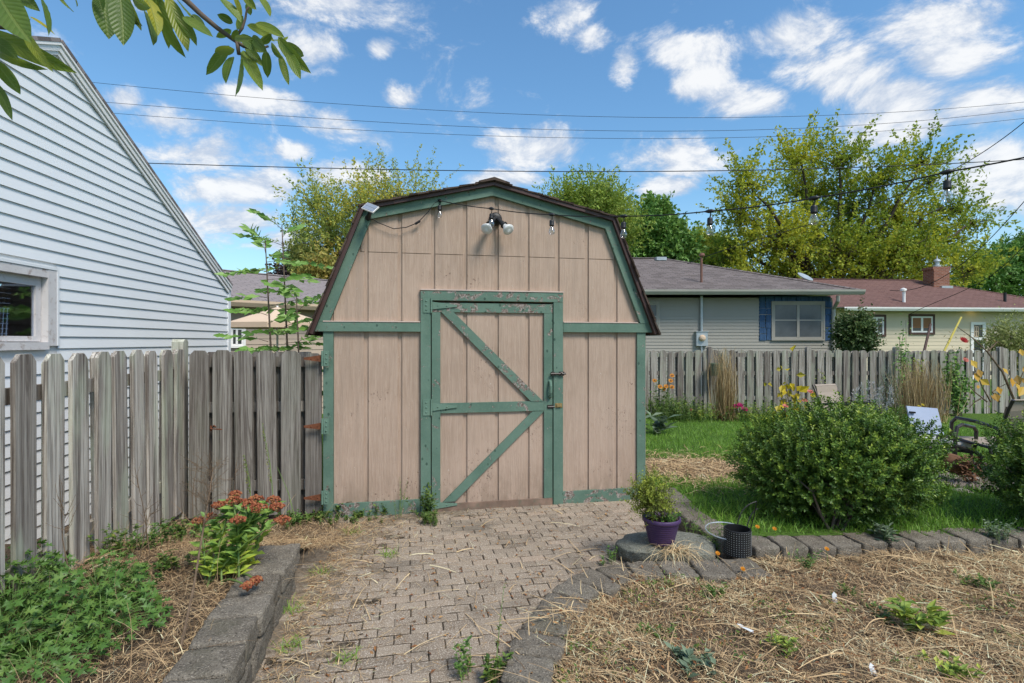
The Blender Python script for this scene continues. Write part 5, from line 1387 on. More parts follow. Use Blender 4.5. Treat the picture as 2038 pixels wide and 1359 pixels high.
# black studded pot and wire hoop
bc = np.array([1.60, 3.745, .075])
bp = thing('black_planter', 'black cylindrical pot studded with rows of white dots', 'pot', bc)
mb = MB(); lathe(mb, bc, [(.088, 0), (.092, .004), (.092, .176), (.09, .18), (.082, .18), (.081, .05), (.0, .048)], 36); mb.build('body', M['black'], bp, smooth=False)
mb = MB()
for j in range(11):
    for k in range(34):
        a = 2 * math.pi * (k + .0) / 34; d = np.array([math.cos(a), math.sin(a), 0]); lathe(mb, bc + d * .0915 + np.array([0, 0, .012 + j * .0155]), [(.0024, 0), (.002, .0012), (.0, .002)], 6, axis_matrix(d))
o = mb.build('studs', M['steel'], bp); o.name = 'stud_pattern'
mb = MB(); lathe(mb, bc + np.array([0, 0, .06]), [(.08, 0), (.0, .006)], 16); mb.build('soil', M['potsoil'], bp)
hc = np.array([1.575, 3.86, .195])
mb = MB(); q = np.array([[hc[0] + .15 * math.cos(a), hc[1] + .15 * math.sin(a), hc[2] + .012 * math.sin(a)] for a in np.linspace(0, 2 * math.pi, 33)])
hp = thing('wire_hanger', 'metal ring with bent black wires lying behind the studded black pot', 'plant hanger', hc); tube(mb, q, .0045, 6); mb.build('ring', M['steel'], hp)
mb = MB()
for (x0, y0, x1, y1, x2, y2) in ((1467, 1052, 1478, 1012, 1506, 998), (1506, 998, 1512, 1020, 1492, 1060), (1486, 1058, 1496, 1030, 1508, 1012), (1420, 1072, 1440, 1086, 1470, 1090)):
    tt = np.linspace(0, 1, 9)[:, None]; a, b, c = P(x0, y0, 3.86), P(x1 - 8, y1 - 6, 3.9), P(x2, y2, 3.92); tube(mb, (1 - tt) ** 2 * a + 2 * tt * (1 - tt) * b + tt ** 2 * c, .004, 6)
mb.build('wire', M['black'], hp)

# sedum with coral heads, left bed
sb = np.array([-1.60, 3.06, .20])
sed = thing('sedum_plant', 'stonecrop with coral red flower heads beside the left block wall', 'plant', sb)
heads = [(1355, 270, 3.25), (1345, 312, 3.12), (1258, 335, 3.15), (1150, 428, 3.1), (1210, 405, 3.2), (1372, 420, 2.98), (1475, 300, 3.2), (1435, 335, 3.1), (1492, 350, 3.05), (1575, 305, 3.22), (1598, 345, 3.1), (1628, 420, 3.02), (1425, 800, 2.72), (1478, 768, 2.78), (1400, 316, 3.2)]
ms, ml = MB(), MB()
for i, (x, y, Y) in enumerate(heads):
    c = P(x / 2.897, 890 + y / 2.897, Y); b = sb + np.array([np.clip(rng.normal(-.02, .10), -.24, .07), rng.normal(0, .07), 0])
    mid = (b + c) / 2 + np.array([(c - b)[0] * -.15, 0, .05]); tt = np.linspace(0, 1, 8)[:, None]; crv = (1 - tt) ** 2 * b + 2 * tt * (1 - tt) * mid + tt ** 2 * c
    tube(ms, crv, np.linspace(.007, .004, 8), 6)
    mb = MB(); n = 70; rr = rng.uniform(.028, .042) if i < 12 else .026
    a = rng.uniform(0, 6.3, n); q = np.sqrt(rng.random(n)); pp = c + np.stack([q * np.cos(a) * rr * 1.25, q * np.sin(a) * rr * 1.1, rr * .55 * (1 - q ** 2) + rng.normal(0, .003, n)], 1)
    for p_ in pp: lathe(mb, p_, [(.003, -.006), (.0062, 0), (.004, .005), (0, .006)], 5, r=rng.random())
    for p_ in pp[:26]: tube(mb, [c - np.array([0, 0, .03]), p_ - np.array([0, 0, .004])], .0012, 3, r=.9, cap=False)
    mb.build('flower_head', M['fl_coral'], sed)
    if i < 12:
        for u in rng.uniform(.08, .9, 17):
            p_ = (1 - u) ** 2 * b + 2 * u * (1 - u) * mid + u ** 2 * c
            for s in (0, math.pi):
                a = u * 25 + s + rng.normal(0, .4); ax_ = np.array([[math.cos(a), math.sin(a), .45 + rng.normal(0, .2)]])
                leaves(ml, p_[None], ax_, np.array([[-math.cos(a) * .5, -math.sin(a) * .5 - .35, 1]]), rng.uniform(.06, .105), rng.uniform(.032, .052), np.clip(.9 - u * .75 + rng.normal(0, .15), 0, 1), .18)
ms.build('stem', M['green_stem'], sed); ml.build('foliage', M['lf_sedum'], sed)

# leafy green herbs, lower left
herb_sp = [(-2.42, 2.55, .19, .30, 150), (-2.05, 2.62, .20, .28, 150), (-2.22, 2.30, .2, .27, 140), (-1.88, 2.42, .2, .20, 110), (-2.62, 2.75, .2, .30, 130), (-1.95, 2.15, .2, .16, 90), (-2.3, 2.1, .2, .22, 100)]
hl = ['tallest clump of lobed green leaves against the near fence pickets', 'lobed green leaf clump nearest the dry straw below the sedum', 'lobed green leaf clump in the middle of the lower left corner', 'small lobed green leaf clump leaning towards the block wall', 'lobed green leaf clump at the left edge under the fence', 'low lobed green leaf clump at the bottom edge beside the straw', 'dark lobed green leaf clump in the bottom left corner']
for (x, y, rad, h, n), lb in zip(herb_sp, hl):
    b = np.array([x, y, lbed_h(np.array(x), np.array(y)) - .01]); t = thing('herb_clump', lb, 'plant', b, 'lobed green leaf clumps in the left bed')
    n = int(n * 2.3); a = rng.uniform(0, 6.3, n); q = np.sqrt(rng.random(n)) * rad * 1.15
    top = np.stack([b[0] + q * np.cos(a), b[1] + q * np.sin(a), b[2] + h * (1 - .55 * (q / rad / 1.15) ** 2) * rng.uniform(.45, 1.05, n)], 1)
    ms, ml = MB(), MB()
    for i in range(0, n, 3): tube(ms, [b + (top[i] - b) * [.25, .25, 0], (b + top[i]) / 2 + np.array([0, 0, .04]), top[i]], .0018, 4, cap=False)
    ax_ = np.stack([np.cos(a) + rng.normal(0, .5, n), np.sin(a) + rng.normal(0, .5, n), rng.normal(-.1, .3, n)], 1)
    hr = np.clip((top[:, 2] - b[2]) / h, 0, 1)
    lobed(ml, top, ax_, np.stack([rng.normal(0, .55, n), rng.normal(-.2, .5, n), np.ones(n)], 1), rng.uniform(.035, .072, n), np.clip(.25 + .4 * rng.random(n) + .25 * (hr - .5), 0, 1))
    ml.build('foliage', M['lf_herb'], t); ms.build('stem', M['green_stem'], t)

# tall dead weed with a branching head
b = np.array([-1.50, 2.30, .17]); t = thing('dead_weed', 'tall brown dead weed stalk with a twiggy branching head', 'dead weed', b)
pts = [P(352, 1335, 2.28), P(385, 1170, 2.5), P(405, 1050, 2.68), P(418, 975, 2.8), P(424, 930, 2.9)]; pts[0][2] = .18
mb = MB(); tube(mb, pts, [.0065, .0055, .0045, .003, .0015], 6); mb.build('stem', M['dead_stem'], t)
mb = MB()
for i in range(46):
    u = rng.uniform(0, 1); s = pts[2] + (pts[4] - pts[2]) * u; d = unit([rng.normal(0, .8), rng.normal(0, .6), rng.uniform(.3, 1.2)]); L = rng.uniform(.06, .16)
    e = s + d * L; tube(mb, [s, s + d * L * .5 + np.array([0, 0, .006]), e], [.0015, .001, .0008], 3, cap=False)
    for q in range(5):
        v = rng.uniform(.4, 1); s2 = s + (e - s) * v; e2 = s2 + unit(d + rng.normal(0, .7, 3)) * .035; tube(mb, [s2, e2], [.0008, .0006], 3, cap=False); lathe(mb, e2, [(.001, -.002), (.0022, 0), (0, .003)], 4)
mb.build('twig', M['dead_stem'], t)
# goldenrod-like stalks in front of the gate
for k, (x0, y0, x1, y1, Y, lb) in enumerate(((545, 985, 522, 843, 4.3, 'leaning weed stalk with tiny yellow buds before the gate'), (500, 1000, 486, 905, 4.2, 'short budding weed stalk left of the taller one before the gate'), (588, 1035, 552, 930, 4.3, 'bare curved weed stem before the gate beside the shed corner'))):
    a, c = P(x0, y0, Y), P(x1, y1, Y); a[2] = min(a[2], .25); t = thing('weed_stalk', lb, 'weed', a, 'tall weed stalks before the gate'); mb = MB()
    tube(mb, [a, (a + c) / 2 + np.array([.015, 0, .01]), c], [.0035, .003, .0015], 5, cap=False); mb.build('stem', M['green_stem'], t)
    if k < 2:
        n = 90; u = rng.uniform(.25, 1, n)[:, None]; ml = MB(); leaves(ml, a + (c - a) * u, rng.normal(0, 1, (n, 3)) + np.array([0, 0, .6]), rng.normal(0, 1, (n, 3)), .022 * rng.uniform(.5, 1.2, n), .007, .55 + .45 * rng.random(n)); ml.build('foliage', M['lf_weed'], t)

for x0, y0, x1, y1, Y, lb in ((150, 1100, 118, 945, 2.75, 'thin reddish dry stalk against the second near picket'), (300, 1085, 268, 930, 3.3, 'forked dry stalk against the pickets left of the fence post'), (385, 1060, 395, 905, 3.9, 'dry stalk standing in front of the fence post'), (450, 1075, 470, 920, 3.9, 'dry leaning stalk behind the stonecrop'), (255, 1150, 300, 1010, 2.8, 'bent dry stalk rising from the straw in the left bed')):
    a, c = P(x0, y0, Y), P(x1, y1, Y); a[2] = min(a[2], .2); t = thing('dry_stalk', lb, 'dry stalk', a, 'dry stalks in the left bed'); mb = MB(); m_ = (a + c) / 2 + rng.normal(0, .02, 3)
    tube(mb, [a, m_, c], [.0032, .0026, .0012], 5, cap=False)
    for q in range(9):
        u = rng.uniform(.35, .95); s_ = a + (c - a) * u; e_ = s_ + unit([rng.normal(0, .7), rng.normal(0, .4), rng.uniform(.2, 1)]) * rng.uniform(.06, .17); tube(mb, [s_, (s_ + e_) / 2 + rng.normal(0, .006, 3), e_], [.0016, .0012, .0007], 4, cap=False)
    mb.build('stem', M['dead_stem'], t)
# weeds at the foot of the shed and gate, and through the beds
def weed(px, py, h, k, lb, mat='lf_weed', spread=.03, LL=.035, LW=.018, z=.0, lean=.25, group='weeds at the foot of the shed', n=14):
    Y = (CAMH - z) * FPX / (py - CYP); b = P(px, py, Y)
    return plant('weed', lb, 'weed', b, rspec(k, spread, h * .5, h, lean, n, LL, LW), mat, group)
weed(848, 1030, .30, 16, 'tallest green weed at the left foot of the shed door', LL=.045, LW=.022, n=16)
weed(858, 1040, .13, 22, 'yellowing low weed in front of the bottom door hinge', spread=.05, LL=.03, LW=.014)
weed(680, 1026, .16, 12, 'dark green weed at the left corner board of the shed', 'lf_herb', LL=.05, LW=.03)
weed(757, 1026, .12, 8, 'small green weed against the left base board')
weed(722, 1030, .08, 14, 'low spreading weed below the left base board', spread=.07, LL=.025)
weed(640, 1034, .10, 20, 'low leafy weed beside the gate post and shed corner', spread=.08, LL=.03, LW=.02)
weed(803, 1030, .34, 4, 'thin dry sprout standing before the left base board', 'lf_weed', LL=.02, LW=.008, lean=.12)
weed(1166, 985, .17, 4, 'single thin weed against the right base board', LL=.03, LW=.014)
weed(690, 1036, .06, 22, 'yellow green ground weed beside the left shed corner', spread=.09, LL=.026, LW=.016)
weed(925, 1345, .16, 7, 'leafy weed growing from the path at the bottom edge', 'lf_herb', LL=.03, LW=.018, group='weeds in the brick path', lean=.5)
weed(985, 1355, .13, 14, 'weed sprouting against the last block of the curved edging', 'lf_weed', LL=.032, LW=.018, group='weeds in the brick path')
plant('tall_weed', 'thin tall seeding weed leaning over the brick path beside the edging', 'weed', P(985, 1352, 2.42) * [1, 1, 0], [(0, 0, .42, (.10, .25), 34, .02, .009, .0028, .5)], 'lf_weed')
weed(1218, 1118, .10, 6, 'small green sprout against the left side of the boulder', 'lf_herb', LL=.03, LW=.014, group='weeds in the brick path')
weed(1375, 1075, .16, 6, 'green sprout between the boulder and the lawn kerb', z=.06, LL=.035, LW=.014, group='weeds in the brick path', lean=.15)
bedw = [(600, 1085, 'z', .0)]
for i, (px, py, z, h, k, lb) in enumerate(((238, 1105, .18, .20, 16, 'rough green weed against the fence above the lobed leaves'), (290, 1090, .17, .16, 14, 'green weed under the fence in the middle of the left bed'), (345, 1075, .14, .15, 14, 'grey green weed near the far end of the picket fence'), (215, 1160, .19, .12, 12, 'low weed between the fence and the dead stalk'), (395, 1065, .08, .14, 14, 'leafy weed at the foot of the gate post'), (420, 1085, .12, .12, 14, 'leafy weed just left of the sedum'), (330, 1130, .18, .10, 12, 'small weed in the straw behind the dead stalk'), (585, 1045, .01, .10, 16, 'leafy weed under the gate beside the sedum'), (620, 1040, .01, .07, 16, 'low weed under the hinge side of the gate'))):
    weed(px, py, h, k, lb, 'lf_herb' if i % 2 else 'lf_weed', .06, .035, .02, z + (.04 if z > .1 else 0), .35, 'weeds in the left bed')

# pinnate saplings behind the gate
def sapling(lb, x0, y0, x1, y1, Y, h0, n):
    a, c = P(x0, y0, Y), P(x1, y1, Y); a[2] = -.1; t = thing('sapling', lb, 'sapling', a, 'young pinnate saplings behind the gate'); ms, ml = MB(), MB()
    tube(ms, [a, a + (c - a) * .5 + np.array([.03, 0, 0]), c], [.016, .012, .005], 7)
    for i in range(n):
        u = h0 + (1 - h0) * (i + .5) / n; s = a + (c - a) * u; az = i * 2.4 + rng.normal(0, .3)
        d = np.array([math.cos(az) * 1.0, math.sin(az) * .8, .28 + rng.normal(0, .1)]); L = rng.uniform(.36, .58) * (1.15 - .35 * u)
        if i > n - 3: d[2] = 1.0
        d = unit(d); q = np.array([s + d * L * v + np.array([0, 0, -.10 * v * v]) for v in np.linspace(0, 1, 6)]); tube(ms, q, [.0035, .003, .0028, .0022, .0018, .0012], 4, cap=False)
        side = unit(np.cross(d, [0, 0, 1]))
        for v in (.25, .42, .59, .76, .93):
            p_ = s + d * L * v + np.array([0, 0, -.10 * v * v])
            for sg in (-1, 1):
                ax_ = unit(side * sg * .8 + d * .65 + np.array([0, 0, rng.normal(-.2, .15)])); leaves(ml, p_[None], ax_[None], (np.array([[0, -1., .4]]) + rng.normal(0, .4, (1, 3))), rng.uniform(.10, .15), rng.uniform(.05, .068), np.clip(.15 + u * .65 + rng.normal(0, .15), 0, 1), .15)
        leaves(ml, q[-1][None], d[None] * [1, 1, .3], np.array([[0, -.8, .6]]), .13, .06, np.clip(.2 + u * .6, 0, 1), .15)
    ms.build('stem', M['twig'], t); ml.build('foliage', M['lf_sap'], t)
sapling('left of the three saplings behind the gate, of middle height', 543, 700, 528, 478, 5.7, .45, 16)
sapling('tallest sapling behind the gate, with the highest leafy top', 574, 700, 561, 448, 5.9, .45, 18)
sapling('shortest sapling behind the gate, next to the shed roof foot', 595, 700, 590, 590, 5.6, .5, 10)
# ------------------------------------------------------------------ planting along the back fence
def back(px, py, Y): return P(px, py, Y)
def grass_clump(lb, c, h, spread, n, lean=.16):
    c = np.array(c, float); t = thing('ornamental_grass', lb, 'ornamental grass', c); mb = MB()
    p0 = c + np.stack([rng.normal(0, spread * .3, n), rng.normal(0, spread * .3, n), np.zeros(n)], 1)
    d = np.stack([rng.normal(0, lean, n), rng.normal(0, lean, n), np.ones(n)], 1); hh = h * rng.uniform(.55, 1.05, n)
    strands(mb, p0, d, hh, rng.uniform(.006, .014, n), 0, rng.random(n), droop=.06, segs=4)
    m = n // 2; a = rng.uniform(0, 6.3, m)
    strands(mb, c + rng.normal(0, spread * .3, (m, 3)) * [1, 1, 0], np.stack([np.cos(a) * .8, np.sin(a) * .8, np.ones(m)], 1), h * .4 * rng.uniform(.5, 1, m), .007, .03, rng.random(m) * .7, droop=.25, segs=4)
    mb.build('foliage', M['dry_grass'], t)
zl = lambda x, y: float(lawn_h(np.array(x), np.array(y)))
c = back(1442, 845, 11.1); grass_clump('tall dry tan ornamental grass before the green planter on the back fence', (c[0], 11.1, zl(c[0], 11.1)), 1.52, .30, 420, .075)
c = back(1832, 845, 11.0); grass_clump('broad dry tan ornamental grass below the rose and the brown pole', (c[0], 11.0, zl(c[0], 11.)), 1.32, .62, 560, .11)
c = back(1426, 735, 11.9); mb = MB(); pl = thing('fence_planter', 'green bucket planter hung on the back fence behind dry grass', 'planter', c)
lathe(mb, c - np.array([0, 0, .14]), [(.10, 0), (.135, .25), (.15, .255), (.15, .28), (.13, .28), (.12, .15), (0, .14)], 20); mb.build('body', M['hose'], pl)
t, tops = plant('sunflower_plant', 'wilting sunflower plant with small orange blooms beside the shed right corner', 'flower plant', (*back(1310, 830, 11.3)[:2], -.02), rspec(11, .14, .45, .85, .25, 12, .10, .055, .006), 'lf_weed')
for i, tp in enumerate(tops[:7]): flower(t, tp + np.array([0, -.03, .02]), .06, 'fl_orange', 12, 'brown_trim', axis=(0, -.8, .6))
plant('green_plant', 'bushy green plants below the small sunflowers at the back fence', 'plant', (*back(1330, 835, 11.3)[:2], -.03), rspec(150, .34, .15, .5, .3, 16, .055, .024, .004), 'lf_weed')
t, tops = plant('cockscomb_plant', 'magenta cockscomb flower right of the first dry grass', 'flower plant', (*back(1472, 830, 11.0)[:2], -.02), rspec(9, .08, .2, .36, .3, 10, .07, .035, .006), 'lf_herb')
for tp in (back(1463, 810, 10.95), back(1472, 808, 10.95), back(1481, 816, 10.95)): flower(t, tp, .085, 'fl_magenta', 16, None, .5, axis=(0, -.6, .8))
t, tops = plant('pink_flower_plant', 'small pink flower below the back fence left of the dry grass', 'flower plant', (*back(1375, 832, 11.2)[:2], -.02), rspec(5, .06, .15, .25, .2, 9, .05, .025, .005), 'lf_weed'); flower(t, back(1375, 816, 11.15), .05, 'fl_magenta', 12, None, .5, axis=(0, -.7, .7))
t, tops = plant('zinnia_plant', 'salmon pink zinnias showing above the large boxwood', 'flower plant', (*back(1620, 830, 8.4)[:2], .02), [(rng.normal(0, .12), rng.normal(0, .06), rng.uniform(.3, .7), (rng.normal(0, .15), 0), 12, .06, .03, .005, .3) for _ in range(22)], 'lf_weed')
for x, y in ((1612, 780), (1633, 789), (1601, 798), (1563, 809), (1650, 800)): flower(t, back(x, y, 8.35), .055, 'fl_salmon', 14, None, .35, axis=(0, -.6, .8))
def vine(name, lb, cat, x0, x1, y0, y1, Y, n_st, n_lf, LL, LW, mat, smat='twig', z0=None):
    a = back((x0 + x1) / 2, y1, Y); b = np.array([a[0], Y, zl(a[0], Y) if z0 is None else z0]); t = thing(name, lb, cat, b); ms, ml = MB(), MB()
    for i in range(n_st):
        e = back(rng.uniform(x0, x1), rng.uniform(y0, y0 + (y1 - y0) * .5), Y + rng.normal(0, .08)); s = b + np.array([rng.normal(0, .06), 0, 0])
        m = (s + e) / 2 + np.array([rng.normal(0, .12), 0, .05]); tt = np.linspace(0, 1, 8)[:, None]; crv = (1 - tt) ** 2 * s + 2 * tt * (1 - tt) * m + tt ** 2 * e; tube(ms, crv, np.linspace(.007, .003, 8), 5, cap=False)
        u = rng.uniform(.15, 1, n_lf)[:, None]; pp = (1 - u) ** 2 * s + 2 * u * (1 - u) * m + u ** 2 * e + rng.normal(0, LL * .9, (n_lf, 3)) * [1, .6, 1]
        leaves(ml, pp, rng.normal(0, .8, (n_lf, 3)) + np.array([0, -.2, -.35]), rng.normal(0, .5, (n_lf, 3)) + np.array([0, -1., .5]), LL * rng.uniform(.5, 1.2, n_lf), LW * rng.uniform(.6, 1.2, n_lf), rng.random(n_lf))
    ms.build('stem', M[smat], t); ml.build('foliage', M[mat], t); return t
vine('yellow_vine', 'dying vine with a few bright yellow leaves before the back fence', 'vine', 1545, 1600, 735, 850, 9.0, 7, 11, .16, .11, 'lf_yellow')
vine('climbing_vine', 'thin yellow green climber on the back fence post above the boxwood', 'vine', 1622, 1640, 705, 830, 11.8, 3, 16, .07, .045, 'lf_pale')
vine('tall_climber', 'tall green climber growing above the back fence at the third post', 'vine', 1782, 1812, 610, 830, 11.9, 6, 75, .065, .04, 'lf_sap')
vine('fence_climber', 'short green climber on the pickets beside the brown pole', 'vine', 1815, 1838, 680, 810, 11.9, 4, 40, .07, .045, 'lf_bright')
t = vine('rose_bush', 'climbing rose with dark leaves and a red bloom on the back fence', 'rose', 1885, 1930, 690, 850, 11.8, 12, 75, .085, .055, 'lf_deep')
flower(t, back(1917, 678, 11.75), .10, 'fl_red', 16, None, .4, axis=(0, -.8, .6)); flower(t, back(1921, 717, 11.7), .075, 'fl_salmon', 14, None, .4, axis=(0, -.8, .6))
vine('grey_shrub', 'dark grey green shrub against the back fence left of the broad dry grass', 'shrub', 1755, 1800, 735, 850, 11.5, 10, 45, .085, .022, 'lf_grey')
t = thing('silver_spires', 'pale silver seed spikes above the right half of the large boxwood', 'flower plant', (*back(1740, 850, 8.6)[:2], .0)); ml, ms = MB(), MB()
for i in range(16):
    b = back(1740, 850, 8.6) + np.array([rng.normal(0, .22), rng.normal(0, .08), 0]); b[2] = 0.; tp = b + np.array([rng.normal(0, .08), 0, rng.uniform(.62, .98)]); tube(ms, [b, tp], [.004, .002], 4, cap=False)
    n = 50; u = rng.uniform(.62, 1, n)[:, None]; leaves(ml, b + (tp - b) * u, rng.normal(0, .5, (n, 3)) + np.array([0, 0, .9]), rng.normal(0, 1, (n, 3)), .05, .012, rng.random(n))
ml.build('flower_spike', M['fl_silver'], t); ms.build('stem', M['green_stem'], t)
# bare arching branches with big golden leaves at the right
gb = np.array([*back(1960, 850, 8.2)[:2], 0.]); gb[0] = back(1985, 800, 8.2)[0]; t = thing('golden_shrub', 'bare arching shrub with a few big golden orange leaves at the right', 'shrub', gb); ms, ml = MB(), MB()
br = [[(2020, 800), (1995, 740), (1965, 700), (1935, 672), (1905, 650)], [(1965, 800), (1940, 780), (1925, 762)], [(1972, 800), (1955, 770), (1940, 735), (1935, 715)], [(2030, 800), (2028, 760), (2045, 720)], [(1990, 800), (1975, 780), (1990, 770), (2010, 760)], [(1952, 793), (1940, 800), (1928, 812)], [(1965, 700), (1985, 680), (1998, 688)]]
for q in br:
    pts = np.array([back(x, y, 8.2 + .02 * i) for i, (x, y) in enumerate(q)])
    tube(ms, pts, np.linspace(.018 if len(q) > 4 else .011, .004, len(q)), 6)
tube(ms, [gb, back(2005, 810, 8.2)], [.03, .02], 7)
lv = [(1932, 722, .15), (1946, 740, .14), (1940, 748, .15), (1950, 760, .16), (1947, 772, .07), (1980, 787, .15), (1985, 775, .13), (2013, 757, .16), (2024, 752, .16), (2034, 758, .12), (2037, 775, .2), (2020, 766, .15), (2036, 735, .14), (1995, 738, .12), (2040, 715, .15), (2030, 700, .12), (2045, 790, .2), (1972, 792, .1)]
for x, y, s in lv:
    leaves(ml, back(x, y - 6, 8.1)[None], np.array([[rng.normal(0, .4), -.3, -.8]]), np.array([[rng.normal(0, .5), -1, .25]]), s, s * .72, rng.random(1), .12)
n = 40; leaves(ml, np.array([back(rng.uniform(1880, 1990), rng.uniform(650, 700), 8.25) for _ in range(n)]), rng.normal(0, 1, (n, 3)), rng.normal(0, 1, (n, 3)), .05, .012, 0.)
ms.build('branch', M['dead_stem'], t); ml.build('foliage', M['lf_gold'], t)
t, tops = plant('yellow_flower_plant', 'small plant with two yellow flowers before the broad dry grass', 'flower plant', (*back(1832, 830, 9.6)[:2], .0), rspec(12, .1, .15, .32, .3, 12, .05, .02, .004), 'lf_weed')
for x, y in ((1829, 809), (1836, 806)): flower(t, back(x, y, 9.55), .035, 'lf_yellow', 12, None, .3, axis=(0, -.7, .7))
plant('hosta_plant', 'pale broad leaved plant at the right rear of the shed corner', 'plant', (2.55, 9.3, zl(2.55, 9.3)), rspec(9, .1, .15, .35, .4, 4, .24, .14, .006), 'lf_grey')
for i, (px, py, Y) in enumerate(((1505, 832, 10.9), (1545, 835, 10.8), (1405, 838, 11.2), (1350, 838, 11.2), (1700, 838, 10.8), (1770, 850, 10.6), (1640, 838, 10.9))):
    lb = ['leafy tuft at the fence right of the cockscomb', 'leafy tuft at the fence left of the yellow vine', 'leafy tuft at the fence left of the first dry grass', 'leafy tuft at the fence under the sunflowers', 'leafy tuft at the fence behind the sling chair', 'leafy tuft at the fence left of the grey green shrub', 'leafy tuft at the fence behind the zinnias'][i]
    plant('leafy_plant', lb, 'plant', (*back(px, py, Y)[:2], -.05), rspec(60, .28, .14, .40, .35, 14, .06, .026, .004), 'lf_weed' if i % 2 else 'lf_bright', 'leafy tufts along the back fence')

# ------------------------------------------------------------------ patio corner
def rot2(a): return np.array([[math.cos(a), -math.sin(a), 0], [math.sin(a), math.cos(a), 0], [0, 0, 1]])
def sling_chair(lb, loc, ang, back_h=.95, w=.6, seatmat='sling', group='sling patio chairs'):
    loc = np.array(loc, float); A = rot2(ang); t = thing('sling_chair', lb, 'patio chair', loc, group)
    T = lambda p: loc + A @ np.array(p, float)
    h = w / 2
    # local: faces +y; back at y=-.25
    def strip(name, prof, mat):
        mb = MB()
        for (y0, z0), (y1, z1) in zip(prof[:-1], prof[1:]):
            d = unit(np.array([y1 - y0, z1 - z0])); nn = np.array([-d[1], d[0]]) * .006
            V = [T((-h + .02, y0 + nn[0], z0 + nn[1])), T((h - .02, y0 + nn[0], z0 + nn[1])), T((h - .02, y1 + nn[0], z1 + nn[1])), T((-h + .02, y1 + nn[0], z1 + nn[1])),
                 T((-h + .02, y0 - nn[0], z0 - nn[1])), T((h - .02, y0 - nn[0], z0 - nn[1])), T((h - .02, y1 - nn[0], z1 - nn[1])), T((-h + .02, y1 - nn[0], z1 - nn[1]))]
            mb.add(V, BOXF)
        return mb.build(name, M[mat], t)
    strip('seat', [(.26, .43), (.0, .405), (-.18, .40)], seatmat)
    bk = strip('backrest', [(-.21, .43), (-.29, .65), (-.35, back_h - .12), (-.37, back_h - .02), (-.40, back_h)], seatmat)
    mb = MB(); y = -.33; z = back_h - .2; tube(mb, [T((-h + .02, y - .014, z)), T((h - .02, y - .014, z))], .008, 6); mb.build('seam', M['dark_metal'], bk)
    for s in (-1, 1):
        mb = MB(); x = s * h
        tube(mb, [T((x, .30, .42)), T((x, -.18, .395)), T((x, -.24, .48)), T((x, -.30, .66)), T((x, -.36, back_h - .1)), T((x, -.41, back_h))], .016, 8)
        mb.build('side_frame', M['dark_metal'], t)
        mb = MB(); xa = s * (h + .025)
        tube(mb, [T((xa, .26, .0)), T((xa, .29, .40)), T((xa, .28, .60)), T((xa, .22, .66)), T((xa, -.02, .655)), T((xa, -.24, .62)), T((xa, -.30, .60))], .019, 8)
        mb.build('armrest', M['dark_metal'], t)
        mb = MB(); tube(mb, [T((xa, -.18, .40)), T((xa, -.34, .0))], .017, 8); tube(mb, [T((xa, .28, .02)), T((xa, -.32, .02))], .014, 8); mb.build('leg', M['dark_metal'], t)
    return t
sling_chair('tan sling patio chair with its back turned behind the right boxwood', (5.40, 5.75, .06), R(2), .93, .70)
sling_chair('tan sling chair with a curved top beyond the large boxwood', (4.95, 7.75, .02), R(200), .90, .46)
# low pale seat with an upright board
t = thing('patio_lounger', 'low dark framed patio seat with pale cushion and upright pale blue board', 'lounger', (4.86, 6.15, .08)); L0 = PLOC[t.name]; A = rot2(R(-8)); T = lambda p: L0 + A @ np.array(p, float)
mb = MB(); obox(mb, T((0, 0, .36)), A @ np.array([.30, 0, -.03]), A @ np.array([0, .24, 0]), np.array([0, 0, .028])); mb.build('cushion', M['palegrey'], t)
mb = MB(); obox(mb, T((.07, .20, .555)), A @ np.array([.17, 0, -.012]), A @ np.array([0, .012, 0]), A @ np.array([-.006, .05, .15])); bd = mb.build('backrest', M['paleblue'], t)
mb = MB(); obox(mb, T((-.07, .20, .65)), A @ np.array([.025, 0, 0]), A @ np.array([0, .003, 0]), np.array([0, 0, .008])); bd2 = mb
mb2 = MB(); obox(mb2, T((-.062, .205, .647)), A @ np.array([.028, 0, -.002]), A @ np.array([0, .020, 0]), np.array([0, 0, .009])); mb2.build('tag', M['black'], bd)
mb = MB(); 
for s in (-1, 1): tube(mb, [T((-.3, .25 * s, .325)), T((.3, .25 * s, .27))], .017, 8)
for s in (-1, 1): tube(mb, [T((.3 * s, -.25, .30)), T((.3 * s, .25, .30))], .017, 8)
mb.build('frame', M['dark_metal'], t)
for sx in (-1, 1):
    for sy in (-1, 1): mb = MB(); tube(mb, [T((.28 * sx, .24 * sy, .30)), T((.31 * sx, .26 * sy, 0))], .016, 8); mb.build('leg', M['dark_metal'], t)
# loop armed frame
t = thing('metal_arm_chair', 'dark metal frame with a rounded loop arm beside the fire pit stones', 'chair frame', (4.95, 5.55, .08)); mb = MB()
q = [(1901, 905), (1901, 868), (1905, 850), (1915, 845), (1938, 850), (1943, 858), (1942, 885), (1936, 897)]
tube(mb, [P(x, y, 5.75 + .004 * (x - 1901)) for x, y in q], .020, 8); mb.build('armrest', M['dark_metal'], t)
mb = MB(); tube(mb, [P(1898, 886, 5.74), P(1940, 898, 5.95), P(1955, 910, 6.05)], .022, 8); tube(mb, [P(1901, 886, 5.75), P(1901, 925, 5.75)], .018, 8); tube(mb, [P(1865, 868, 6.1), P(1948, 872, 6.1)], .016, 8); tube(mb, [P(1950, 905, 6.), P(1952, 945, 6.)], .018, 8); mb.build('frame', M['dark_metal'], t)
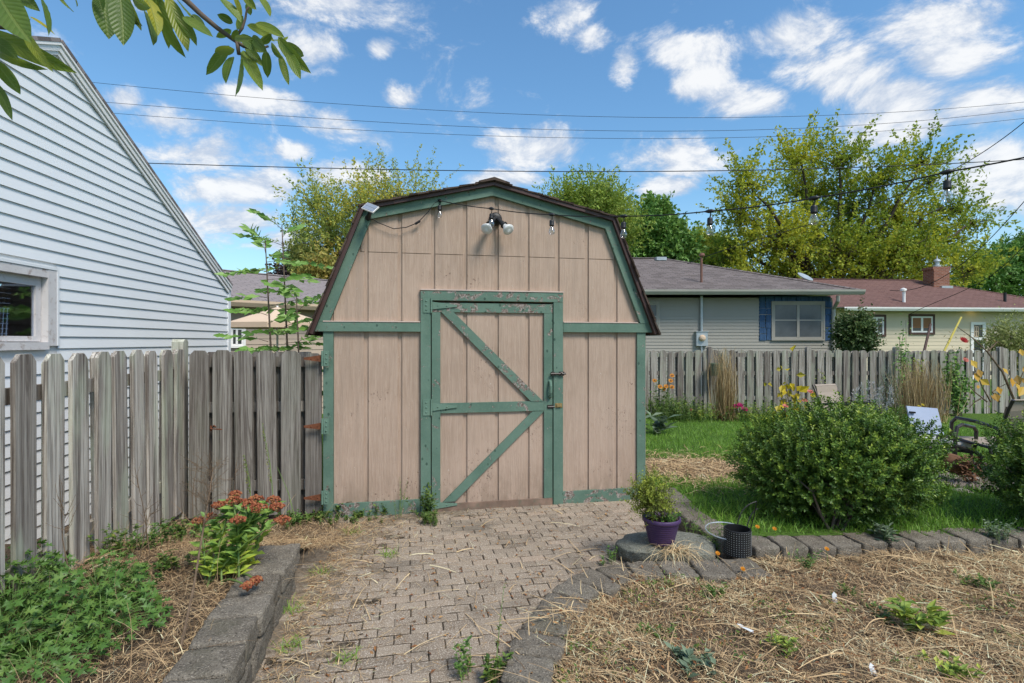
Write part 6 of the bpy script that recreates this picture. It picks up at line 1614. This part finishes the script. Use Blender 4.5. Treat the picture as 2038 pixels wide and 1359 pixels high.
# stones, gravel and log
def rock(lb, c, r, seed, mat='rocks', cat='rock', name='rock', group='stones round the fire pit'):
    bm = bmesh.new(); bmesh.ops.create_icosphere(bm, subdivisions=3, radius=1)
    for v in bm.verts: v.co = Vector(r) * (1 + .22 * mnoise.noise(v.co * 1.3 + Vector((seed, 0, 0))) + .07 * mnoise.noise(v.co * 4)) * 1.0 * Vector((1, 1, 1)).dot(Vector((1, 0, 0))) if False else Vector((v.co.x * r[0], v.co.y * r[1], v.co.z * r[2])) * (1 + .25 * mnoise.noise(v.co * 1.4 + Vector((seed * 2.3, 0, 0))) + .08 * mnoise.noise(v.co * 4))
    me = bpy.data.meshes.new(name); bm.to_mesh(me); bm.free(); me.materials.append(M[mat])
    for p_ in me.polygons: p_.use_smooth = True
    o = bpy.data.objects.new(name, me); COL.objects.link(o); o.location = c; o.rotation_euler = (0, 0, seed); tag(o, lb, cat, group); return o
for i, (px, py, Y, r) in enumerate(((1872, 903, 5.6, .10), (1850, 910, 5.5, .09), (1925, 938, 5.3, .09), (1945, 948, 5.3, .08), (1862, 880, 6.0, .09), (1915, 950, 5.15, .07), (1890, 890, 5.9, .08))):
    c = P(px, py, Y); rock(['pale rock left of the rotten log', 'pale rock half hidden by the large boxwood', 'rock just right of the rotten log', 'small rock beside the right boxwood', 'flat rock under the pale patio seat', 'small rock below the rotten log', 'rock between the patio seat and the log'][i], (c[0], c[1], .10), (r * 1.2, r, r * .7), i + 1)
bm = None
mb = MB(); n = 2400; a = rng.uniform(0, 6.3, n); q = np.sqrt(rng.random(n)); x = 5.0 + q * np.cos(a) * .95; y = 5.85 + q * np.sin(a) * .75
for i in range(n):
    s = rng.uniform(.012, .028); z = zl(x[i], y[i]) + .01 + s * .4; e = unit(rng.normal(size=(3, 3))); obox(mb, np.array([x[i], y[i], z]), e[0] * s, unit(np.cross(e[0], e[1])) * s * .7, np.array([0, 0, s * .5]), rng.random())
tag(mb.build('gravel', M['rocks']), 'loose pale gravel around the fire pit', 'gravel', kind='stuff')
lc = P(1903, 925, 5.45); t_ = thing('log', 'rotten red brown log end lying among the stones', 'log', (lc[0], lc[1], .1)); mb = MB()
tube(mb, [lc + np.array([-.10, .18, .02]), lc + np.array([-.05, .06, .02]), lc + np.array([.0, -.06, .0]), lc + np.array([.02, -.12, -.02])], [.07, .10, .095, .07], 14); mb.build('body', M['log'], t_, smooth=True)
mb = MB(); n = 230; a = rng.uniform(0, 6.3, n); rr_ = np.sqrt(rng.random(n)) * .13
strands(mb, lc + np.stack([rr_ * np.cos(a) + .02, -.12 + rng.normal(0, .035, n), rr_ * np.sin(a)], 1), np.stack([rng.normal(.1, .4, n), rng.normal(-.8, .3, n), rng.normal(-.1, .4, n)], 1), rng.uniform(.02, .065, n), rng.uniform(.014, .03, n), 0, rng.random(n)); mb.build('splinter', M['log'], t_)

# ------------------------------------------------------------------ overhead wires
def wire(lb, pts, Y0, Y1, r, group='power lines across the sky'):
    px = np.array([p[0] for p in pts], float); py = np.array([p[1] for p in pts], float); co = np.polyfit(px, py, min(3, len(px) - 1) if len(px) > 2 else 1)
    X = np.linspace(px[0] - 30, px[-1] + 120, 60); q = []
    for x in X: t = (x - px[0]) / (px[-1] - px[0]); q.append(P(x, np.polyval(co, x), Y0 + (Y1 - Y0) * t))
    mb = MB(); tube(mb, q, r, 5); o = mb.build('power_line', M['wire'], base=q[0]); tag(o, lb, 'power line', group); return o
wire('highest thin power line crossing the sky', [(197, 165), (700, 209), (1240, 232), (1545, 233), (2038, 203)], 20, 20, .0075)
wire('second highest thin power line crossing the sky', [(221, 204), (700, 240), (1240, 259.5), (1643, 253.6), (2038, 218)], 20, 20, .008)
wire('third thin power line crossing the sky', [(239, 226), (700, 258.7), (1240, 274), (1643, 268.5), (2038, 235)], 20, 20, .0075)
wire('thick black cable crossing the sky just above the shed', [(308, 325), (700, 336), (1240, 341), (1866, 327), (2038, 317)], 19, 19, .016)
wire('service wire falling from the right to the grey roof mast', [(1398, 513), (1592, 452), (1804, 382), (2038, 243)], 16, 12, .010, 'service wires to the houses')
wire('service wire falling from the right to the cream house vent pipe', [(1801, 578), (1882, 548), (1955, 490), (2038, 401)], 24, 18, .014, 'service wires to the houses')
wire('lowest service wire crossing the red brown roof to its eave', [(1838, 612), (1935, 570), (1990, 535), (2038, 488)], 22.5, 18, .012, 'service wires to the houses')

# ------------------------------------------------------------------ straw, litter and small things on the ground
BEND = .05
mb = MB(); n = 120000
x, y = scatter(n, -.1, 4.7, 1.5, 3.92); k = ((y < rw_y(x) - .2 - .1 * rng.random(n) + .22 * (rng.random(n) < .06)) | ((x > 1.66) & (y < 3.72 + .04 * (x - 1.7)))) & (np.abs(x) < 1.06 * y + .2); x, y = x[k], y[k]; n = len(x)
pm_ = fbm(x, y, 1.9, 8); kk = rng.random(n) < np.clip(.85 + .4 * pm_, .3, 1); x, y, pm_ = x[kk], y[kk], pm_[kk]; n = len(x)
a = rng.uniform(0, 6.3, n) * .5 + .9 * fbm(x, y, 1.3, 3); p = np.stack([x, y, rbed_h(x, y) + rng.uniform(.002, .026, n)], 1)
strands(mb, p, np.stack([np.cos(a), np.sin(a), rng.normal(.03, .14, n)], 1), rng.gamma(2.0, .030, n), rng.uniform(.0014, .0042, n), rng.uniform(0, .012, n), np.clip(rng.normal(.52, .30, n) + .12 * pm_, 0, 1), droop=rng.uniform(0, .015, n), segs=2)
# longer stalks and leaf blades
m = 420; i = rng.integers(0, n, m); a = rng.normal(2.6, .7, m); strands(mb, p[i] + np.array([0, 0, .015]), np.stack([np.cos(a), np.sin(a), rng.normal(.08, .12, m)], 1), rng.uniform(.14, .42, m), rng.uniform(.003, .008, m), rng.uniform(0, .015, m), np.clip(rng.normal(.62, .2, m), 0, 1), droop=.05, segs=5)
m = 160; i = rng.integers(0, n, m); strands(mb, p[i], np.stack([rng.normal(0, .5, m), rng.normal(0, .5, m), np.ones(m)], 1), rng.uniform(.05, .17, m), rng.uniform(.005, .009, m), 0, np.clip(rng.normal(.7, .2, m), 0, 1))
m = 170; a = rng.uniform(0, 6.3, m); c0 = P(1345, 1100, 3.66); q0 = c0 + np.stack([rng.normal(0, .05, m), rng.normal(0, .03, m), rng.uniform(-.03, .02, m)], 1); q0[:, 2] = .10 + rng.uniform(0, .05, m)
strands(mb, q0, np.stack([np.cos(a), np.sin(a) * .6, rng.normal(.1, .2, m)], 1), rng.uniform(.08, .3, m), rng.uniform(.002, .006, m), .03, np.clip(rng.normal(.8, .15, m), 0, 1), droop=.09, segs=4)
tag(mb.build('straw_mulch', M['straw']), 'dry tan straw and cut stalks covering the right garden bed', 'straw', kind='stuff')
mb = MB(); n = 30000
x, y = scatter(n, -3.4, -1.3, 1.6, 4.55); k = (x < lw_x(y) - .02 - .2 * (rng.random(n) < .8)) | (y > 3.55); k &= (x > -2.5 - (4.5 - y) * -.22 - .75); x, y = x[k], y[k]; n = len(x); a = rng.uniform(0, 6.3, n)
strands(mb, np.stack([x, y, lbed_h(x, y) + rng.uniform(.0, .03, n)], 1), np.stack([np.cos(a), np.sin(a), rng.normal(.1, .2, n)], 1), rng.gamma(2.0, .034, n), rng.uniform(.0016, .0042, n), rng.uniform(0, .008, n), np.clip(rng.normal(.4, .25, n), 0, 1), droop=.02)
m = 520; i = rng.integers(0, n, m); strands(mb, np.stack([x[i], y[i], lbed_h(x[i], y[i])], 1), np.stack([rng.normal(.3, .5, m), rng.normal(0, .4, m), np.ones(m)], 1), rng.uniform(.06, .46, m), rng.uniform(.0016, .0032, m), 0, np.clip(rng.normal(.3, .25, m), 0, 1), droop=.1, segs=4)
tag(mb.build('dry_stalks', M['straw']), 'dry brown stalks and clippings in the left bed', 'dry stalks', kind='stuff')
mb = MB(); n = 9500
x, y = scatter(n, -1.4, 1.4, 1.9, 5.2); dm = dirt_m(x, y); k = (rng.random(n) < .17 + .75 * dm) & (x > lw_x(np.minimum(y, 3.5)) + .02) & (y < rw_y(x) + 6 * (x < -.2)  + 9 * (x > -9)) & (y < FL[1] + .197 * (x - FL[0]) - .03); x, y = x[k], y[k]; n = len(x); a = rng.uniform(0, 6.3, n)
strands(mb, np.stack([x, y, np.maximum(dirt_h(x, y), 0) + .003], 1), np.stack([np.cos(a), np.sin(a), rng.normal(.02, .06, n)], 1), rng.gamma(2., .03, n), rng.uniform(.0014, .0036, n), rng.uniform(0, .003, n), np.clip(rng.normal(.5, .25, n), 0, 1), droop=.0)
mm = 2600; y = rng.uniform(1.9, 4.7, mm); x = lw_x(np.minimum(y, 3.5)) + .04 + rng.gamma(1.4, .14, mm); a = rng.uniform(0, 6.3, mm); strands(mb, np.stack([x, y, np.maximum(dirt_h(x, y), 0) + .003], 1), np.stack([np.cos(a), np.sin(a), rng.normal(.05, .12, mm)], 1), rng.gamma(2., .035, mm), rng.uniform(.0014, .0036, mm), rng.uniform(0, .004, mm), np.clip(rng.normal(.55, .25, mm), 0, 1))
x, y = scatter(70, -1.0, 1.2, 2.2, 4.9); a = rng.uniform(0, 6.3, 70); strands(mb, np.stack([x, y, np.full(70, .004)], 1), np.stack([np.cos(a), np.sin(a), np.full(70, .03)], 1), rng.uniform(.1, .28, 70), rng.uniform(.003, .008, 70), .01, np.clip(rng.normal(.75, .15, 70), 0, 1))
tag(mb.build('straw_litter', M['straw']), 'loose straw scattered over the brick path', 'straw', kind='stuff')
mb = MB(); n = 520
x, y = scatter(n, -1.4, 1.35, 2.0, 5.2); k = (y < FL[1] + .197 * (x - FL[0]) - .03) & (x > lw_x(np.minimum(y, 3.5)) + .03); x, y = x[k], y[k]; n = len(x); a = rng.uniform(0, 6.3, n)
leaves(mb, np.stack([x, y, np.maximum(dirt_h(x, y), 0) + .006], 1), np.stack([np.cos(a), np.sin(a), rng.normal(.05, .15, n)], 1), np.stack([rng.normal(0, .3, n), rng.normal(0, .3, n), np.ones(n)], 1), rng.uniform(.012, .045, n), rng.uniform(.007, .02, n), rng.random(n), .25)
n = 9000; x, y = scatter(n, -1.4, 1.45, 1.9, 5.25); dm = dirt_m(x, y); k = (y < FL[1] + .197 * (x - FL[0]) - .02) & (x > lw_x(np.minimum(y, 3.5)) + .02) & (rng.random(n) < .35 + .65 * dm); x, y = x[k], y[k]; n = len(x); a = rng.uniform(0, 6.3, n)
leaves(mb, np.stack([x, y, np.maximum(dirt_h(x, y), 0) + .003], 1), np.stack([np.cos(a), np.sin(a), rng.normal(.05, .2, n)], 1), np.stack([rng.normal(0, .4, n), rng.normal(0, .4, n), np.ones(n)], 1), rng.gamma(2., .004, n), rng.uniform(.003, .007, n), np.clip(rng.random(n) * .6 + .5 * (rng.random(n) < .5), 0, 1), .25)
n = 3200; x, y = scatter(n, .0, 4.2, 1.7, 3.7); k = y < rw_y(x) - .1; x, y = x[k], y[k]; n = len(x); a = rng.uniform(0, 6.3, n)
leaves(mb, np.stack([x, y, rbed_h(x, y) + .035], 1), np.stack([np.cos(a), np.sin(a), rng.normal(.05, .3, n)], 1), np.stack([rng.normal(0, .5, n), rng.normal(0, .5, n), np.ones(n)], 1), rng.gamma(2., .007, n) + .006, rng.uniform(.004, .015, n), rng.random(n) ** 1.3, .25)
tag(mb.build('fallen_leaves', M['litter']), 'small brown and orange leaves fallen on the path and bed', 'fallen leaves', kind='stuff')
for i, (px, py, lb) in enumerate(((612, 1085, 'dry and green grass tuft at the far end of the left block wall'), (640, 1140, 'small grass tuft on the dirt right of the left wall end'), (585, 1215, 'grass tuft half way along the foot of the left wall'), (575, 1290, 'grass tuft near the bottom of the left wall foot'), (700, 1060, 'thin grass tuft on the dirt below the left shed corner'), (775, 1105, 'green clipping tuft on the bricks below the door hinge'), (690, 1310, 'grass tuft among the lower left bricks'))):
    b = P(px, py, 1659 / (py - CYP)); t = thing('grass_tuft', lb, 'grass tuft', b, 'grass tufts along the left of the path'); m2 = MB(); n = 60
    strands(m2, b + np.stack([rng.normal(0, .035, n), rng.normal(0, .03, n), np.zeros(n)], 1), np.stack([rng.normal(0, .7, n), rng.normal(0, .6, n), np.ones(n)], 1), rng.uniform(.03, .11, n), rng.uniform(.002, .005, n), 0, np.clip(.35 + .65 * rng.random(n), 0, 1), droop=.03); m2.build('blades', M['grass'], t)
mb = MB(); cx_, cy_ = scatter(75, .1, 4., 1.9, 3.6); kk = cy_ < rw_y(cx_) - .25; cx_, cy_ = cx_[kk], cy_[kk]; k_ = 26
x = (cx_[:, None] + rng.normal(0, .05, (len(cx_), k_))).ravel(); y = (cy_[:, None] + rng.normal(0, .035, (len(cx_), k_))).ravel(); n = len(x); a = rng.uniform(0, 6.3, n)
leaves(mb, np.stack([x, y, rbed_h(x, y) + rng.uniform(.01, .045, n)], 1), np.stack([np.cos(a), np.sin(a), rng.normal(.3, .3, n)], 1), np.stack([rng.normal(0, .4, n), rng.normal(0, .4, n), np.ones(n)], 1), rng.uniform(.012, .038, n), rng.uniform(.006, .013, n), rng.random(n), .2)
tag(mb.build('ground_weeds', M['lf_weed']), 'tiny green weed leaves showing through the straw of the right bed', 'ground weeds', kind='stuff')
# green sprigs in the straw bed
for i, (px, py, h, k, LL, lb, mat) in enumerate(((1430, 1095, .17, 26, .025, 'green marigold plant in front of the studded black pot', 'lf_weed'), (1300, 1270, .07, 14, .03, 'low green sprout beside the white plastic scrap', 'lf_weed'), (1830, 1260, .15, 8, .09, 'grassy green sprout in the right of the straw bed', 'lf_bright'), (1380, 1335, .08, 9, .06, 'grey green rosette at the bottom of the straw bed', 'lf_grey'), (1420, 1190, .09, 16, .03, 'yellow green sprout in the middle of the straw bed', 'lf_weed'), (1895, 1345, .08, 14, .04, 'green sprout at the bottom right of the straw bed', 'lf_bright'), (1600, 1130, .10, 14, .03, 'small green weed below the block row', 'lf_herb'), (1760, 1080, .13, 12, .07, 'grey green weed on top of the block row', 'lf_grey'), (1555, 1040, .22, 10, .035, 'thin marigold stems against the large boxwood', 'lf_weed'), (1960, 1170, .09, 14, .035, 'low green weed at the right end of the straw', 'lf_weed'), (1740, 1230, .07, 12, .035, 'tiny green weed right of the plant label', 'lf_herb'), (1560, 1290, .06, 14, .03, 'tiny green weed left of the yellow strip', 'lf_bright'), (1985, 1075, .15, 26, .035, 'grey white leaved plant at the end of the block row', 'lf_grey'), (1690, 1190, .06, 12, .03, 'tiny green weed in front of the plant label', 'lf_weed'))):
    z = .05 if py > 1085 else .1; Y = (CAMH - z) * FPX / (py - CYP); plant('green_sprout', lb, 'sprout', P(px, py, Y), rspec(k, .035, h * .5, h, .4, 9, LL, LL * .45, .002), mat, 'green sprouts in the straw bed')
for i, (px, py, Y, lb) in enumerate(((1507, 1049, 3.85, 'taller orange marigold against the boxwood'), (1541, 1053, 3.85, 'smaller orange marigold against the boxwood'), (1428, 1102, 3.55, 'orange marigold in front of the studded black pot'), (1645, 1093, 3.6, 'yellow orange marigold before the block row'), (1478, 1133, 3.4, 'orange red marigold low in the straw'))):
    c = P(px, py, Y); t = thing('marigold', lb, 'flower', (c[0], c[1], .08), 'orange marigolds'); mb = MB(); tube(mb, [np.array([c[0] + .01, c[1], .05]), c], [.002, .0018], 5); mb.build('stem', M['green_stem'], t)
    flower(t, c, .020, 'fl_orange', 12, None, .5, axis=(0, -.6, .8))
# plant labels and scraps
def label_tag(name, lb, px, py, z, w, h, mat, lean, yaw):
    Y = (CAMH - z) * FPX / (py - CYP); c = P(px, py, Y); mb = MB(); A = rot2(yaw); up = unit(np.array([0, lean, 1.])); nn = A @ unit(np.cross([1, 0, 0], up)); ax = A @ np.array([1, 0, 0]); up = A @ up
    pts = [(-w / 2, 0), (w / 2, 0), (w / 2, h * .8), (0, h), (-w / 2, h * .8)]; V = [c + ax * a + up * b + nn * .001 for a, b in pts] + [c + ax * a + up * b - nn * .001 for a, b in pts]
    mb.add(V, [(0, 1, 2, 3, 4), (9, 8, 7, 6, 5)] + [(i, i + 5, (i + 1) % 5 + 5, (i + 1) % 5) for i in range(5)]); o = mb.build(name, M[mat], base=c); tag(o, lb, 'plant label'); return c, ax, up, nn, o
c, ax, up, nn, o = label_tag('plant_label', 'small dark blue plant label with pale border in the straw', 1663, 1205, .05, .028, .075, 'tagwhite', .2, .1)
mb = MB(); cc = c + up * .034 - nn * .0012; obox(mb, cc, ax * .010, up * .026, nn * .0004) ; mb.build('picture', m_plain('dark_blue_print', (.02, .09, .10), .3, 60, .4, .4, 0), o)
label_tag('plant_label', 'white plastic label standing at the bottom edge of the straw', 1743, 1352, .05, .028, .065, 'tagwhite', .5, .2)
label_tag('plant_label', 'blank white label lying on the straw below the yellow leaf', 1500, 1258, .06, .022, .085, 'tagwhite', 4., 1.0)
label_tag('plant_label', 'broken white label scrap at the left of the straw bed', 1277, 1298, .06, .03, .045, 'tagwhite', .8, -.4)

# ------------------------------------------------------------------ cherry branch hanging in from the top left
ct = thing('cherry_tree', 'cherry branches with long pointed leaves hanging in from the top left', 'tree', (-1.6, .6, 0))
def zz(x, y, Y): return P(x / 2.891, y / 2.891, Y)
def big_leaf(mb, b, tip, w, hue, face=None):
    b, tip = np.asarray(b), np.asarray(tip); ax = tip - b; L = np.linalg.norm(ax); ax = ax / L
    view = unit(-(b + tip) / 2 + np.array([0, 0, CAMH])); nrm = unit(view + rng.normal(0, .45, 3) + np.array([0, 0, .25])); side = unit(np.cross(ax, nrm)); nn = np.cross(side, ax)
    if nn @ view < 0: nn = -nn
    ns, nv = 12, 4; V, LP = [], []
    curl = rng.uniform(.04, .16); fold = rng.uniform(.18, .42)
    tb = rng.normal(0, .05)
    for i in range(ns + 1):
        u = i / ns; wd = (math.sin(math.pi * min(u / .86, 1) ** .82) ** .9 if u < .86 else 0) if False else (u ** .6) * (1 - u) ** .75 * 2.05
        if u > .9: wd = max(wd * .8, 0)
        for j in range(-nv // 2, nv // 2 + 1):
            v = j / (nv / 2); rip = .012 * math.sin(u * 33) * abs(v)
            V.append(b + ax * L * u + side * (w * .5 * wd * v + tb * L * u * (1 - u) * 2) + nn * (abs(v) * wd * w * .5 * fold - curl * L * u * u + rip * L * .25)); LP.append((u, v * max(wd, .02), hue))
    k = nv + 1; F = [(i * k + j, i * k + j + 1, (i + 1) * k + j + 1, (i + 1) * k + j) for i in range(ns) for j in range(nv)]
    mb.add(V, F, hue, LP)
def branch(wood, lv, Y, extra=()):
    mb = MB()
    for q, r0, r1 in wood:
        tube(mb, [zz(x, y, Y + dy) for x, y, dy in q], np.linspace(r0, r1, len(q)), 8)
    bo = mb.build('branch', M['twig'], ct, smooth=True); mb = MB(); mp_ = MB()
    for (x0, y0, x1, y1, w_, hue) in lv:
        d0 = rng.normal(0, .03); d1 = d0 + rng.normal(-.02, .04); big_leaf(mb, zz(x0, y0, Y + d0), zz(x1, y1, Y + d1), w_ / 2.891 / FPX * Y * 1.08, np.clip(hue + rng.normal(0, .12), 0, 1))
    mb.build('leaves', M['cherry'], bo, smooth=True)
C_ = [(1320, 262, 1178, 428, 78, .35), (1350, 282, 1228, 302, 62, .5), (1345, 325, 1280, 462, 84, .35), (1388, 320, 1412, 555, 84, .4), (1400, 290, 1512, 492, 88, .35), (1412, 270, 1505, 372, 55, .3), (1530, 290, 1538, 447, 60, .45), (1560, 252, 1612, 335, 60, .3),
      (1600, 262, 1662, 308, 52, .4), (1610, 312, 1662, 488, 48, .6), (1652, 292, 1722, 442, 66, .55), (1600, 212, 1778, 415, 78, .75), (1640, 245, 1770, 332, 62, .3), (1470, 132, 1632, 205, 66, .5), (1420, 145, 1592, 235, 66, .7), (1380, 202, 1525, 295, 74, .35), (1350, 218, 1425, 212, 42, .8),
      (1332, 172, 1242, 214, 48, .4), (1340, 132, 1248, 84, 50, .3), (1400, 92, 1352, 164, 58, .35), (1270, -10, 1395, 112, 96, .4), (1340, -30, 1400, 102, 58, .8), (1480, -30, 1558, 74, 56, .5), (1420, 20, 1442, 88, 40, .35), (1400, -30, 1472, 54, 52, .6), (1340, 226, 1366, 170, 40, .7), (1500, 250, 1560, 200, 52, .45), (1450, 210, 1530, 300, 66, .3), (1560, 225, 1660, 240, 46, .6)]
branch([([(700, -260, .25), (880, -130, .1), (1000, -60, .0), (1070, 0, 0), (1160, 85, 0), (1250, 160, 0), (1340, 225, 0), (1400, 265, 0), (1480, 285, 0), (1545, 265, 0)], .011, .003), ([(1350, 222, 0), (1395, 160, 0), (1412, 105, 0), (1420, 55, 0), (1450, 20, 0)], .004, .002), ([(1365, 240, 0), (1374, 312, 0)], .006, .005)], C_, 1.45)
B_ = [(600, -40, 632, 215, 150, .2), (690, -30, 706, 248, 140, .25), (640, -30, 795, 150, 96, .1), (740, -10, 802, 182, 84, .1), (840, -20, 928, 165, 96, .7), (832, 60, 898, 255, 90, .3), (900, -30, 1002, 285, 100, .55), (905, 60, 1042, 325, 74, .4), (960, -20, 1082, 275, 96, .5), (1000, -30, 1170, 185, 84, .35), (985, 60, 1135, 245, 72, .5), (1050, 95, 1220, 188, 74, .4), (760, -20, 832, 40, 80, .6), (860, -40, 905, 90, 80, .65), (1105, 82, 1180, 160, 50, .4), (560, -50, 590, 60, 70, .15), (700, -50, 760, 100, 90, .3)]
branch([([(600, -330, .1), (700, -140, 0), (800, -60, 0), (900, -25, 0), (1000, -15, 0)], .010, .004)], B_, 1.22)
A_ = [(-20, -50, 126, 175, 190, .2), (100, -60, 200, 40, 90, .2), (218, -40, 348, 185, 84, .3), (335, -50, 404, 84, 60, .25), (415, -40, 460, 38, 40, .2), (168, 95, 324, 194, 52, .85), (135, 168, 272, 378, 60, .75), (-60, 180, 388, 405, 120, .5), (-70, 270, 216, 435, 92, .45), (-40, 340, 118, 535, 90, .45), (-40, 470, 46, 662, 64, .4), (-30, 120, 60, 160, 40, .95), (60, 100, 170, 130, 40, .9), (20, 140, 110, 190, 44, .95), (-60, 80, 40, 130, 60, .4), (-70, 220, 90, 330, 80, .6)]
branch([([(-500, -420, 0), (-300, -150, 0), (-100, 60, 0), (-30, 150, 0), (60, 165, 0)], .011, .003), ([(-300, -150, 0), (-100, -90, 0), (120, -70, 0), (420, -60, 0)], .007, .003)], A_, .95)
mb = MB(); tube(mb, [np.array([-1.6, .45, -.1]), np.array([-1.62, .5, 1.2]), np.array([-1.5, .6, 2.4]), np.array([-1.3, .8, 3.0])], [.10, .085, .07, .05], 12)
for e in (zz(700, -260, 1.7), zz(600, -330, 1.32), zz(-500, -420, .95)): tube(mb, [np.array([-1.5, .6, 2.4]), (np.array([-1.5, .6, 2.4]) + e) / 2 + np.array([0, 0, .12]), e], [.04, .022, .011], 8)
mb.build('trunk', M['bark'], ct, smooth=True)
